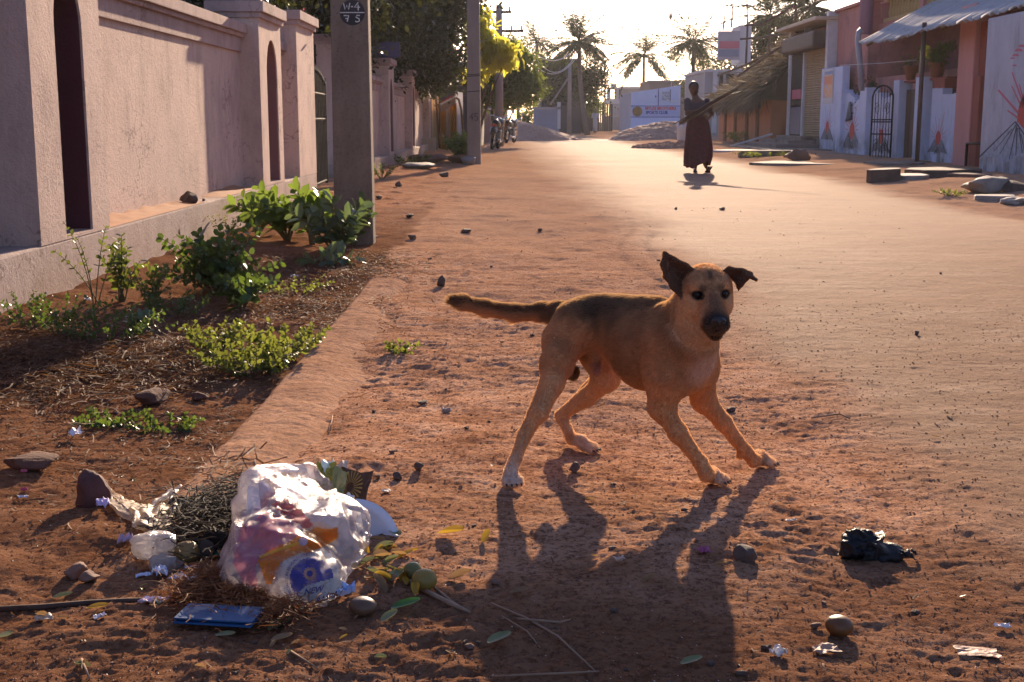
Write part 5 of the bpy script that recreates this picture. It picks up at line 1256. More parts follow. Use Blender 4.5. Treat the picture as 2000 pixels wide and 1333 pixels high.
tangle('dry reddish grass litter under the milkweed and bush', [(560, 520, .4), (620, 545, .5), (700, 520, .4), (520, 610, .3), (640, 600, .35), (420, 640, .25), (680, 640, .2)], 6000, .08, 4, lift=.02)
tangle('scattered dry straw and stalks on the soil left of the slab', [(330, 800, .4), (150, 850, .5), (420, 860, .35), (250, 930, .4), (560, 650, .5)], 1700, .06, 5, lift=.008, w=.0016)
tangle('sparse straw bits blown over the sand around the dog', [(900, 760, .7), (1200, 800, .7), (1000, 1100, .6), (1500, 1000, .7), (700, 1250, .4), (1300, 1250, .5), (1700, 900, .7), (850, 600, 1.2)], 700, .035, 6, lift=.003, w=.0012)
# ---------------------------------------------------------------- litter in the foreground
def G3(px, py, dz=0): p = GG(px, py); p.z += dz; return p
# --- the white carrier bag
BD = 2.62
bc = GG(560, 1165)
def bag_uv(px, py, Y): return P(px, py, Y)
s = SDF((-.78, 2.05, -.03), (-.22, 2.95, .36), .0046, far=.05)
def PY(px, py, Y): return tuple(P(px, py, Y))
# outline read from the photo: left bulge, right bulge, handles on top
s.ell(PY(495, 1128, 2.38), (.068, .09, .074), k=.04); s.ell(PY(585, 1150, 2.33), (.092, .10, .088), k=.05)
s.ell(PY(650, 1090, 2.50), (.060, .10, .105), k=.05); s.ell(PY(560, 1090, 2.44), (.10, .09, .078), k=.06); s.ell(PY(500, 1068, 2.47), (.06, .08, .07), k=.05); s.ell(PY(640, 1060, 2.52), (.06, .09, .08), k=.05); s.ell(PY(540, 1020, 2.62), (.085, .10, .085), k=.05)
s.ell(PY(640, 1030, 2.62), (.075, .10, .075), k=.05); s.cap(PY(448, 1125, 2.42), PY(600, 1180, 2.31), .024, .030, .04)
s.ell(PY(505, 975, 2.66), (.045, .08, .065), k=.04); s.ell(PY(585, 985, 2.70), (.075, .08, .05), k=.04)
s.cap(PY(690, 1015, 2.62), PY(672, 1085, 2.55), .022, .03, .04)
s.cap(PY(490, 935, 2.66), PY(500, 1000, 2.62), .018, .03, .03)
s.cap(PY(490, 930, 2.68), PY(600, 922, 2.80), .014, .012, .02); s.cap(PY(600, 922, 2.80), PY(640, 950, 2.80), .012, .02, .02)
def crease(p):
    q = p * 7; a = n3(q + 3 * n3(q, 4)[:, None], 1); b = n3(p * np.array([18, 9, 14]) + 2, 2); c = n3(p * 42, 3)
    return .036 * (np.abs(a) - .12) + .026 * (np.abs(b) - .09) + .006 * c + .012 * (np.abs(n3(p * 30 + 2.5 * n3(p * 12, 8)[:, None], 6)) - .1) + .016 * (np.abs(n3(p * np.array([11, 11, 26]) + 9, 5)) - .1)
s.disp(crease)
Vb, Fb = s.mesh(0)
zg = ground_h(Vb[:, 0], Vb[:, 1]); Vb[:, 2] = np.maximum(Vb[:, 2], zg + .002)
Vb_in = Vb - vnormals(Vb, Fb) * .011
def plastic(name, tint, alpha, rough=.22, milky=.5, bs=.7, fz=.55):
    t = NT(name)
    di = t.new('ShaderNodeBsdfDiffuse'); di.inputs[0].default_value = tint
    tl = t.new('ShaderNodeBsdfTranslucent'); tl.inputs[0].default_value = tint
    tp = t.new('ShaderNodeBsdfTransparent'); tp.inputs[0].default_value = (1, 1, 1, 1)
    gl = t.new('ShaderNodeBsdfGlossy'); gl.inputs['Roughness'].default_value = rough; gl.inputs[0].default_value = (1, 1, 1, 1)
    h = t.bump(t.noise(30, 6, .7, stretch=(1.6, 1, .35), dist=1.6), bs, .010); h = t.bump(t.noise(150, 3, .6), .25, .002, h)
    for nd in (gl, di): t.l.new(h, nd.inputs['Normal'])
    m1 = t.new('ShaderNodeMixShader'); m1.inputs[0].default_value = milky; t.l.new(di.outputs[0], m1.inputs[1]); t.l.new(tl.outputs[0], m1.inputs[2])
    m2 = t.new('ShaderNodeMixShader'); t.set(m2.inputs[0], t.ramp(t.noise(14, 5, .65), [(.35, alpha - .16), (.65, alpha + .18)])); t.l.new(m1.outputs[0], m2.inputs[1]); t.l.new(tp.outputs[0], m2.inputs[2])
    fr = t.new('ShaderNodeFresnel'); fr.inputs[0].default_value = 1.45; t.l.new(h, fr.inputs['Normal'])
    m3 = t.new('ShaderNodeMixShader'); t.set(m3.inputs[0], t.math('MULTIPLY', fr.outputs[0], fz)); t.l.new(m2.outputs[0], m3.inputs[1]); t.l.new(gl.outputs[0], m3.inputs[2])
    t.l.new(m3.outputs[0], t.out.inputs[0]); return t.mat
M_BAG = plastic('milky_plastic', (.66, .60, .63, 1), .58)
bag = empty('carrier_bag', tuple(bc), label='crumpled see through white carrier bag of rubbish with orange and blue print', cat='plastic bag')
ob = npmesh('bag_film', Vb - np.array(bc), Fb, M_BAG, bag)
# contents
def blob(name, px, py, Y, r, col, col2, seed, amp=.3):
    V, F = stone_mesh(r, seed, amp=amp, ang=False)
    o = npmesh(name, V, F, surf('content_%d' % seed, col, col2, 25, .7, .6, 60, .006), bag); o.location = P(px, py, Y) - bc; return o
blob('pink_wrapper', 505, 1065, 2.53, (.052, .05, .070), (.55, .16, .17, 1), (.62, .35, .36, 1), 51)
blob('red_wrapper', 540, 1005, 2.60, (.035, .04, .05), (.45, .06, .06, 1), (.5, .25, .25, 1), 52)
blob('pink_paper', 478, 1125, 2.45, (.035, .05, .05), (.55, .30, .30, 1), (.6, .45, .43, 1), 53)
blob('blue_wrapper', 512, 975, 2.64, (.02, .03, .035), (.12, .14, .40, 1), (.4, .4, .6, 1), 54)
blob('brown_scraps', 600, 1120, 2.48, (.06, .06, .055), (.16, .09, .05, 1), (.3, .2, .12, 1), 55)
blob('white_paper', 640, 1010, 2.66, (.05, .05, .035), (.62, .58, .52, 1), (.75, .72, .68, 1), 56)
blob('orange_peel', 620, 1050, 2.6, (.04, .04, .03), (.62, .25, .05, 1), (.62, .4, .1, 1), 57)
# print projected on the film
tree_b = BVHTree.FromPolygons([Vector(v) for v in Vb], [tuple(int(i) for i in f) for f in Fb])
def proj(px, py, off=.0025):
    d = Vector(ray(px, py)).normalized(); hit = tree_b.ray_cast(Vector((0, 0, HC)), d)
    return None if hit[0] is None else hit[0] - d * off
# the print is a design in its own flat coordinates (cm on the bag), laid on the film
cx0, cy0 = 604, 1125; S_ = 1.0; ROT = math.radians(-14)
def on_bag(u, v):
    c, s_ = math.cos(ROT), math.sin(ROT); return cx0 + (u * c - v * s_), cy0 + (u * s_ + v * c)
def decal(name, poly, mat, off=.0025, res=3.0, raw=False):
    """fill a polygon with a fine grid and drape it over the bag film"""
    P2 = np.array([(p if raw else on_bag(*p)) for p in poly], float); lo = P2.min(0); hi = P2.max(0)
    xs = np.arange(lo[0], hi[0] + res, res); ys = np.arange(lo[1], hi[1] + res, res)
    def inside(x, y):
        c = False; j = len(P2) - 1
        for i in range(len(P2)):
            if ((P2[i][1] > y) != (P2[j][1] > y)) and (x < (P2[j][0] - P2[i][0]) * (y - P2[i][1]) / (P2[j][1] - P2[i][1]) + P2[i][0]): c = not c
            j = i
        return c
    vid = {}; V = []; F = []
    def vert(i, j):
        if (i, j) not in vid:
            q = proj(xs[i], ys[j], off); vid[(i, j)] = None if q is None else len(V)
            if q is not None: V.append(tuple(q - bc))
        return vid[(i, j)]
    for i in range(len(xs) - 1):
        for j in range(len(ys) - 1):
            if inside((xs[i] + xs[i + 1]) / 2, (ys[j] + ys[j + 1]) / 2):
                q = [vert(i, j), vert(i, j + 1), vert(i + 1, j + 1), vert(i + 1, j)]
                if None not in q: F.append(tuple(q))
    if not F: return None
    b = MB(); b.add(V, F); return b.build(name, mat, ob, smooth=True)
def inkmat(name, c, c2=None, tr=.35):
    t = NT(name); cc = t.ramp(t.noise(45, 5, .7), [(.35, c), (.7, c2 or c)]); t.done(cc, .4, None, .4)
    tl = t.new('ShaderNodeBsdfTranslucent'); t.set(tl.inputs[0], cc); m = t.new('ShaderNodeMixShader'); m.inputs[0].default_value = tr
    t.l.new(t.bsdf.outputs[0], m.inputs[1]); t.l.new(tl.outputs[0], m.inputs[2])
    tp = t.new('ShaderNodeBsdfTransparent'); m2 = t.new('ShaderNodeMixShader'); t.set(m2.inputs[0], t.ramp(t.noise(30, 6, .7), [(.45, 0.05), (.68, .7)])); t.l.new(m.outputs[0], m2.inputs[1]); t.l.new(tp.outputs[0], m2.inputs[2])
    t.l.new(m2.outputs[0], t.out.inputs[0]); return t.mat
M_INKO = inkmat('orange_ink', (.70, .18, .01, 1), (.80, .30, .02, 1), .6); M_INKB = inkmat('blue_ink', (.03, .03, .20, 1), (.06, .05, .28, 1), .3); M_INKW = inkmat('cream_ink', (.62, .56, .48, 1), (.7, .66, .6, 1), .5)
def circ(r, cx=0, cy=0, a0=0, a1=2 * PI, n=40): return [(cx + r * math.cos(a), cy + r * math.sin(a)) for a in np.linspace(a0, a1, n)]
decal('cream_ring', circ(62, 0, 6), M_INKW, .0015, 3)
decal('blue_disc', circ(43, 3, 8), M_INKB, .003, 2.5)
gear = []
for k in range(28):
    r = 14 if k % 2 else 10.5; a = 2 * PI * k / 28; gear.append((2 + r * math.cos(a), -4 + r * math.sin(a)))
decal('sun_emblem', gear, inkmat('emblem_ink', (.55, .25, .15, 1), (.6, .35, .2, 1)), .0042, 1.2); decal('sun_centre', circ(6, 2, -4), M_INKB, .0052, 1.2)
decal('orange_banner', [(504, 1095), (520, 1078), (560, 1060), (602, 1038), (618, 1030), (640, 1034), (660, 1030), (662, 1046), (640, 1058), (600, 1075), (565, 1090), (548, 1098), (540, 1118), (530, 1140), (520, 1142), (512, 1120)], M_INKO, .003, 3, True)
decal('pink_patch', [(470, 1030), (520, 1000), (560, 1015), (590, 1040), (560, 1062), (512, 1082), (498, 1110), (505, 1150), (475, 1140), (455, 1100)], inkmat('pink_ink', (.50, .14, .20, 1), (.60, .28, .34, 1), .5), .002, 3, True)
decal('red_patch', [(530, 985), (560, 975), (600, 1010), (612, 1028), (596, 1034), (565, 1012)], inkmat('red_ink', (.48, .05, .06, 1), (.6, .2, .15, 1), .5), .002, 3, True)
decal('orange_drip', [(625, 1040), (655, 1034), (662, 1050), (640, 1064), (600, 1082), (592, 1078), (612, 1056)], M_INKO, .0045, 2, True)
decal('yellow_edge', [(506, 1086), (560, 1066), (600, 1052), (601, 1056), (562, 1071), (507, 1091)], inkmat('yellow_ink', (.75, .45, .04, 1)), .0045, 1.5, True)
decal('lilac_disc', circ(9, 592, 1057), inkmat('lilac_ink', (.5, .4, .5, 1)), .005, 1.5, True)
def text_decal(body, size, fn, name, mat, off=.005):
    cu = bpy.data.curves.new(name, 'FONT'); cu.body = body; cu.size = 1; cu.align_x = 'CENTER'; cu.resolution_u = 2; cu.offset = .02
    tmp = bpy.data.objects.new(name, cu); COL.objects.link(tmp); dg = bpy.context.evaluated_depsgraph_get(); me = bpy.data.meshes.new_from_object(tmp.evaluated_get(dg)); bpy.data.objects.remove(tmp)
    V = []; bad = set()
    for i, v in enumerate(me.vertices):
        q = proj(*fn(v.co.x * size, v.co.y * size), off)
        if q is None: bad.add(i); q = bc
        V.append(tuple(Vector(q) - bc))
    F = [tuple(p.vertices) for p in me.polygons if not any(i in bad for i in p.vertices)]
    b = MB(); b.add(V, F); return b.build(name, mat, ob)
def arc(R, a0):
    def f(x, y):
        a = a0 + x / R; r = R + y; return on_bag(3 + r * math.cos(a), 8 + r * math.sin(a))
    return f
text_decal('SPECIALIST IN BENGALI SWEETS', 7.5, arc(47, math.radians(-140)), 'ring_text', M_INKB)
text_decal('NEW', 17, lambda x, y: (612 + x * .95 + y * .25, 1159 - y - x * .18), 'print_text', M_INKB)
text_decal('RASRAJ', 17, lambda x, y: (640 + x * .85 + y * .2, 1172 - y - x * .30), 'print_text', M_INKB)
decal('white_banner', [(580, 1160), (600, 1143), (650, 1130), (676, 1135), (668, 1158), (610, 1180)], M_INKW, .0036, 2.5, True)
# handle loop: flat ribbon of film
def ribbon(pts, w, mat, name, parent, org):
    V = []; n = len(pts)
    for i, p in enumerate(pts):
        d = (Vector(pts[min(i + 1, n - 1)]) - Vector(pts[max(i - 1, 0)])).normalized(); sd = d.cross(Vector((.2, -.5, .8))).normalized() * (w[i] if hasattr(w, '__len__') else w)
        V += [Vector(p) - sd, Vector(p) + sd * .2 + Vector((0, .006, .004)), Vector(p) + sd]
    b = MB(); b.add([tuple(v - Vector(org)) for v in V], [(i * 3 + k, i * 3 + k + 1, i * 3 + k + 4, i * 3 + k + 3) for i in range(n - 1) for k in (0, 1)]); return b.build(name, mat, parent, smooth=True)
M_FILM = plastic('bag_film_clear', (.85, .84, .85, 1), .30, .15)
ribbon([P(476, 1000, 2.6), P(478, 960, 2.63), P(484, 928, 2.66), P(510, 916, 2.70), P(560, 914, 2.74), P(596, 914, 2.78), P(604, 922, 2.80), P(585, 935, 2.76), P(550, 950, 2.70)], .013, M_FILM, 'bag_handle', bag, bc)
ribbon([P(500, 920, 2.66), P(494, 960, 2.58), P(496, 1000, 2.53), P(530, 1020, 2.50), P(560, 1030, 2.48)], [.006, .012, .016, .008, .003], M_FILM, 'bag_fold', bag, bc)
ribbon([P(560, 955, 2.62), P(610, 985, 2.58), P(650, 1000, 2.55), P(700, 1010, 2.56), P(706, 1040, 2.56)], [.003, .008, .012, .014, .006], M_FILM, 'bag_fold', bag, bc)
# --- paper plate leaning behind
pl = empty('paper_plate', tuple(P(690, 1066, 2.66)), label='white round paper plate leaning on the right of the carrier bag', cat='plate')
q = MB(); R0 = .102; q.lathe([(0, .0), (R0 * .70, .0), (R0 * .80, .010), (R0, .016), (R0 * 1.0, .019), (R0 * .79, .013), (R0 * .69, .003), (0, .003)], n=48)
q.build('plate_disc', surf('plate_card', (.66, .68, .74, 1), (.60, .61, .68, 1), 9, .7, .2), pl, smooth=True); pl.rotation_euler = (math.radians(68), math.radians(14), math.radians(12))

# --- torn wrappers behind the bag
def crumple(name, label, loc, size, seed, mat, fl=.3, rz=0, par=None, n=14, ax=(0, 0), cat='litter'):
    rs = np.random.RandomState(seed); xs = np.linspace(-.5, .5, n); X, Y = np.meshgrid(xs, xs)
    edge = 1 + .35 * n2(np.arctan2(Y, X) * 2, X * 0, seed)
    Zz = fl * (np.abs(n2(X * 3.3, Y * 3.3, seed)) * 1.6 + .6 * np.abs(n2(X * 7, Y * 7, seed + 1))) 
    V = np.stack([X * size[0] * edge + .06 * size[0] * n2(X * 6, Y * 6, seed + 2), Y * size[1] * edge + .06 * size[1] * n2(X * 6, Y * 6, seed + 3), Zz * min(size)], -1).reshape(-1, 3)
    i, j = np.meshgrid(np.arange(n - 1), np.arange(n - 1), indexing='ij'); qq = (i * n + j).ravel()
    o = npmesh(name, V, np.stack([qq, qq + 1, qq + n + 1, qq + n], 1), mat, smooth=False); tag(o, label, cat); o.location = loc; o.rotation_euler = (ax[0], ax[1], rz)
    so = o.modifiers.new('t', 'SOLIDIFY'); so.thickness = .0012; return o
def card(name, c1, c2=None, rough=.5, tr=0): 
    return surf(name, c1, c2, 30, rough, .3, 90, .003)
wr = crumple('printed_wrapper', 'brown packet with a yellow sunburst print behind the bag', P(688, 965, 2.84), (.075, .11), 61, card('brown_print', (.06, .03, .02, 1), (.09, .05, .03, 1)), .12, -.3, ax=(math.radians(55), 0))
b = MB()
for k in range(22):
    a = 2 * PI * k / 22; r0, r1 = .009, .031; t = .05
    b.add([(r0 * math.cos(a - t), r0 * math.sin(a - t) * 1.3 + .01, .021), (r1 * math.cos(a - t), r1 * math.sin(a - t) * 1.3 + .01, .021), (r1 * math.cos(a + t), r1 * math.sin(a + t) * 1.3 + .01, .021), (r0 * math.cos(a + t), r0 * math.sin(a + t) * 1.3 + .01, .021)], [(0, 1, 2, 3)])
b.build('sunburst_print', card('yellow_print', (.36, .22, .05, 1)), wr)
crumple('torn_wrapper', 'olive yellow foil flap sticking up from the bag top', P(632, 932, 2.84), (.05, .07), 62, card('olive_foil', (.26, .22, .03, 1), (.36, .32, .06, 1), .35), .35, .4, ax=(.9, .3))
crumple('torn_wrapper', 'pale mint scrap at the very top of the bag', P(646, 924, 2.86), (.035, .06), 63, card('mint', (.55, .72, .60, 1), (.7, .75, .7, 1), .4), .35, 1.0, ax=(1.1, 0))
crumple('torn_wrapper', 'dark red scrap beside the olive flap', P(606, 931, 2.84), (.035, .03), 64, card('dark_red', (.30, .02, .02, 1)), .3, .2, ax=(.9, 0))
crumple('torn_wrapper', 'crumpled beige tissue behind the bag top', P(655, 925, 2.92), (.06, .05), 65, card('beige_tissue', (.48, .38, .30, 1), (.6, .5, .42, 1), .8), .6, .2, ax=(.7, 0))
crumple('torn_wrapper', 'green and yellow packet edge on the right of the bag opening', P(657, 962, 2.80), (.035, .12), 66, card('green_packet', (.12, .14, .04, 1), (.40, .33, .14, 1), .5), .3, .3, ax=(.95, .4))
crumple('torn_wrapper', 'small white foam piece between bag and sunburst packet', P(672, 975, 2.78), (.045, .03), 67, card('foam', (.75, .74, .7, 1)), .5, 0)
# --- cream plastic sheet stretching left
sh = SDF((-1.05, 2.35, -.02), (-.6, 3.0, .2), .005, far=.04)
M_CREAMFILM = plastic('cream_plastic', (.58, .42, .24, 1), .22, .6, .5, .25, .12)
def film(name, label, poly, mat, seed, bumpz=.02, res=26, cat='plastic sheet', lift=.012):
    """poly given as ground pixels corner grid: 4 sides"""
    (a, b_, c, d) = [GG(*p) for p in poly]; V = []
    for i in range(res):
        for j in range(res):
            u, v = i / (res - 1), j / (res - 1); p = a.lerp(b_, u).lerp(d.lerp(c, u), v)
            p.x += .02 * float(n2(u * 4, v * 4, seed)); p.y += .03 * float(n2(u * 4, v * 4, seed + 1)); e = min(u, v, 1 - u, 1 - v)
            z = gz(p.x, p.y) + lift * (1 if e > .02 else .2) + bumpz * abs(float(n2(u * 3, v * 4, seed + 2))) * 1.6 + bumpz * .22 * abs(float(n2(u * 11, v * 8, seed + 3)))
            V.append((p.x, p.y, z))
    V = np.array(V); i, j = np.meshgrid(np.arange(res - 1), np.arange(res - 1), indexing='ij'); q = (i * res + j).ravel()
    return npmesh(name, V, np.stack([q, q + 1, q + res + 1, q + res], 1), mat, smooth=True, label=label, cat=cat)
film('plastic_sheet', 'cream soiled plastic sheet lying lit through, left of the rubbish', [(262, 1035), (322, 1056), (350, 1000), (250, 996)], M_CREAMFILM, 3, .022)
film('plastic_sheet', 'twisted pointed tail of cream plastic reaching to the dark stone', [(200, 966), (260, 1035), (285, 1000), (206, 962)], M_CREAMFILM, 4, .012)
film('plastic_sheet', 'pale thin plastic flap with blue print behind the cream sheet', [(290, 1000), (390, 992), (405, 968), (330, 972)], plastic('pale_film', (.45, .38, .32, 1), .4, .5, .4, .25, .15), 5, .02)
crumple('torn_wrapper', 'tiny blue and white printed scrap on the pale film', G3(392, 978, .02), (.04, .03), 70, card('blue_scrap', (.1, .25, .6, 1), (.6, .65, .75, 1)), .4, .3)
V, F = stone_mesh((.044, .04, .030), 71, amp=.35, ang=False); o = npmesh('knotted_bag', V, F, plastic('clear_knot', (.72, .66, .62, 1), .25, .12, .5), label='small knotted clear plastic bag with a dented top, left of the round fruit', cat='plastic bag'); o.location = G3(302, 1095, .03)
V, F = stone_mesh((.03, .03, .02), 72, amp=.4, ang=False); o = npmesh('knotted_bag', V, F, plastic('clear_knot2', (.66, .60, .56, 1), .3, .12, .5), label='little twisted plastic knot below the knotted bag', cat='plastic bag'); o.location = G3(325, 1112, .01)
# --- dark rubbish nest
tangle('dark tangled roots and stalks heaped left of the carrier bag', [(420, 1050, .11), (450, 1010, .10), (385, 1030, .08), (470, 985, .06), (400, 1075, .06)], 2300, .08, 11, mat=leafmat('dark_roots', (.015, .012, .008, 1), (.07, .05, .03, 1), .1, (.2, .14, .08, 1), .9, 20), lift=.075, w=.0013)
tangle('pale twigs sticking out behind the carrier bag', [(465, 960, .09), (440, 945, .06)], 90, .14, 12, lift=.08, w=.002)
tangle('brown coconut fibre mat under the carrier bag', [(440, 1150, .08), (500, 1172, .07), (385, 1162, .06), (560, 1200, .05), (420, 1140, .06)], 4500, .055, 13, mat=leafmat('coir', (.14, .04, .010, 1), (.32, .12, .03, 1), .3, (.45, .16, .04, 1), .8, 20), lift=.03, w=.0009)
V, F = stone_mesh((.045, .04, .026), 73, amp=.3, ang=True); o = npmesh('dark_shell', V, F, surf('black_shell', (.010, .008, .007, 1), (.03, .02, .015, 1), 20, .9, .6, spec=.1), label='black half shell lying against the left side of the bag', cat='shell'); o.location = G3(420, 1085, .03)
b = MB(); b.lathe([(0, 0), (.016, .003), (.018, .008), (.014, .01), (0, .008)], n=20); o = b.build('shell_disc', surf('shell_inside', (.06, .045, .035, 1), (.09, .065, .05, 1), 20, .6, .3), o, smooth=True); o.location = (-.005, -.042, .004); o.rotation_euler = (PI / 2, 0, 0)
# fruit and eggs
def fruit(label, px, py, r, col, col2, seed, sq=.93, name='fruit', rot=0):
    V, F = stone_mesh((r * 1.05, r, r * sq), seed, amp=.03, ang=False)
    o = npmesh(name, V, F, surf('skin_%d' % seed, col, col2, 30, .5, .25, 120, .002, spec=.4), label=label, cat=name); p = GG(px, py); o.location = (p.x, p.y, p.z + r * sq * .9); o.rotation_euler = (0, rot, rot * 2); return o
fruit('yellow brown round fruit between clear bag and shell', 366, 1098, .026, (.22, .13, .04, 1), (.30, .19, .06, 1), 81)
fruit('olive yellow round fruit standing right of the leaf litter', 829, 1152, .024, (.26, .16, .025, 1), (.18, .13, .03, 1), 82)
fruit('darker green fruit half hidden behind the olive one', 806, 1128, .018, (.12, .12, .03, 1), (.16, .14, .04, 1), 83)
fruit('tan potato lying right under the carrier bag', 709, 1200, .025, (.09, .045, .025, 1), (.12, .065, .035, 1), 84, .7, 'potato', .1)
fruit('orange brown potato alone on the sand at the lower right', 1638, 1240, .0245, (.14, .055, .014, 1), (.10, .042, .012, 1), 85, .78, 'potato', .1)
# blue folder
A = GG(352, 1205); B = GG(498, 1222)
bf = empty('blue_folder', tuple(GG(428, 1222)), label='flat blue plastic folder lying at the front edge of the rubbish', cat='folder'); bf.rotation_euler = (0, 0, math.radians(-8))
M_BLUEF = surf('blue_plastic', (.012, .055, .15, 1), (.018, .08, .19, 1), 9, .6, .3, 60, .002, spec=.2)
for k, z in enumerate((.012, .018)):
    b = MB(); b.box(-.075, .072, -.032 + .005 * k, .045, z, z + .0035); b.build('cover', M_BLUEF, bf, bevel=.0012)
def litter(px, py, size, seed, c1, c2, label, fl=.4, rz=0, name='paper_scrap', dz=.004, ax=(0, 0), rough=.6):
    return crumple(name, label, G3(px, py, dz), size, seed, card('litter_%d' % seed, c1, c2, rough), fl, rz, ax=ax, n=9)
litter(300, 1182, (.05, .03), 90, (.62, .42, .55, 1), (.75, .75, .85, 1), 'folded pink and white paper left of the blue folder', .5, -.2, dz=.006)
litter(148, 857, (.035, .06), 91, (.62, .60, .68, 1), (.7, .7, .75, 1), 'curled white and lilac paper strip on the bare soil at left', .7, .5, dz=.01)
litter(203, 1000, (.03, .035), 92, (.42, .32, .62, 1), (.6, .55, .72, 1), 'crumpled violet paper below the cream plastic tail', .9, .5, dz=.01)
litter(248, 1070, (.035, .03), 93, (.34, .26, .40, 1), (.4, .34, .45, 1), 'crumpled dull mauve paper left of the knotted bag', .9, .2, dz=.01)
litter(312, 1127, (.03, .04), 94, (.50, .55, .72, 1), (.7, .72, .8, 1), 'small torn pale blue paper below the knotted bag', .8, .2, dz=.006)
litter(280, 1128, (.03, .015), 95, (.50, .55, .72, 1), (.7, .72, .8, 1), 'thin pale blue sliver left of the torn blue paper', .4, .5)
litter(345, 1134, (.025, .02), 96, (.50, .55, .72, 1), (.7, .72, .8, 1), 'little pale blue bit right of the torn blue paper', .6, 1.1)
litter(378, 1155, (.025, .03), 97, (.72, .62, .58, 1), (.8, .75, .72, 1), 'white torn scrap on the coconut fibre', .7, .8, dz=.02)
litter(376, 1112, (.03, .015), 98, (.45, .45, .52, 1), None, 'dim grey strip right of the knotted bag foot', .4, .4)
litter(418, 1080, (.035, .012), 99, (.62, .66, .80, 1), None, 'white label strip on the green packet', .15, .15, dz=.025, ax=(.7, 0))
litter(425, 1092, (.06, .035), 100, (.01, .06, .04, 1), (.02, .1, .05, 1), 'dark green packet under the white label strip', .3, .2, dz=.012, rough=.3)
litter(668, 1168, (.05, .03), 101, (.22, .32, .62, 1), (.55, .62, .8, 1), 'blue and white twist of paper right of the bag foot', .9, .3, dz=.008)
litter(48, 962, (.018, .014), 102, (.55, .08, .14, 1), None, 'small red pink plastic bit at the left edge', .8, .3)
litter(47, 925, (.016, .014), 103, (.55, .12, .18, 1), None, 'lone pink bit above the red one at left', .8, .3)
litter(45, 975, (.022, .014), 104, (.6, .62, .72, 1), None, 'white bit under the red one at the left edge', .6, .3)
litter(195, 1210, (.022, .016), 105, (.55, .55, .62, 1), None, 'small grey white scrap near the lower stick', .6, .6)
litter(85, 1214, (.03, .02), 106, (.5, .38, .28, 1), None, 'pale curled chip in the lower left', .5, .4)
litter(755, 964, (.022, .02), 107, (.68, .62, .55, 1), None, 'small white chip lying right of the sunburst packet', .4, .4)
litter(868, 803, (.018, .02), 108, (.42, .36, .32, 1), None, 'greyish torn chip in front of the dog tail', .6, .4)
litter(1210, 1098, (.024, .018), 109, (.62, .42, .32, 1), None, 'thin pale peel on the sand between the dog shadows', .5, .4)
litter(1375, 1082, (.025, .02), 110, (.36, .09, .20, 1), None, 'small magenta wrapper between the leg shadows', .8, .4)
litter(1518, 1282, (.022, .025), 111, (.65, .62, .60, 1), None, 'tiny white scrap at the lower right, left of the potato', .8, .9)
litter(1612, 1275, (.045, .03), 112, (.40, .24, .16, 1), None, 'flat tan husk piece just below the potato', .3, .2)
litter(1910, 1280, (.075, .04), 113, (.42, .24, .16, 1), (.36, .2, .13, 1), 'flat pinkish stone chip in the lower right corner', .15, -.1)
litter(1958, 1228, (.03, .014), 114, (.68, .62, .62, 1), None, 'small glinting white scrap at the right edge', .5, .0)
litter(1545, 1020, (.028, .012), 115, (.62, .45, .34, 1), None, 'thin curled pale bark lying right of the magenta wrapper', .4, .5)
litter(245, 568, (.04, .05), 116, (.55, .50, .48, 1), None, 'crumpled pale paper caught in the weeds by the wall', .8, .4, dz=.04)
litter(172, 594, (.03, .05), 117, (.68, .66, .66, 1), None, 'white paper scrap at the wall foot under the twiggy plant', .7, .4, dz=.02)
litter(590, 520, (.03, .03), 118, (.5, .5, .5, 1), None, 'small grey scrap in the dry grass behind the bush', .7, .4, dz=.01)
litter(575, 545, (.04, .03), 119, (.45, .47, .52, 1), None, 'pale scrap among the dry creeper stalks', .7, .9, dz=.01)
litter(1165, 1062, (.0, .0), 120, (.3, .3, .3, 1), None, 'x') if False else None
# leaves on the ground
M_YL = leafmat('fallen_yellow', (.45, .25, .02, 1), (.55, .33, .03, 1), .3, (.6, .4, .04, 1), .4, 25); M_GL = leafmat('fallen_green', (.16, .18, .07, 1), (.22, .23, .09, 1), .2, (.3, .3, .1, 1), .4, 25); M_BL = leafmat('fallen_brown', (.22, .13, .06, 1), (.34, .22, .11, 1), .3, (.5, .3, .1, 1), .7, 25)
def fleaf(px, py, L, az, mat, label, tilt=.15, group=None, roll=.3, W=.55, name='fallen_leaf'):
    p = G3(px, py, .006); T, Fq = LEAF; c, s_ = math.cos(az), math.sin(az)
    V = []
    for (x, y, z) in T:
        X, Yl, Z = (x - .5) * L, y * W * L, abs(y) * L * roll + (x - .5) * L * tilt + (.12 * L if x > .9 else 0)
        V.append((X * c - Yl * s_, X * s_ + Yl * c, Z))
    Ft = np.array([q for q in [(0, 6, 1), (1, 6, 7), (1, 7, 2), (2, 7, 3), (0, 5, 6), (5, 4, 7), (5, 7, 6), (4, 3, 7)]])
    o = npmesh(name, V, Ft, mat, smooth=True, attrs={'var': np.full(len(V), random.Random(px).random())}, label=label, cat='leaf'); o.location = p; m = o.modifiers.new('s', 'SUBSURF'); m.levels = m.render_levels = 2
    if group: o['group'] = group
    return o
fleaf(880, 1050, .085, -.5, M_YL, 'bright yellow fallen leaf on the sand right of the bag', .2, None, .5)
fleaf(948, 1055, .04, 1.2, M_YL, 'small orange yellow leaf right of the bright yellow one', .6)
fleaf(760, 1212, .05, .9, M_GL, 'pale green leaf below the green one at the lower middle', .2)
fleaf(793, 1190, .07, .3, leafmat('deep_green_leaf', (.04, .12, .02, 1), (.05, .15, .03, 1), .3, None, .35, 25), 'deep green fallen leaf in front of the olive fruit')
fleaf(12, 1246, .035, .4, M_GL, 'round pale green leaf at the left edge', .1, None, .1, .9)
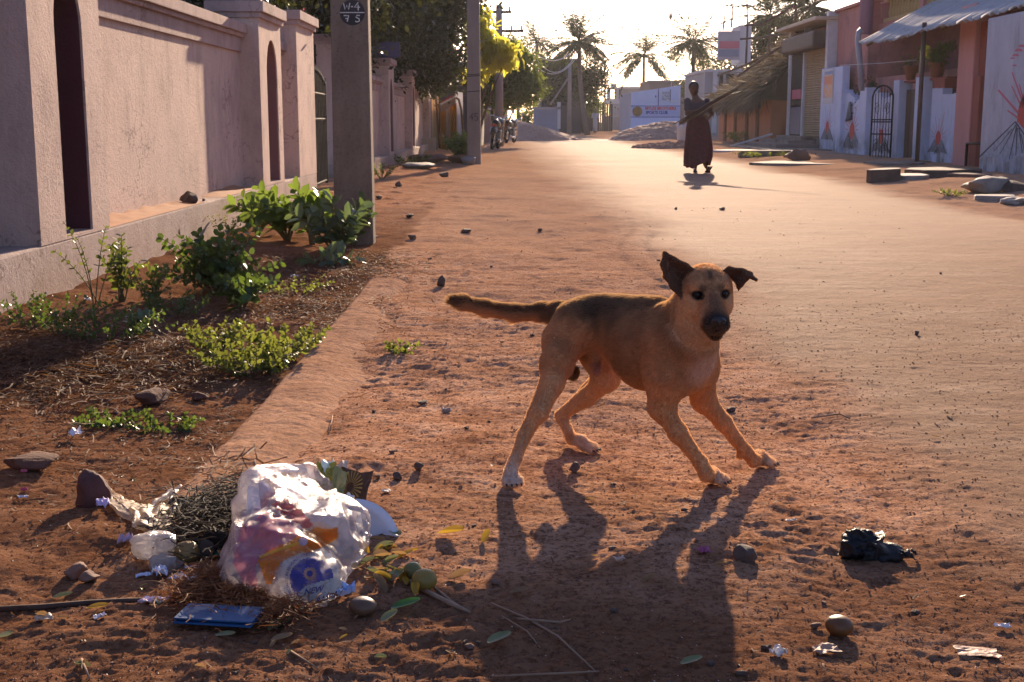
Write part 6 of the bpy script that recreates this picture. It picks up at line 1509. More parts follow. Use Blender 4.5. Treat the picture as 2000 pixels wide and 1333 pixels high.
fleaf(122, 1172, .05, .2, M_GL, 'pale green leaf above the long stick at left', .1)
fleaf(190, 1194, .055, -.1, M_YL, 'dull yellow leaf lying against the long stick', .1)
fleaf(545, 1230, .06, .8, M_GL, 'dim olive leaf in the bag shadow, upper', .1)
fleaf(550, 1255, .05, .4, M_BL, 'dim brown leaf in the bag shadow, lower', .1)
fleaf(440, 1249, .05, -.3, M_GL, 'curved green leaf below the blue folder', .1)
fleaf(975, 1256, .06, .6, M_GL, 'green leaf in the dog shadow near the bottom', .1)
fleaf(1015, 1162, .05, .1, M_BL, 'dull leaf at the edge of the hind leg shadow', .1)
fleaf(898, 1135, .06, .35, M_BL, 'curled pale leaf with stalk right of the olive fruit', .2, None, .6)
fleaf(670, 1252, .02, .35, M_YL, 'tiny orange petal in the bag shadow', .4)
fleaf(1350, 1300, .05, .35, M_GL, 'dim green leaf near the bottom middle', .1)
fleaf(165, 1312, .05, 1.9, M_BL, 'thin dry upright leaf at the lower left', .1, None, .2, .2)
rg = random.Random(77)
for i in range(46):
    px = rg.gauss(745, 42); py = rg.gauss(1105 + (px - 745) * .25, 26)
    fleaf(px, py, rg.uniform(.03, .06), rg.uniform(0, 6.3), rg.choice([M_BL, M_BL, M_YL, M_GL]), 'dry curled leaf in the litter right of the carrier bag', rg.uniform(-.4, .6), 'dry leaves beside the carrier bag', rg.uniform(.2, .9), rg.uniform(.25, .6))
for i in range(60):
    a = rg.random(); px, py = (rg.uniform(40, 760), rg.uniform(900, 1320)) if a < .65 else (rg.uniform(760, 1950), rg.uniform(780, 1320))
    fleaf(px, py, rg.uniform(.012, .035), rg.uniform(0, 6.3), rg.choice([M_BL, M_BL, M_BL, M_GL]), 'small dry leaf chip strewn on the dirt', rg.uniform(-.2, .4), 'small leaf chips strewn on the dirt', rg.uniform(.2, .7), rg.uniform(.3, .7), 'leaf_chip')
# twigs
def twig(pts, r, label, mat=None, lift=.006):
    b = MB(); b.tube([G3(x, y, lift) for x, y in pts], [r] * (len(pts) - 1) + [r * .5], 6); b.build('twig', mat or M_DRYT, None, smooth=True, label=label, cat='twig')
M_DRYT = surf('dry_twig', (.22, .14, .09, 1), (.30, .20, .13, 1), 30, .9, .3)
M_DKT = surf('dark_twig', (.05, .03, .022, 1), (.09, .055, .04, 1), 30, .9, .3)
twig([(0, 1196), (80, 1192), (170, 1184), (250, 1180), (300, 1176)], .006, 'long dark stick lying at the lower left', M_DKT)
twig([(800, 1142), (840, 1165), (885, 1188), (918, 1202)], .005, 'thick pale twig right of the fruit')
twig([(850, 1155), (880, 1180), (915, 1200)], .003, 'thinner twig beside the thick pale one')
twig([(960, 1185), (1030, 1215), (1090, 1250), (1165, 1320)], .0022, 'long thin stalk across the dog shadow')
twig([(980, 1210), (1030, 1240), (1055, 1272)], .0016, 'short thin stalk branching in the dog shadow')
twig([(960, 1328), (1100, 1322), (1170, 1318)], .0018, 'thin straight straw at the bottom edge of the shadow')
twig([(160, 1295), (175, 1333)], .003, 'short pale stick at the bottom left')
twig([(565, 1277), (620, 1312)], .0025, 'pale straw below the bag')
twig([(645, 845), (650, 815)], .0022, 'short white stick standing on the slab')
twig([(1585, 820), (1640, 812), (1660, 822)], .003, 'pale curled twig right of the far front paw')
twig([(1000, 850), (1016, 838), (1024, 828)], .0015, 'wisp of straw by the hind leg')
twig([(1010, 1215), (1095, 1222), (1115, 1216)], .0022, 'faint horizontal stalk under the belly shadow')
# stones
M_SHST = surf('shade_darkened_stone', (.085, .038, .026, 1), (.13, .06, .04, 1), 14, .95, .7, 60, .006)  # soil-brown stone, its colour darkened for the shade it lies in
for (px, py, r, sd, m, lb) in ((180, 985, (.052, .04, .055), 1, surf('maroon_stone', (.075, .030, .028, 1), (.11, .05, .045, 1), 9, .85, .5, 60, .005), 'dark maroon pyramid shaped stone above the plastic tail'), (300, 785, (.09, .05, .028), 2, M_SHST, 'flat dark reddish stone on the soil left of the slab'), (388, 783, (.04, .03, .018), 3, M_SHST, 'small flat stone right of the reddish one'), (60, 910, (.10, .06, .02), 4, M_SHST, 'low dark slab of stone at the left edge'),
        (1455, 1095, (.026, .022, .022), 5, M_STONE, 'dark lumpy stone at the edge of the dog head shadow'), (1122, 922, (.017, .014, .016), 6, M_STONE, 'small upright dark stone between the hind paws'), (775, 938, (.014, .013, .013), 7, M_STONE, 'small dark stone behind the sunburst packet'), (818, 918, (.014, .012, .012), 8, M_STONE, 'small dark pebble right of that stone, above the bag'), (625, 788, (.016, .010, .007), 9, M_STONE, 'tiny flat dark chip on the slab'), (825, 790, (.022, .015, .008), 10, M_STONE, 'flat dark chip on the sand left of the dog'), (873, 808, (.015, .013, .012), 14, M_STONE3, 'grey pebble below the tail'), (1428, 805, (.017, .013, .011), 15, M_STONE, 'dark grey pebble behind the front leg'),
        (150, 1125, (.025, .02, .018), 11, M_STONE2, 'round dark pebble in the shade at left'), (175, 1135, (.02, .02, .013), 12, M_STONE2, 'brown pebble touching the round dark one'), (862, 560, (.03, .03, .035), 13, M_STONE, 'dark stone on the sand behind the dog tail'), (740, 388, (.10, .05, .03), 16, M_STONE, 'flat dark brick piece right of the near pole'), (910, 455, (.08, .06, .03), 17, M_STONE, 'flat dark stone in mid sand'), (805, 468, (.05, .05, .03), 18, M_STONE, 'dark clod right of the pole foot'), (720, 470, (.09, .1, .04), 19, M_STONE3, 'grey stone touching the pole foot'),
        (800, 425, (.06, .05, .03), 20, M_STONE, 'dark stone behind the clod'), (868, 346, (.10, .1, .06), 21, M_STONE, 'dark pebble heap bit in the far sand'), (780, 366, (.07, .07, .06), 22, M_STONE, 'small dark stone by the wall weeds'), (840, 318, (.50, .5, .12), 23, M_STONE2, 'large flat reddish rock by the far wall'), (893, 318, (.42, .3, .13), 24, M_STONE2, 'reddish rock right of the large flat one'), (916, 322, (.22, .2, .12), 25, M_STONE3, 'pale grey rock at the right end of the rocks'), (818, 330, (.3, .3, .08), 26, M_STONE3, 'low grey rock in front of the large flat one'), (1410, 411, (.04, .04, .025), 27, M_STONE, 'black pebble on the sunlit road below the woman'), (1320, 410, (.02, .02, .02), 28, M_STONE, 'tiny pebble on the road left of the black one'), (1790, 655, (.016, .012, .012), 29, M_STONE, 'dark pebble on the road right of the dog'), (1055, 452, (.03, .03, .02), 30, M_STONE, 'dark pebble at the road edge behind the dog')):
    r = tuple(q * .8 for q in r) if 340 < py < 480 else r
    stone('stone', GG(px, py), r, 100 + sd, m, sd * .7, .2, label=lb, cat='stone')
# loose pebbles, near ones one by one
pebs = [npmesh('pebble', *stone_mesh((1, .85, .7), 200 + i, amp=.2), mat=(M_STONE, M_STONE2, M_STONE)[i]) for i in range(3)]
rg = random.Random(9); first = [True] * 3
for i in range(90):
    y = 1.95 + 7 * rg.random() ** 1.7; x = rg.uniform(-.42, .55) * y + .15
    if x > .9 and rg.random() < .85: continue
    k = rg.randrange(3); o = pebs[k] if first[k] else pebs[k].copy()
    if not first[k]: COL.objects.link(o)
    first[k] = False; r = rg.uniform(.003, .0075) * (1 + .12 * y); o.scale = (r * rg.uniform(.8, 1.5), r, r * .8); o.location = (x, y, gz(x, y) + r * .35); o.rotation_euler = (0, 0, rg.uniform(0, 6))
    tag(o, 'small loose pebble lying on the dirt', 'pebble', 'loose pebbles on the dirt')
def grit(label, n, ymax, r0, r1, mat, seed, xl=(-.5, .6)):
    rs = np.random.RandomState(seed); y = 1.9 + ymax * rs.rand(n) ** 2; x = rs.uniform(xl[0], xl[1], n) * (y + .5) + .1; z = ground_h(x, y)
    T = np.array([[1, 0, 0], [-.5, .87, 0], [-.5, -.87, 0], [0, 0, 1], [0, 0, -.6]]); Fq = np.array([[0, 1, 3], [1, 2, 3], [2, 0, 3], [1, 0, 4], [2, 1, 4], [0, 2, 4]])
    r = rs.uniform(r0, r1, n) * (1 + .12 * y); a = rs.uniform(0, 6, n); V = np.repeat(T[None], n, 0) * (r[:, None, None] * rs.uniform(.5, 1.3, (n, 5, 1)))
    c, s_ = np.cos(a)[:, None], np.sin(a)[:, None]; X = V[..., 0] * c - V[..., 1] * s_; Y = V[..., 0] * s_ + V[..., 1] * c
    Vv = np.stack([X + x[:, None], Y + y[:, None], V[..., 2] * .5 + z[:, None] + r[:, None] * .2], -1).reshape(-1, 3)
    npmesh('grit', Vv, (Fq[None] + (np.arange(n) * 5)[:, None, None]).reshape(-1, 3), mat, smooth=False, label=label, kind='stuff')
M_CLOD = surf('earth_clod', (.26, .115, .06, 1), (.15, .07, .04, 1), 40, .95, .3)
grit('crumbs of reddish earth scattered everywhere on the dirt', 12000, 4.5, .0010, .0036, M_CLOD, 5, (-.5, .38))
grit('dark coarse grit scattered on the dirt', 700, 12, .0018, .0045, M_STONE, 6, (-.35, .3))
grit('pale sand grains and shell bits catching light', 2200, 8, .0008, .0022, surf('pale_grain', (.55, .45, .38, 1), None, 40, .5, 0), 7)
# --- black plastic bag scrap
s = SDF((.62, 2.5, -.03), (1.0, 2.95, .16), .0045, far=.04)
c = GG(1690, 1095); 
s.ell(P(1672, 1066, 2.62), (.040, .04, .034), k=.02); s.ell(P(1705, 1068, 2.62), (.045, .035, .028), k=.02); s.ell(P(1742, 1080, 2.61), (.035, .03, .022), k=.02); s.cap(P(1745, 1084, 2.60), P(1795, 1092, 2.58), .012, .003, .01); s.cap(P(1720, 1050, 2.63), P(1738, 1046, 2.64), .010, .006, .01); s.cap(P(1770, 1088, 2.6), P(1790, 1078, 2.61), .008, .003, .01)
s.disp(lambda p: .055 * (np.abs(n3(p * 30 + 2 * n3(p * 14, 4)[:, None], 1)) - .11) + .022 * (np.abs(n3(p * 75, 2)) - .1))
V, F = s.mesh(0); V[:, 2] = np.maximum(V[:, 2], ground_h(V[:, 0], V[:, 1]) - .002)
t = NT('black_plastic'); t.done((.010, .010, .012, 1), .5, t.bump(t.noise(60, 5, .7), .6, .005), .25)
npmesh('black_bag', V - np.array(c), F, t.mat, smooth=False, label='crumpled torn black plastic bag on the sand at right', cat='plastic bag').location = c
# ---------------------------------------------------------------- the dog
def V3(px, py, Y): return np.array(P(px, py, Y))
def gpt(px, py, lift=.017):
    p = GG(px, py); return np.array([p.x, p.y, p.z + lift])
D = SDF((-.26, 2.86, -.02), (.80, 3.72, .70), .0042, far=.05)
c = lambda a, b, r0, r1, k=.03: D.cap(a, b, r0, r1, k)
def chain(pts, k=.025):
    for (a, ra), (b_, rb) in zip(pts[:-1], pts[1:]): D.cap(a, b_, ra, rb, k)
# trunk
pelv = V3(1140, 628, 3.43); loin = V3(1190, 632, 3.38); ribb = V3(1235, 650, 3.31); ribm = V3(1275, 668, 3.24); ches = V3(1322, 690, 3.17); bris = V3(1345, 712, 3.13)
chain([(pelv, .056), (loin, .055), (ribb, .070), (ribm, .083), (ches, .072)], .05)
D.ell(V3(1262, 684, 3.26), (.074, .086, .104), k=.045)
D.ell(bris, (.047, .050, .076), k=.04)
D.ell(V3(1122, 640, 3.41), (.054, .070, .058), k=.04)
D.cap(V3(1285, 610, 3.25), V3(1160, 608, 3.42), .028, .030, .05)         # back line
D.cap(V3(1238, 700, 3.28), V3(1185, 664, 3.38), .044, .030, .045)             # belly tuck
# neck and chest front
neck0 = V3(1330, 660, 3.15); neck1 = V3(1362, 600, 3.08)
D.cap(neck0, neck1, .064, .048, .04); D.cap(V3(1358, 695, 3.11), V3(1374, 640, 3.05), .042, .042, .045); D.cap(V3(1316, 630, 3.18), V3(1354, 590, 3.11), .044, .040, .03)
# tail
tb = V3(1095, 612, 3.46)
chain([(V3(1112, 616, 3.44), .030), (tb, .026), (V3(1060, 609, 3.50), .018), (V3(1005, 610, 3.52), .0165), (V3(950, 601, 3.53), .0155), (V3(905, 590, 3.53), .013), (V3(882, 584, 3.53), .008)], .018)
# near hind leg (its right)
hipR = V3(1101, 668, 3.36); kneR = V3(1080, 750, 3.24); hocR = V3(1025, 850, 3.19); pawR = gpt(998, 948)
chain([(V3(1128, 640, 3.38), .062), (hipR, .048), (V3(1087, 712, 3.28), .035), (kneR, .0245)], .03)
chain([(kneR, .026), (V3(1056, 805, 3.20), .0180), (hocR, .0145)], .016); D.cap(V3(1068, 738, 3.27), V3(1022, 842, 3.205), .013, .0070, .014)
chain([(hocR, .0155), (V3(1006, 900, 3.14), .0130), (pawR + np.array([0, .008, .022]), .0155)], .012)
# far hind leg (its left)
hipL = V3(1168, 690, 3.50); kneL = V3(1185, 738, 3.44); hocL = V3(1096, 812, 3.56); ankL = V3(1117, 858, 3.50); pawL = gpt(1143, 884)
chain([(V3(1150, 655, 3.47), .052), (hipL, .046), (kneL, .036)], .035)
chain([(kneL, .034), (V3(1148, 776, 3.50), .022), (hocL, .0150)], .018); D.cap(V3(1160, 748, 3.52), hocL, .018, .009, .018)
chain([(hocL, .0150), (ankL, .0130), (pawL + np.array([-.012, .01, .016]), .0165)], .012)
# near foreleg (its right)
shR = V3(1305, 672, 3.13); elR = V3(1292, 795, 3.13); wrR = V3(1368, 903, 3.11); pwR = gpt(1394, 946)
chain([(V3(1300, 640, 3.18), .044), (shR, .050), (V3(1300, 735, 3.12), .045), (elR, .033)], .035)
chain([(elR, .028), (V3(1324, 845, 3.115), .0205), (wrR, .0155)], .018); chain([(wrR, .0158), (V3(1380, 926, 3.10), .0165), (pwR + np.array([-.006, .01, .012]), .018)], .012)
# far foreleg (its left)
shL = V3(1366, 712, 3.17); elL = V3(1374, 780, 3.24); wrL = V3(1456, 882, 3.30); pwL = gpt(1488, 912)
chain([(V3(1358, 680, 3.16), .042), (shL, .040), (elL, .032)], .035)
chain([(elL, .027), (V3(1412, 825, 3.27), .0195), (wrL, .0152)], .018); chain([(wrL, .0178), (V3(1472, 899, 3.31), .0155), (pwL + np.array([-.006, .008, .012]), .0175)], .012)
D.ell(wrL + np.array([-.018, 0, -.012]), (.007, .007, .009), k=.006)
# paws with four toes each
def paw(p, az, s=1.0):
    f = np.array([math.cos(az), math.sin(az), 0]); r = np.array([-math.sin(az), math.cos(az), 0])
    D.ell(p + np.array([0, 0, .004]), (.021 * s, .021 * s, .0155 * s), k=.010)
    for i, (a, L) in enumerate(((-.019, .014), (-.0066, .023), (.0066, .023), (.019, .014))):
        q = p + f * (.010 + L * .45) * s + r * a * s; D.cap(q + np.array([0, 0, .002]), q + f * .012 * s + np.array([0, 0, -.0055]), .0092 * s, .0080 * s, .0035)
azs = {'hr': math.radians(-78), 'hl': math.radians(-30), 'fr': math.radians(-28), 'fl': math.radians(-15)}
paw(pawR, azs['hr'], 1.0); paw(pawL, azs['hl'], 1.0); paw(pwR, azs['fr'], 1.02); paw(pwL, azs['fl'], .98)
# male sheath under the belly
D.cap(V3(1165, 690, 3.37), V3(1166, 728, 3.34), .018, .010, .018); D.ell(V3(1118, 728, 3.44), (.020, .020, .022), k=.012)
# head in its own frame
HO = V3(1389, 577, 3.00)               # between the eyes
hf = np.array([math.sin(math.radians(1.5)), -math.cos(math.radians(1.5)), -.06]); hf /= np.linalg.norm(hf)
hr = np.cross(hf, [0, 0, 1]); hr = -hr / np.linalg.norm(hr); roll = math.radians(2)
hu = np.cross(hr, hf) * -1
if hu[2] < 0: hu = -hu
if hr[0] < 0: hr = -hr
hr, hu = hr * math.cos(roll) + hu * math.sin(roll), hu * math.cos(roll) - hr * math.sin(roll)
HM = np.stack([hr, hf, hu], 1)
def H(r, f, u): return HO + HM @ np.array([r, f, u])
D.ell(H(0, -.058, .004), (.062, .070, .056), M=HM, k=.02)
for s_ in (-1, 1):
    D.ell(H(s_ * .033, -.042, -.030), (.028, .042, .036), M=HM, k=.014)
    D.ell(H(s_ * .028, -.016, .020), (.020, .018, .014), M=HM, k=.014)       # brow
    D.cap(H(s_ * .017, .035, -.050), H(s_ * .012, .080, -.057), .018, .0145, .012)  # lips
D.cap(H(0, -.012, -.012), H(0, .088, -.040), .030, .0165, .02)
D.cap(H(0, -.01, -.04), H(0, .080, -.053), .034, .0210, .018)
D.cap(H(0, -.03, -.062), H(0, .062, -.083), .028, .0155, .014)
D.cap(H(-.012, -.088, -.04), neck1, .044, .052, .02)
for s_ in (-1, 1):
    D.ell(H(s_ * .0315, .000, .001), (.0120, .012, .0075), M=HM, k=.005, sub=True)
    D.cap(H(s_ * .026, .030, -.072), H(s_ * .020, .072, -.074), .0032, .0032, .004, sub=True)
D.cap(H(-.019, .076, -.074), H(.019, .076, -.074), .003, .003, .004, sub=True)
# ears (pricked one and folded one)
EARP = []
def earfan(cn, rim, th, k=.008):
    for a, b_ in zip(rim[:-1], rim[1:]):
        for u in (.0, .25, .5, .75, 1):
            for v in (0, .3, .65, 1): EARP.append(cn * (1 - v) + (a * (1 - u) + b_ * u) * v)
    for a, b_ in zip(rim[:-1], rim[1:]): D.tri(cn, a, b_, th, k)
YE = 3.055
earfan(V3(1334, 542, YE + .030), [V3(1362, 531, YE + .005), V3(1340, 517, YE), V3(1316, 505, YE + .004), V3(1298, 494, YE + .01), V3(1293, 516, YE), V3(1299, 541, YE - .008), V3(1311, 561, YE - .012), V3(1326, 577, YE - .010)], .0042)
earfan(V3(1434, 541, YE + .02), [V3(1408, 533, YE + .005), V3(1424, 524, YE), V3(1450, 528, YE - .010), V3(1466, 534, YE - .025), V3(1459, 546, YE - .028), V3(1450, 556, YE - .020), V3(1442, 568, YE - .010)], .0042)
EARP += [V3(1468, 536, YE - .024), V3(1477, 547, YE - .052), V3(1472, 541, YE - .038), V3(1462, 541, YE - .040), V3(1475, 544, YE - .045)]
D.tri(V3(1452, 529, YE - .012), V3(1468, 536, YE - .024), V3(1477, 547, YE - .052), .0036, .006); EARP += [V3(1468, 536, YE - .024), V3(1477, 547, YE - .052), V3(1472, 541, YE - .038), V3(1462, 541, YE - .040), V3(1475, 544, YE - .045)]
D.tri(V3(1452, 529, YE - .012), V3(1477, 547, YE - .052), V3(1462, 541, YE - .040), .0036, .006)
def fur_lump(p): return .0012 * n3(p * 45, 3) + .0020 * n3(p * 18, 4)
D.disp(fur_lump)
Vd, Fd = D.mesh(2)
Nd = vnormals(Vd, Fd)
if ((Vd - Vd.mean(0)) * Nd).sum() < 0: Fd = Fd[:, ::-1]; Nd = -Nd
# coat colours from anatomy, with jaw shade painted on the neck
def seg(p, a, b_):
    a = np.array(a); d = np.array(b_) - a; t = np.clip(((p - a) @ d) / (d @ d), 0, 1); return np.linalg.norm(p - a - t[:, None] * d, axis=1), t
def coat(p, N):
    n = len(p); tan = np.array([.58, .29, .13]); C = np.tile(tan, (n, 1)) * (1 + .35 * n3(p * 22, 1))[:, None] * (1 + .45 * n3(p * np.array([150, 150, 60]), 2))[:, None]
    def blend(col, w): C[:] = C * (1 - w[:, None]) + np.array(col) * w[:, None]
    L = (p - HO) @ HM; head = (np.linalg.norm(p - H(0, -.02, -.02), axis=1) < .135) & (L[:, 1] > -.085)
    nz = .05 * n3(p * 11, 7) + .04 * n3(p * np.array([45, 45, 30]), 8)
    # saddle
    dist, t = seg(p, V3(1305, 600, 3.24), V3(1115, 600, 3.44)); w = (1 - sst(.036, .122, dist + nz * 1.2)) * (~head)
    blend([.038, .027, .023], w * .94)
    dist, t = seg(p, V3(1268, 640, 3.20), V3(1240, 690, 3.22)); blend([.14, .065, .035], (1 - sst(.03, .13, dist + nz)) * .6 * (~head))
    dist, t = seg(p, V3(1325, 650, 3.14), V3(1352, 610, 3.09)); blend([.26, .11, .045], (1 - sst(.05, .11, dist + nz * .5)) * .65 * (~head))  # shade below the jaw, painted as a darker neck coat
    # dark tail top and tip
    dist, t = seg(p, tb, V3(882, 584, 3.53)); tw = (dist < .05) & (p[:, 0] < V3(1092, 600, 3.45)[0]); blend([.07, .03, .016], tw * (sst(-.3, .5, N[:, 2] + nz * 6) * .8 + .2)); blend([.02, .013, .010], tw * sst(.80, .95, t + nz) * .9)
    # pale belly, inner legs, chest
    dist, t = seg(p, V3(1392, 668, 3.03), V3(1382, 720, 3.06)); blend([.70, .54, .42], (1 - sst(.02, .070, dist + nz * .5)) * .8)
    dist, t = seg(p, elL, wrL); blend([.45, .25, .13], (dist < .07) * (1 - t) * .35)
    dist, t = seg(p, kneL, hocL); blend([.60, .42, .27], (dist < .07) * .5)
    dist, t = seg(p, hocR, pawR); blend([.66, .46, .32], (dist < .04) * sst(0, .8, t) * .7); dist, t = seg(p, kneR, hocR); blend([.62, .38, .20], (dist < .045) * .6); dist, t = seg(p, elR, wrR); blend([.60, .33, .15], (dist < .05) * .5)
    for q, wd in ((pawR, .85), (pawL, .6), (pwR, .55), (pwL, .3)):
        blend([.62, .52, .44], (1 - sst(.030, .052, np.linalg.norm(p - q, axis=1))) * wd)
    dist, t = seg(p, V3(1150, 690, 3.40), V3(1128, 690, 3.44)); blend([.06, .03, .02], (1 - sst(.01, .055, dist)) * .85)
    blend([.30, .14, .11], (np.linalg.norm(p - V3(1167, 722, 3.34), axis=1) < .022) * .9); blend([.03, .02, .018], (np.linalg.norm(p - V3(1118, 728, 3.44), axis=1) < .032) * .95)
    # head
    hd = head.astype(float)
    dm = np.linalg.norm((L - np.array([0, .085, -.055])) / np.array([.040, .054, .036]), axis=1)
    blend([.68, .42, .22], hd * sst(.020, .040, np.abs(L[:, 0])) * (L[:, 2] < .0) * .75)                    # cheeks
    blend([.13, .060, .035], hd * np.exp(-((L[:, 0]) / .024) ** 2) * sst(-.04, .05, L[:, 1]) * .85)         # bridge
    blend([.016, .012, .012], hd * (1 - sst(.75, 1.15, dm + nz * 4)))
    blend([.014, .010, .010], hd * (1 - sst(.018, .030, np.linalg.norm((L - np.array([0, .045, -.077])) / np.array([1.6, 2.2, 1]), axis=1))) * .9)   # mouth line
    blend([.05, .025, .018], hd * np.exp(-((L[:, 0]) / .007) ** 2) * np.exp(-((L[:, 2] - .047) / .014) ** 2) * (L[:, 1] < 0) * .9)
    for s_ in (-1, 1):
        e = L - np.array([s_ * .0315, .0, .001]); blend([.012, .008, .008], hd * (1 - sst(.014, .0215, np.sqrt(e[:, 0] ** 2 + (e[:, 2] * 1.35) ** 2 + (e[:, 1] * .6) ** 2))))
        e = L - np.array([s_ * .022, .01, .018]); blend([.05, .026, .016], hd * (1 - sst(.006, .014, np.linalg.norm(e, axis=1))) * .7)
        e = L - np.array([s_ * .030, .015, -.022]); blend([.58, .27, .09], hd * (1 - sst(.006, .016, np.linalg.norm(e, axis=1))) * .7)
    blend([.55, .33, .18], hd * (1 - sst(-.095, -.078, L[:, 2])) * (L[:, 1] < .03))
    ear = np.zeros(n); cand = np.where((L[:, 2] > -.02) & (np.abs(L[:, 0]) > .02) & (np.linalg.norm(L, axis=1) < .2))[0]
    if len(cand):
        E = np.array(EARP); dm2 = np.full(len(cand), 9.)
        for q in E: dm2 = np.minimum(dm2, ((p[cand] - q) ** 2).sum(1))
        ear[cand] = 1 - sst(.010, .017, np.sqrt(dm2))
    blend([.085, .036, .022], ear * .95)
    blend([.30, .12, .04], (np.linalg.norm(p - V3(1335, 600, 3.10), axis=1) < .05) * .3)
    return np.clip(C, .004, .9)
cd = coat(Vd, Nd)
def furmat(name, hair=False):
    t = NT(name); a = t.new('ShaderNodeAttribute'); a.attribute_name = 'col'
    if hair:
        di = t.new('ShaderNodeBsdfDiffuse'); t.l.new(a.outputs['Color'], di.inputs[0]); tl = t.new('ShaderNodeBsdfTranslucent'); 
        cc = t.mix(.55, a.outputs['Color'], (1, .60, .28, 1)); t.set(tl.inputs[0], cc)
        gl = t.new('ShaderNodeBsdfGlossy'); gl.inputs['Roughness'].default_value = .42; gl.inputs[0].default_value = (.6, .5, .42, 1)
        m = t.new('ShaderNodeMixShader'); m.inputs[0].default_value = .5; t.l.new(di.outputs[0], m.inputs[1]); t.l.new(tl.outputs[0], m.inputs[2])
        m2 = t.new('ShaderNodeMixShader'); m2.inputs[0].default_value = .06; t.l.new(m.outputs[0], m2.inputs[1]); t.l.new(gl.outputs[0], m2.inputs[2]); t.l.new(m2.outputs[0], t.out.inputs[0]); return t.mat
    c_ = t.mix(t.ramp(t.noise(260, 3, .6, stretch=(1, 1, .4)), [(.35, .35), (.6, 0.0)]), a.outputs['Color'], t.mix(1.0, a.outputs['Color'], (.45, .40, .38, 1), 'MULTIPLY'))
    return t.done(c_, .75, t.bump(t.noise(300, 3, .6, stretch=(1, 1, .4)), .5, .002), .15)
dog = npmesh('street_dog', Vd, Fd, furmat('dog_coat'), attrs={'col': cd}, label='tan street dog with dark saddle and black muzzle, crouching with front legs spread', cat='dog')
# eyes, nose
M_EYE = NT('dog_eye').done((.012, .006, .004, 1), .22, None, .25)
for s_ in (-1, 1):
    b = MB(); b.lathe([(.0098 * math.sin(a), -.0098 * math.cos(a)) for a in np.linspace(0, PI, 13)], H(s_ * .0315, -.0052, .001), 18); b.build('eye', M_EYE, dog, smooth=True)
S2 = SDF(H(0, .10, -.04) - .035, H(0, .10, -.04) + .035, .0014, far=.02)
S2.ell(H(0, .097, -.043), (.0175, .0125, .0125), M=HM, k=.004); S2.ell(H(0, .100, -.052), (.006, .008, .008), M=HM, k=.006)
for s_ in (-1, 1): S2.ell(H(s_ * .0095, .1085, -.044), (.0036, .006, .0030), M=HM, k=.003, sub=True)
Vn, Fn = S2.mesh(1); Nn = vnormals(Vn, Fn)
t = NT('nose_leather'); t.done((.012, .011, .012, 1), .38, t.bump(t.voro(900), .4, .0006), .5)
npmesh('nose', Vn, Fn if ((Vn - Vn.mean(0)) * Nn).sum() > 0 else Fn[:, ::-1], t.mat, dog)
# claws
b = MB()
for key, p in (('hr', pawR), ('hl', pawL), ('fr', pwR), ('fl', pwL)):
    az = azs[key]; f = np.array([math.cos(az), math.sin(az), 0]); r = np.array([-math.sin(az), math.cos(az), 0])
    for a, Lq in ((-.019, .014), (-.0066, .023), (.0066, .023), (.019, .014)):
        q = p + f * (.010 + Lq * .45 + .018) + r * a + np.array([0, 0, -.004]); cw_ = MB(); cw_.tube([q - f * .003, q + f * .004, q + f * .008 + np.array([0, 0, -.005])], [.0030, .0026, .0006], 6)
        cw_.build('claw', surf('claw_horn', (.06, .045, .04, 1), None, 20, .4, 0) if 'claw_horn' not in bpy.data.materials else bpy.data.materials['claw_horn'], dog, smooth=True)
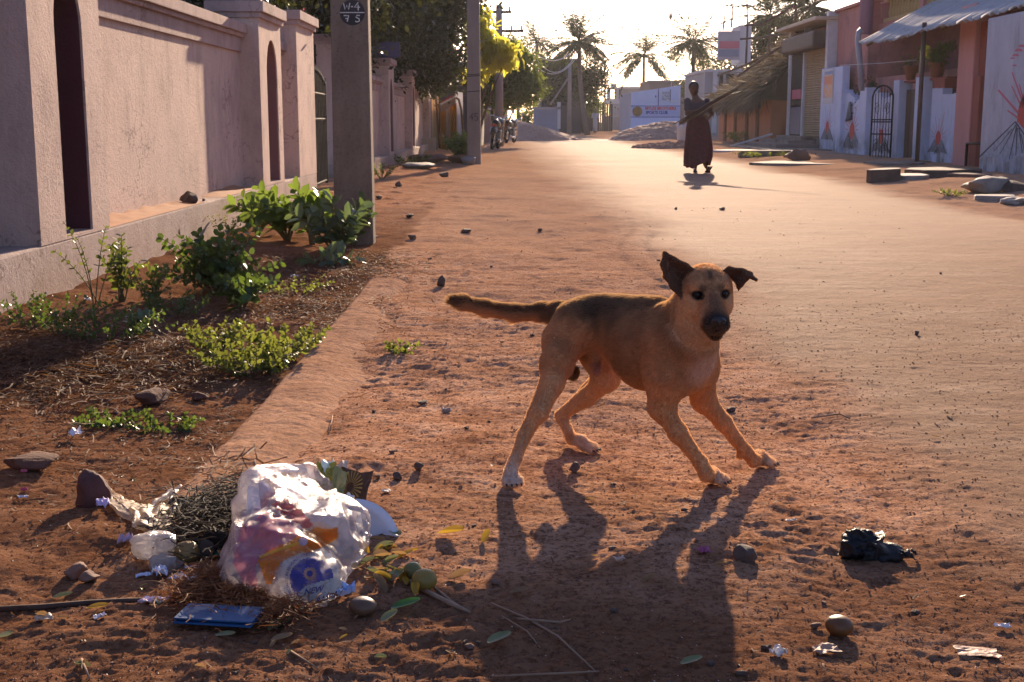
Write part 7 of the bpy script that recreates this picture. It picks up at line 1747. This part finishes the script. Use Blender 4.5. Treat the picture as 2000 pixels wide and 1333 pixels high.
# short fur
def make_fur(n):
    rs = np.random.RandomState(12)
    a = Vd[Fd[:, 0]]; b_ = Vd[Fd[:, 1]]; c_ = Vd[Fd[:, 2]]; d_ = Vd[Fd[:, 3]]
    ar = np.linalg.norm(np.cross(c_ - a, d_ - b_), axis=1); fi = rs.choice(len(Fd), n, p=ar / ar.sum())
    u = rs.rand(n, 1); v = rs.rand(n, 1); p = (a[fi] * (1 - u) + b_[fi] * u) * (1 - v) + (d_[fi] * (1 - u) + c_[fi] * u) * v
    N = Nd[Fd[fi, 0]]; L = (p - HO) @ HM
    head = (np.linalg.norm(p - H(0, -.02, -.02), axis=1) < .125) & (L[:, 1] > -.07)
    flow = np.tile(np.array([-.80, .35, -.35]), (n, 1))
    # legs: down; tail: towards the tip; head: back from the nose
    low = p[:, 2] < .27; flow[low] = [-.1, .05, -1]
    dist, t = seg(p, tb, V3(882, 584, 3.53)); tail = (dist < .05) & (p[:, 0] < tb[0]); flow[tail] = [-.9, .1, -.25]
    hd = (p - H(0, .12, -.05)); hd /= np.linalg.norm(hd, axis=1, keepdims=True); flow[head] = hd[head]
    ear = ((L[:, 2] > .035) & (np.abs(L[:, 0]) > .045)) | (L[:, 0] < -.062) | (L[:, 0] > .058)
    flow[ear & head] = [0, .2, 1]
    neck = (np.linalg.norm(p - neck1, axis=1) < .13) & ~head; flow[neck] = [-.35, .2, -.9]
    length = np.full(n, .0125); length[low] = .0075; length[tail] = .019; length[head] = .0058; length[neck] = .016
    length[tail & (N[:, 2] < 0)] = .026
    length *= rs.uniform(.6, 1.25, n)
    flow = flow + .22 * rs.randn(n, 3); flow -= (flow * N).sum(1, keepdims=True) * N; flow /= np.linalg.norm(flow, axis=1, keepdims=True) + 1e-9
    lift = .42
    d1 = flow * (1 - lift) + N * lift; d1 /= np.linalg.norm(d1, axis=1, keepdims=True)
    d2 = flow * .86 + N * .14; d2 /= np.linalg.norm(d2, axis=1, keepdims=True)
    p1 = p + d1 * length[:, None] * .5; p2 = p1 + d2 * length[:, None] * .5
    skip = (head & (np.linalg.norm(L - np.array([0, .10, -.045]), axis=1) < .022)) | (head & (np.minimum(np.linalg.norm(L - np.array([.0315, 0, .001]), axis=1), np.linalg.norm(L - np.array([-.0315, 0, .001]), axis=1)) < .0155))
    E = np.array(EARP); isear = np.zeros(n, bool); cand = np.where((L[:, 2] > -.02) & (np.linalg.norm(L, axis=1) < .2))[0]; dm2 = np.full(len(cand), 9.)
    for q in E: dm2 = np.minimum(dm2, ((p[cand] - q) ** 2).sum(1))
    isear[cand[dm2 < .013 ** 2]] = True; s5 = np.where(isear, .35, 1.0)[:, None]; p1 = p + (p1 - p) * s5; p2 = p + (p2 - p) * s5
    keep = ~skip; p, p1, p2, N = p[keep], p1[keep], p2[keep], N[keep]; m = len(p)
    hc = bpy.data.hair_curves.new('fur'); hc.add_curves([3] * m)
    pts = np.stack([p - N * .001, p1, p2], 1).reshape(-1, 3).astype(np.float32)
    hc.attributes['position'].data.foreach_set('vector', pts.ravel()) if 'position' in hc.attributes else None
    ra = hc.attributes.get('radius') or hc.attributes.new('radius', 'FLOAT', 'POINT')
    ra.data.foreach_set('value', np.tile(np.array([.00042, .00034, .00008], np.float32), m))
    cc = coat(p, N) * rs.uniform(.65, 1.4, (m, 1)); cc = np.concatenate([cc, np.ones((m, 1))], 1).astype(np.float32)
    at = hc.attributes.new('col', 'FLOAT_COLOR', 'CURVE'); at.data.foreach_set('color', cc.ravel())
    hc.materials.append(furmat('fur_hair', True)); o = bpy.data.objects.new('fur', hc); link(o, dog); return o
make_fur(150000)
# ---------------------------------------------------------------- the walking woman with sticks, the far man
def person_sdf(base, J, h, lo, hi):
    S = SDF(np.array(base) + lo, np.array(base) + hi, h, far=.09); B = np.array(base)
    q = lambda k: B + np.array(J[k])
    return S, q
WB = GG(1363, 338)
Wy = WB.y
def W(px, py, dy=0.0): return np.array(P(px, py, Wy + dy))
S = SDF((WB.x - .55, Wy - .55, -.02), (WB.x + .55, Wy + .5, 1.85), .0085, far=.08)
hd = W(1355, 173); ch = W(1360, 205)
S.ell(hd, (.080, .096, .112), k=.02); S.ell(hd + np.array([0, -.03, -.07]), (.045, .05, .045), k=.03)           # skull, jaw
S.ell(hd + np.array([0, -.098, -.012]), (.013, .016, .018), k=.012)                                              # nose
for s_ in (-1, 1): S.ell(hd + np.array([s_ * .075, .005, -.01]), (.012, .02, .03), k=.01); S.ell(hd + np.array([s_ * .03, -.088, .018]), (.014, .010, .009), k=.008, sub=True)
S.cap(hd + np.array([0, -.08, -.055]), hd + np.array([0, -.082, -.056]), .016, .016, .012)
S.cap(hd + np.array([0, .01, -.08]), W(1361, 196), .050, .058, .03)
S.ell(W(1362, 202), (.165, .085, .075), k=.06); S.ell(W(1362, 216), (.135, .095, .13), k=.06); S.cap(W(1362, 232), W(1363, 262), .115, .145, .06)
sL = W(1343, 198); sR = W(1381, 199)
eL = W(1341, 222, -.06); eR = W(1392, 222, -.04); hL = W(1378, 206, -.20); hR = W(1392, 207, -.16)
# her right arm (left in the picture) crosses to the bundle, the other hugs it from behind
eL = W(1342, 222, -.10); wL = W(1369, 215, -.24); eR = W(1389, 224, -.02); wR = W(1383, 232, -.20)
S.cap(sL, eL, .048, .038, .03); S.cap(eL, wL, .038, .025, .02); S.cap(sR, eR, .048, .038, .03); S.cap(eR, wR, .036, .025, .02)
def hand(w, d, up, side):
    d = np.array(d, float); d /= np.linalg.norm(d); up = np.array(up, float); up /= np.linalg.norm(up); r = np.cross(d, up)
    S.cap(w, w + d * .07, .024, .028, .01)
    for i, L_ in enumerate((.030, .036, .033, .026)):
        b0 = w + d * .085 + r * (.027 - .018 * i); S.cap(b0, b0 + d * L_ - up * .006, .0095, .0085, .003); S.cap(b0 + d * L_ - up * .006, b0 + d * (L_ * .9) - up * .035, .0085, .0075, .003)
    S.cap(w + d * .03 + r * side * .025, w + d * .065 + r * side * .045 - up * .01, .012, .010, .004)
hand(wL, (.9, -.1, .35), (-.3, -.4, .9), 1); hand(wR, (-.5, -.3, .5), (.5, -.5, .6), -1)
# legs and feet
fL = np.array([*GG(1358, 336)[:]]); fR = W(1376, 328, .25)
S.cap(W(1358, 268), W(1357, 300), .085, .062, .03); S.cap(W(1357, 300), np.array([fL[0], fL[1], .10]), .056, .034, .02)
S.cap(W(1370, 268), W(1371, 300, .05), .085, .062, .03); S.cap(W(1371, 300, .05), W(1377, 322, .22), .056, .034, .02)
f0 = np.array([fL[0], fL[1], fL[2] + .035]); S.cap(f0 + np.array([.0, .04, .02]), f0 + np.array([-.03, -.16, -.008]), .034, .026, .02)
for i in range(5): S.cap(f0 + np.array([-.055 + .018 * i, -.165, -.012]), f0 + np.array([-.060 + .018 * i, -.198 + .006 * i, -.018]), .012 - .001 * i, .009, .003)
f1 = W(1378, 328, .25); S.cap(f1 + np.array([0, .03, .04]), f1 + np.array([.05, -.12, -.06]), .034, .026, .02)
Vw, Fw = S.mesh(1); Nw = vnormals(Vw, Fw)
if ((Vw - Vw.mean(0)) * Nw).sum() < 0: Fw = Fw[:, ::-1]
M_SKIN = surf('brown_skin', (.10, .045, .028, 1), (.12, .06, .035, 1), 6, .5, .1, 80, .001)
wo = npmesh('person', Vw, Fw, M_SKIN, label='woman in a pale blouse and long dark maroon skirt walking with a bundle of sticks', cat='person')
# blouse
S = SDF((WB.x - .4, Wy - .35, .8), (WB.x + .4, Wy + .3, 1.6), .009, far=.08)
S.ell(W(1362, 204), (.178, .098, .070), k=.05); S.ell(W(1362, 216), (.148, .108, .13), k=.06); S.cap(W(1362, 232), W(1363, 250), .128, .14, .06)
S.cap(sL, sL + (eL - sL) * .62, .062, .056, .02); S.cap(sR, sR + (eR - sR) * .62, .062, .056, .02)
S.cap(W(1361, 198, -.04), W(1361, 186, -.04), .055, .065, .015, sub=True)
S.disp(lambda p: .008 * n3(p * np.array([14, 14, 30]), 2))
V, F = S.mesh(1); N = vnormals(V, F); F = F if ((V - V.mean(0)) * N).sum() > 0 else F[:, ::-1]
npmesh('blouse', V, F, surf('pale_blouse', (.085, .055, .07, 1), (.06, .04, .05, 1), 8, .9, .3, 60, .003), wo)
# sash and skirt with folds
def skirt():
    n = 96; rowsk = []; zt = W(1363, 236)[2]; 
    prof = [(226, 1348, 1380), (236, 1345, 1383), (250, 1342, 1386), (270, 1341, 1388), (290, 1339, 1390), (306, 1338, 1389), (318, 1338, 1385), (325, 1339, 1382)]
    for k in range(26):
        t = k / 25; py = 228 + t * 92; a = np.interp(py, [q[0] for q in prof], [q[1] for q in prof]); c_ = np.interp(py, [q[0] for q in prof], [q[2] for q in prof])
        A = W(a, py); B_ = W(c_, py); cx, hwid = (A[0] + B_[0]) / 2, (B_[0] - A[0]) / 2; dep = .168 + .08 * t
        for i in range(n):
            th = 2 * PI * i / n; fold = 1 + (.02 + .085 * t) * math.sin(th * 9 + 1.3 * math.sin(th * 2) + t) + .03 * t * math.sin(th * 23)
            z = A[2] - .035 * t ** 4 * math.sin(th * 3 + 1) - (.05 * t ** 6 if math.cos(th) < -.4 else 0)
            rowsk.append((cx + hwid * math.cos(th) * fold, Wy + .02 + dep * math.sin(th) * fold, z))
    F = [(k * n + i, k * n + (i + 1) % n, (k + 1) * n + (i + 1) % n, (k + 1) * n + i) for k in range(25) for i in range(n)]
    o = npmesh('skirt', rowsk, np.array(F), surf('maroon_cotton', (.11, .025, .032, 1), (.035, .012, .016, 1), 22, .9, .4, 90, .004), wo); m = o.modifiers.new('t', 'SOLIDIFY'); m.thickness = .008
skirt()
# hair
S = SDF(hd - .2, hd + .2, .008, far=.05)
S.ell(hd + np.array([0, .022, .025]), (.092, .098, .106), k=.01); S.ell(hd + np.array([.035, .08, -.045]), (.06, .06, .07), k=.03); S.ell(hd + np.array([0, -.085, -.045]), (.060, .065, .082), k=.01, sub=True)
S.disp(lambda p: .006 * n3(p * 40, 3)); V, F = S.mesh(1); N = vnormals(V, F); F = F if ((V - V.mean(0)) * N).sum() > 0 else F[:, ::-1]
npmesh('hair', V, F, surf('black_hair', (.012, .009, .008, 1), None, 30, .45, .4, 200, .002), wo)
b = MB(); b.obox(f0 + np.array([-.018, -.065, -.034]), (.085, .25, .014), Matrix.Rotation(-.12, 3, 'Z')); b.build('sandal', surf('sandal', (.04, .02, .015, 1), None, 9, .8, 0), wo, bevel=.005)
b = MB(); b.obox(f1 + np.array([.035, -.07, -.045]), (.085, .25, .014), Matrix.Rotation(.3, 3, 'Z') @ Matrix.Rotation(-.6, 3, 'X')); b.build('sandal', bpy.data.materials['sandal'], wo, bevel=.005)
# bundle of sticks
sb = empty('stick_bundle', tuple(P(1378, 212, Wy - .24)), label='slanting bundle of long dry sticks carried in the woman arms', cat='sticks')
rg = random.Random(6); bo_ = sb.location
A0 = P(1340, 234, Wy - .30); B0 = P(1420, 184, Wy - .16); dr_ = (B0 - A0).normalized()
for i in range(26):
    s0 = rg.uniform(-.16, .06); s1 = rg.uniform(.55, 1.0); off = Vector((0, rg.gauss(0, .022), rg.gauss(0, .030))); sp = rg.gauss(0, .045)
    p0 = A0 + dr_ * s0 + off * .8; p2 = A0 + dr_ * s1 + off * 1.3 + Vector((0, 0, sp * .6)); p1 = p0.lerp(p2, .5) + Vector((0, rg.gauss(0, .012), rg.gauss(0, .012)))
    b = MB(); r = rg.uniform(.005, .011); b.tube([p0 - bo_, p1 - bo_, p2 - bo_], [r, r, r * .5], 6); b.build('stick', M_DKT if i % 3 else M_DRYT, sb, smooth=True)
for (px0, py0, px1, py1, r) in ((1318, 242, 1400, 196, .011), (1325, 238, 1532, 118, .013), (1340, 234, 1480, 150, .010), (1345, 236, 1452, 160, .012), (1350, 228, 1470, 158, .010), (1330, 240, 1428, 190, .010), (1370, 226, 1428, 192, .009)):
    p0 = P(px0, py0, Wy - .34); p1 = P(px1, py1, Wy - .12); b = MB(); b.tube([p0 - bo_, p0.lerp(p1, .5) - bo_ + Vector((0, 0, .01)), p1 - bo_], [r * .6, r, r * .5], 6); b.build('stick', M_DKT, sb, smooth=True)
# --- far man, seen from behind
MBp = Vector((XX(1162.5, 93, .8), 93, gz(XX(1162, 93), 93)))
def Mq(x, y, z): return np.array([MBp.x + x, MBp.y + y, MBp.z + z])
S = SDF(Mq(-.5, -.45, -.02), Mq(.5, .45, 1.8), .014, far=.1)
S.ell(Mq(0, 0, 1.58), (.078, .095, .11), k=.02); S.ell(Mq(0, .08, 1.56), (.02, .03, .03), k=.02); S.cap(Mq(0, 0, 1.5), Mq(0, 0, 1.4), .055, .06, .03); S.ell(Mq(0, 0, 1.32), (.19, .10, .11), k=.06); S.cap(Mq(0, 0, 1.25), Mq(0, 0, .98), .14, .13, .06)
for s_, y_ in ((-1, -.04), (1, .06)):
    S.cap(Mq(s_ * .19, 0, 1.36), Mq(s_ * .25, y_, 1.08), .05, .04, .03); S.cap(Mq(s_ * .25, y_, 1.08), Mq(s_ * .25, y_ + .08, .86), .038, .026, .02)
    S.cap(Mq(s_ * .25, y_ + .08, .86), Mq(s_ * .245, y_ + .10, .79), .03, .026, .01)
    for i in range(4): S.cap(Mq(s_ * .245, y_ + .075 + .018 * i, .78), Mq(s_ * .24, y_ + .08 + .018 * i, .70 + .01 * (i % 2)), .010, .009, .004)
    S.cap(Mq(s_ * .235, y_ + .13, .82), Mq(s_ * .22, y_ + .155, .77), .011, .010, .005)
    S.cap(Mq(s_ * .085, 0, .92), Mq(s_ * .08, y_ * 1.5, .5), .09, .06, .03); S.cap(Mq(s_ * .08, y_ * 1.5, .5), Mq(s_ * .07, y_ * 3, .08), .055, .038, .02); S.cap(Mq(s_ * .07, y_ * 3 - .03, .04), Mq(s_ * .08, y_ * 3 + .15, .03), .035, .03, .02)
V, F = S.mesh(1); N = vnormals(V, F); F = F if ((V - V.mean(0)) * N).sum() > 0 else F[:, ::-1]
mn = npmesh('person', V, F, M_SKIN, label='distant man in white shirt and white wrap walking away down the road', cat='person')
def cloth_body(name, z0, z1, rx0, rx1, ry, mat, arms=False):
    n = 40; V = []; K = 12
    for k in range(K + 1):
        t = k / K
        for i in range(n):
            th = 2 * PI * i / n; f = 1 + .05 * math.sin(th * 7 + t * 3); V.append((MBp.x + (rx0 + (rx1 - rx0) * t) * math.cos(th) * f, MBp.y + ry * math.sin(th) * f, MBp.z + z0 + (z1 - z0) * t))
    F = [(k * n + i, k * n + (i + 1) % n, (k + 1) * n + (i + 1) % n, (k + 1) * n + i) for k in range(K) for i in range(n)]
    o = npmesh(name, V, np.array(F), mat, mn); o.modifiers.new('t', 'SOLIDIFY').thickness = .01; return o
M_WSH = surf('white_cotton', (.70, .68, .70, 1), (.62, .60, .62, 1), 8, .9, .3, 60, .003)
cloth_body('wrap', .12, 1.0, .155, .17, .16, M_WSH)
S = SDF(Mq(-.45, -.3, .7), Mq(.45, .3, 1.6), .014, far=.1); S.ell(Mq(0, 0, 1.32), (.205, .118, .12), k=.06); S.cap(Mq(0, 0, 1.25), Mq(0, 0, .85), .16, .165, .06)
for s_, y_ in ((-1, -.04), (1, .06)): S.cap(Mq(s_ * .19, 0, 1.36), Mq(s_ * .245, y_, 1.10), .065, .058, .03)
V, F = S.mesh(1); N = vnormals(V, F); F = F if ((V - V.mean(0)) * N).sum() > 0 else F[:, ::-1]; npmesh('shirt', V, F, M_WSH, mn)
S = SDF(Mq(-.15, -.2, 1.4), Mq(.15, .2, 1.75), .01, far=.05); S.ell(Mq(0, -.02, 1.61), (.085, .10, .10), k=.01); V, F = S.mesh(1); N = vnormals(V, F); F = F if ((V - V.mean(0)) * N).sum() > 0 else F[:, ::-1]; npmesh('hair', V, F, bpy.data.materials['black_hair'], mn)
# ---------------------------------------------------------------- light, sky, air, camera
wld = bpy.data.worlds.new('World'); scene.world = wld; wld.use_nodes = True
nt = wld.node_tree; bg = nt.nodes['Background']
sky = nt.nodes.new('ShaderNodeTexSky'); sky.sky_type = 'NISHITA'; sky.sun_disc = False
sky.sun_elevation = SUN_EL; sky.sun_rotation = SUN_AZ; sky.dust_density = 1.0; sky.air_density = 1.0; sky.ozone_density = 1.0
mx = nt.nodes.new('ShaderNodeMix'); mx.data_type = 'RGBA'; mx.blend_type = 'MULTIPLY'; mx.inputs[0].default_value = 1; mx.inputs[7].default_value = (.92, .93, 1.30, 1)
nt.links.new(sky.outputs[0], mx.inputs[6]); nt.links.new(mx.outputs[2], bg.inputs[0]); bg.inputs[1].default_value = .075
sun = bpy.data.lights.new('Sun', 'SUN'); sun.energy = 5.0; sun.angle = math.radians(.6); sun.color = (1.0, .76, .53)
so = bpy.data.objects.new('Sun', sun); COL.objects.link(so)
d = Vector((math.sin(SUN_AZ) * math.cos(SUN_EL), math.cos(SUN_AZ) * math.cos(SUN_EL), math.sin(SUN_EL)))
so.rotation_euler = d.to_track_quat('Z', 'Y').to_euler(); so.location = d * 60
HAZE = .00017
if HAZE:
    hb = MB(); hb.box(-260, 260, -60, 640, -1.3, 26)
    t = NT('air'); t.n.remove(t.bsdf)
    v = t.new('ShaderNodeVolumePrincipled'); v.inputs['Density'].default_value = HAZE; v.inputs['Color'].default_value = (.90, .92, 1.0, 1); v.inputs['Anisotropy'].default_value = .55
    t.l.new(v.outputs[0], t.out.inputs['Volume'])
    hb.build('haze', t.mat, None, label='thin dusty morning air over the whole street', kind='stuff')
cam = bpy.data.cameras.new('Camera'); co = bpy.data.objects.new('Camera', cam); COL.objects.link(co); scene.camera = co
cam.sensor_width = 36; cam.lens = FPX / 2000 * 36; cam.clip_start = .05; cam.clip_end = 3000
co.location = (0, 0, HC); co.rotation_euler = (PI / 2 - TH, 0, 0)
cam.dof.use_dof = True; cam.dof.focus_distance = 3.1; cam.dof.aperture_fstop = 26
scene.view_settings.view_transform = 'Standard'; scene.view_settings.look = 'None'; scene.view_settings.gamma = 1; scene.view_settings.use_curve_mapping = False
scene.view_settings.exposure = 1.28
scene.cycles.use_denoising = True; scene.cycles.max_bounces = 8; scene.cycles.transparent_max_bounces = 16
scene.cycles.volume_bounces = 0; scene.cycles.sample_clamp_indirect = 6
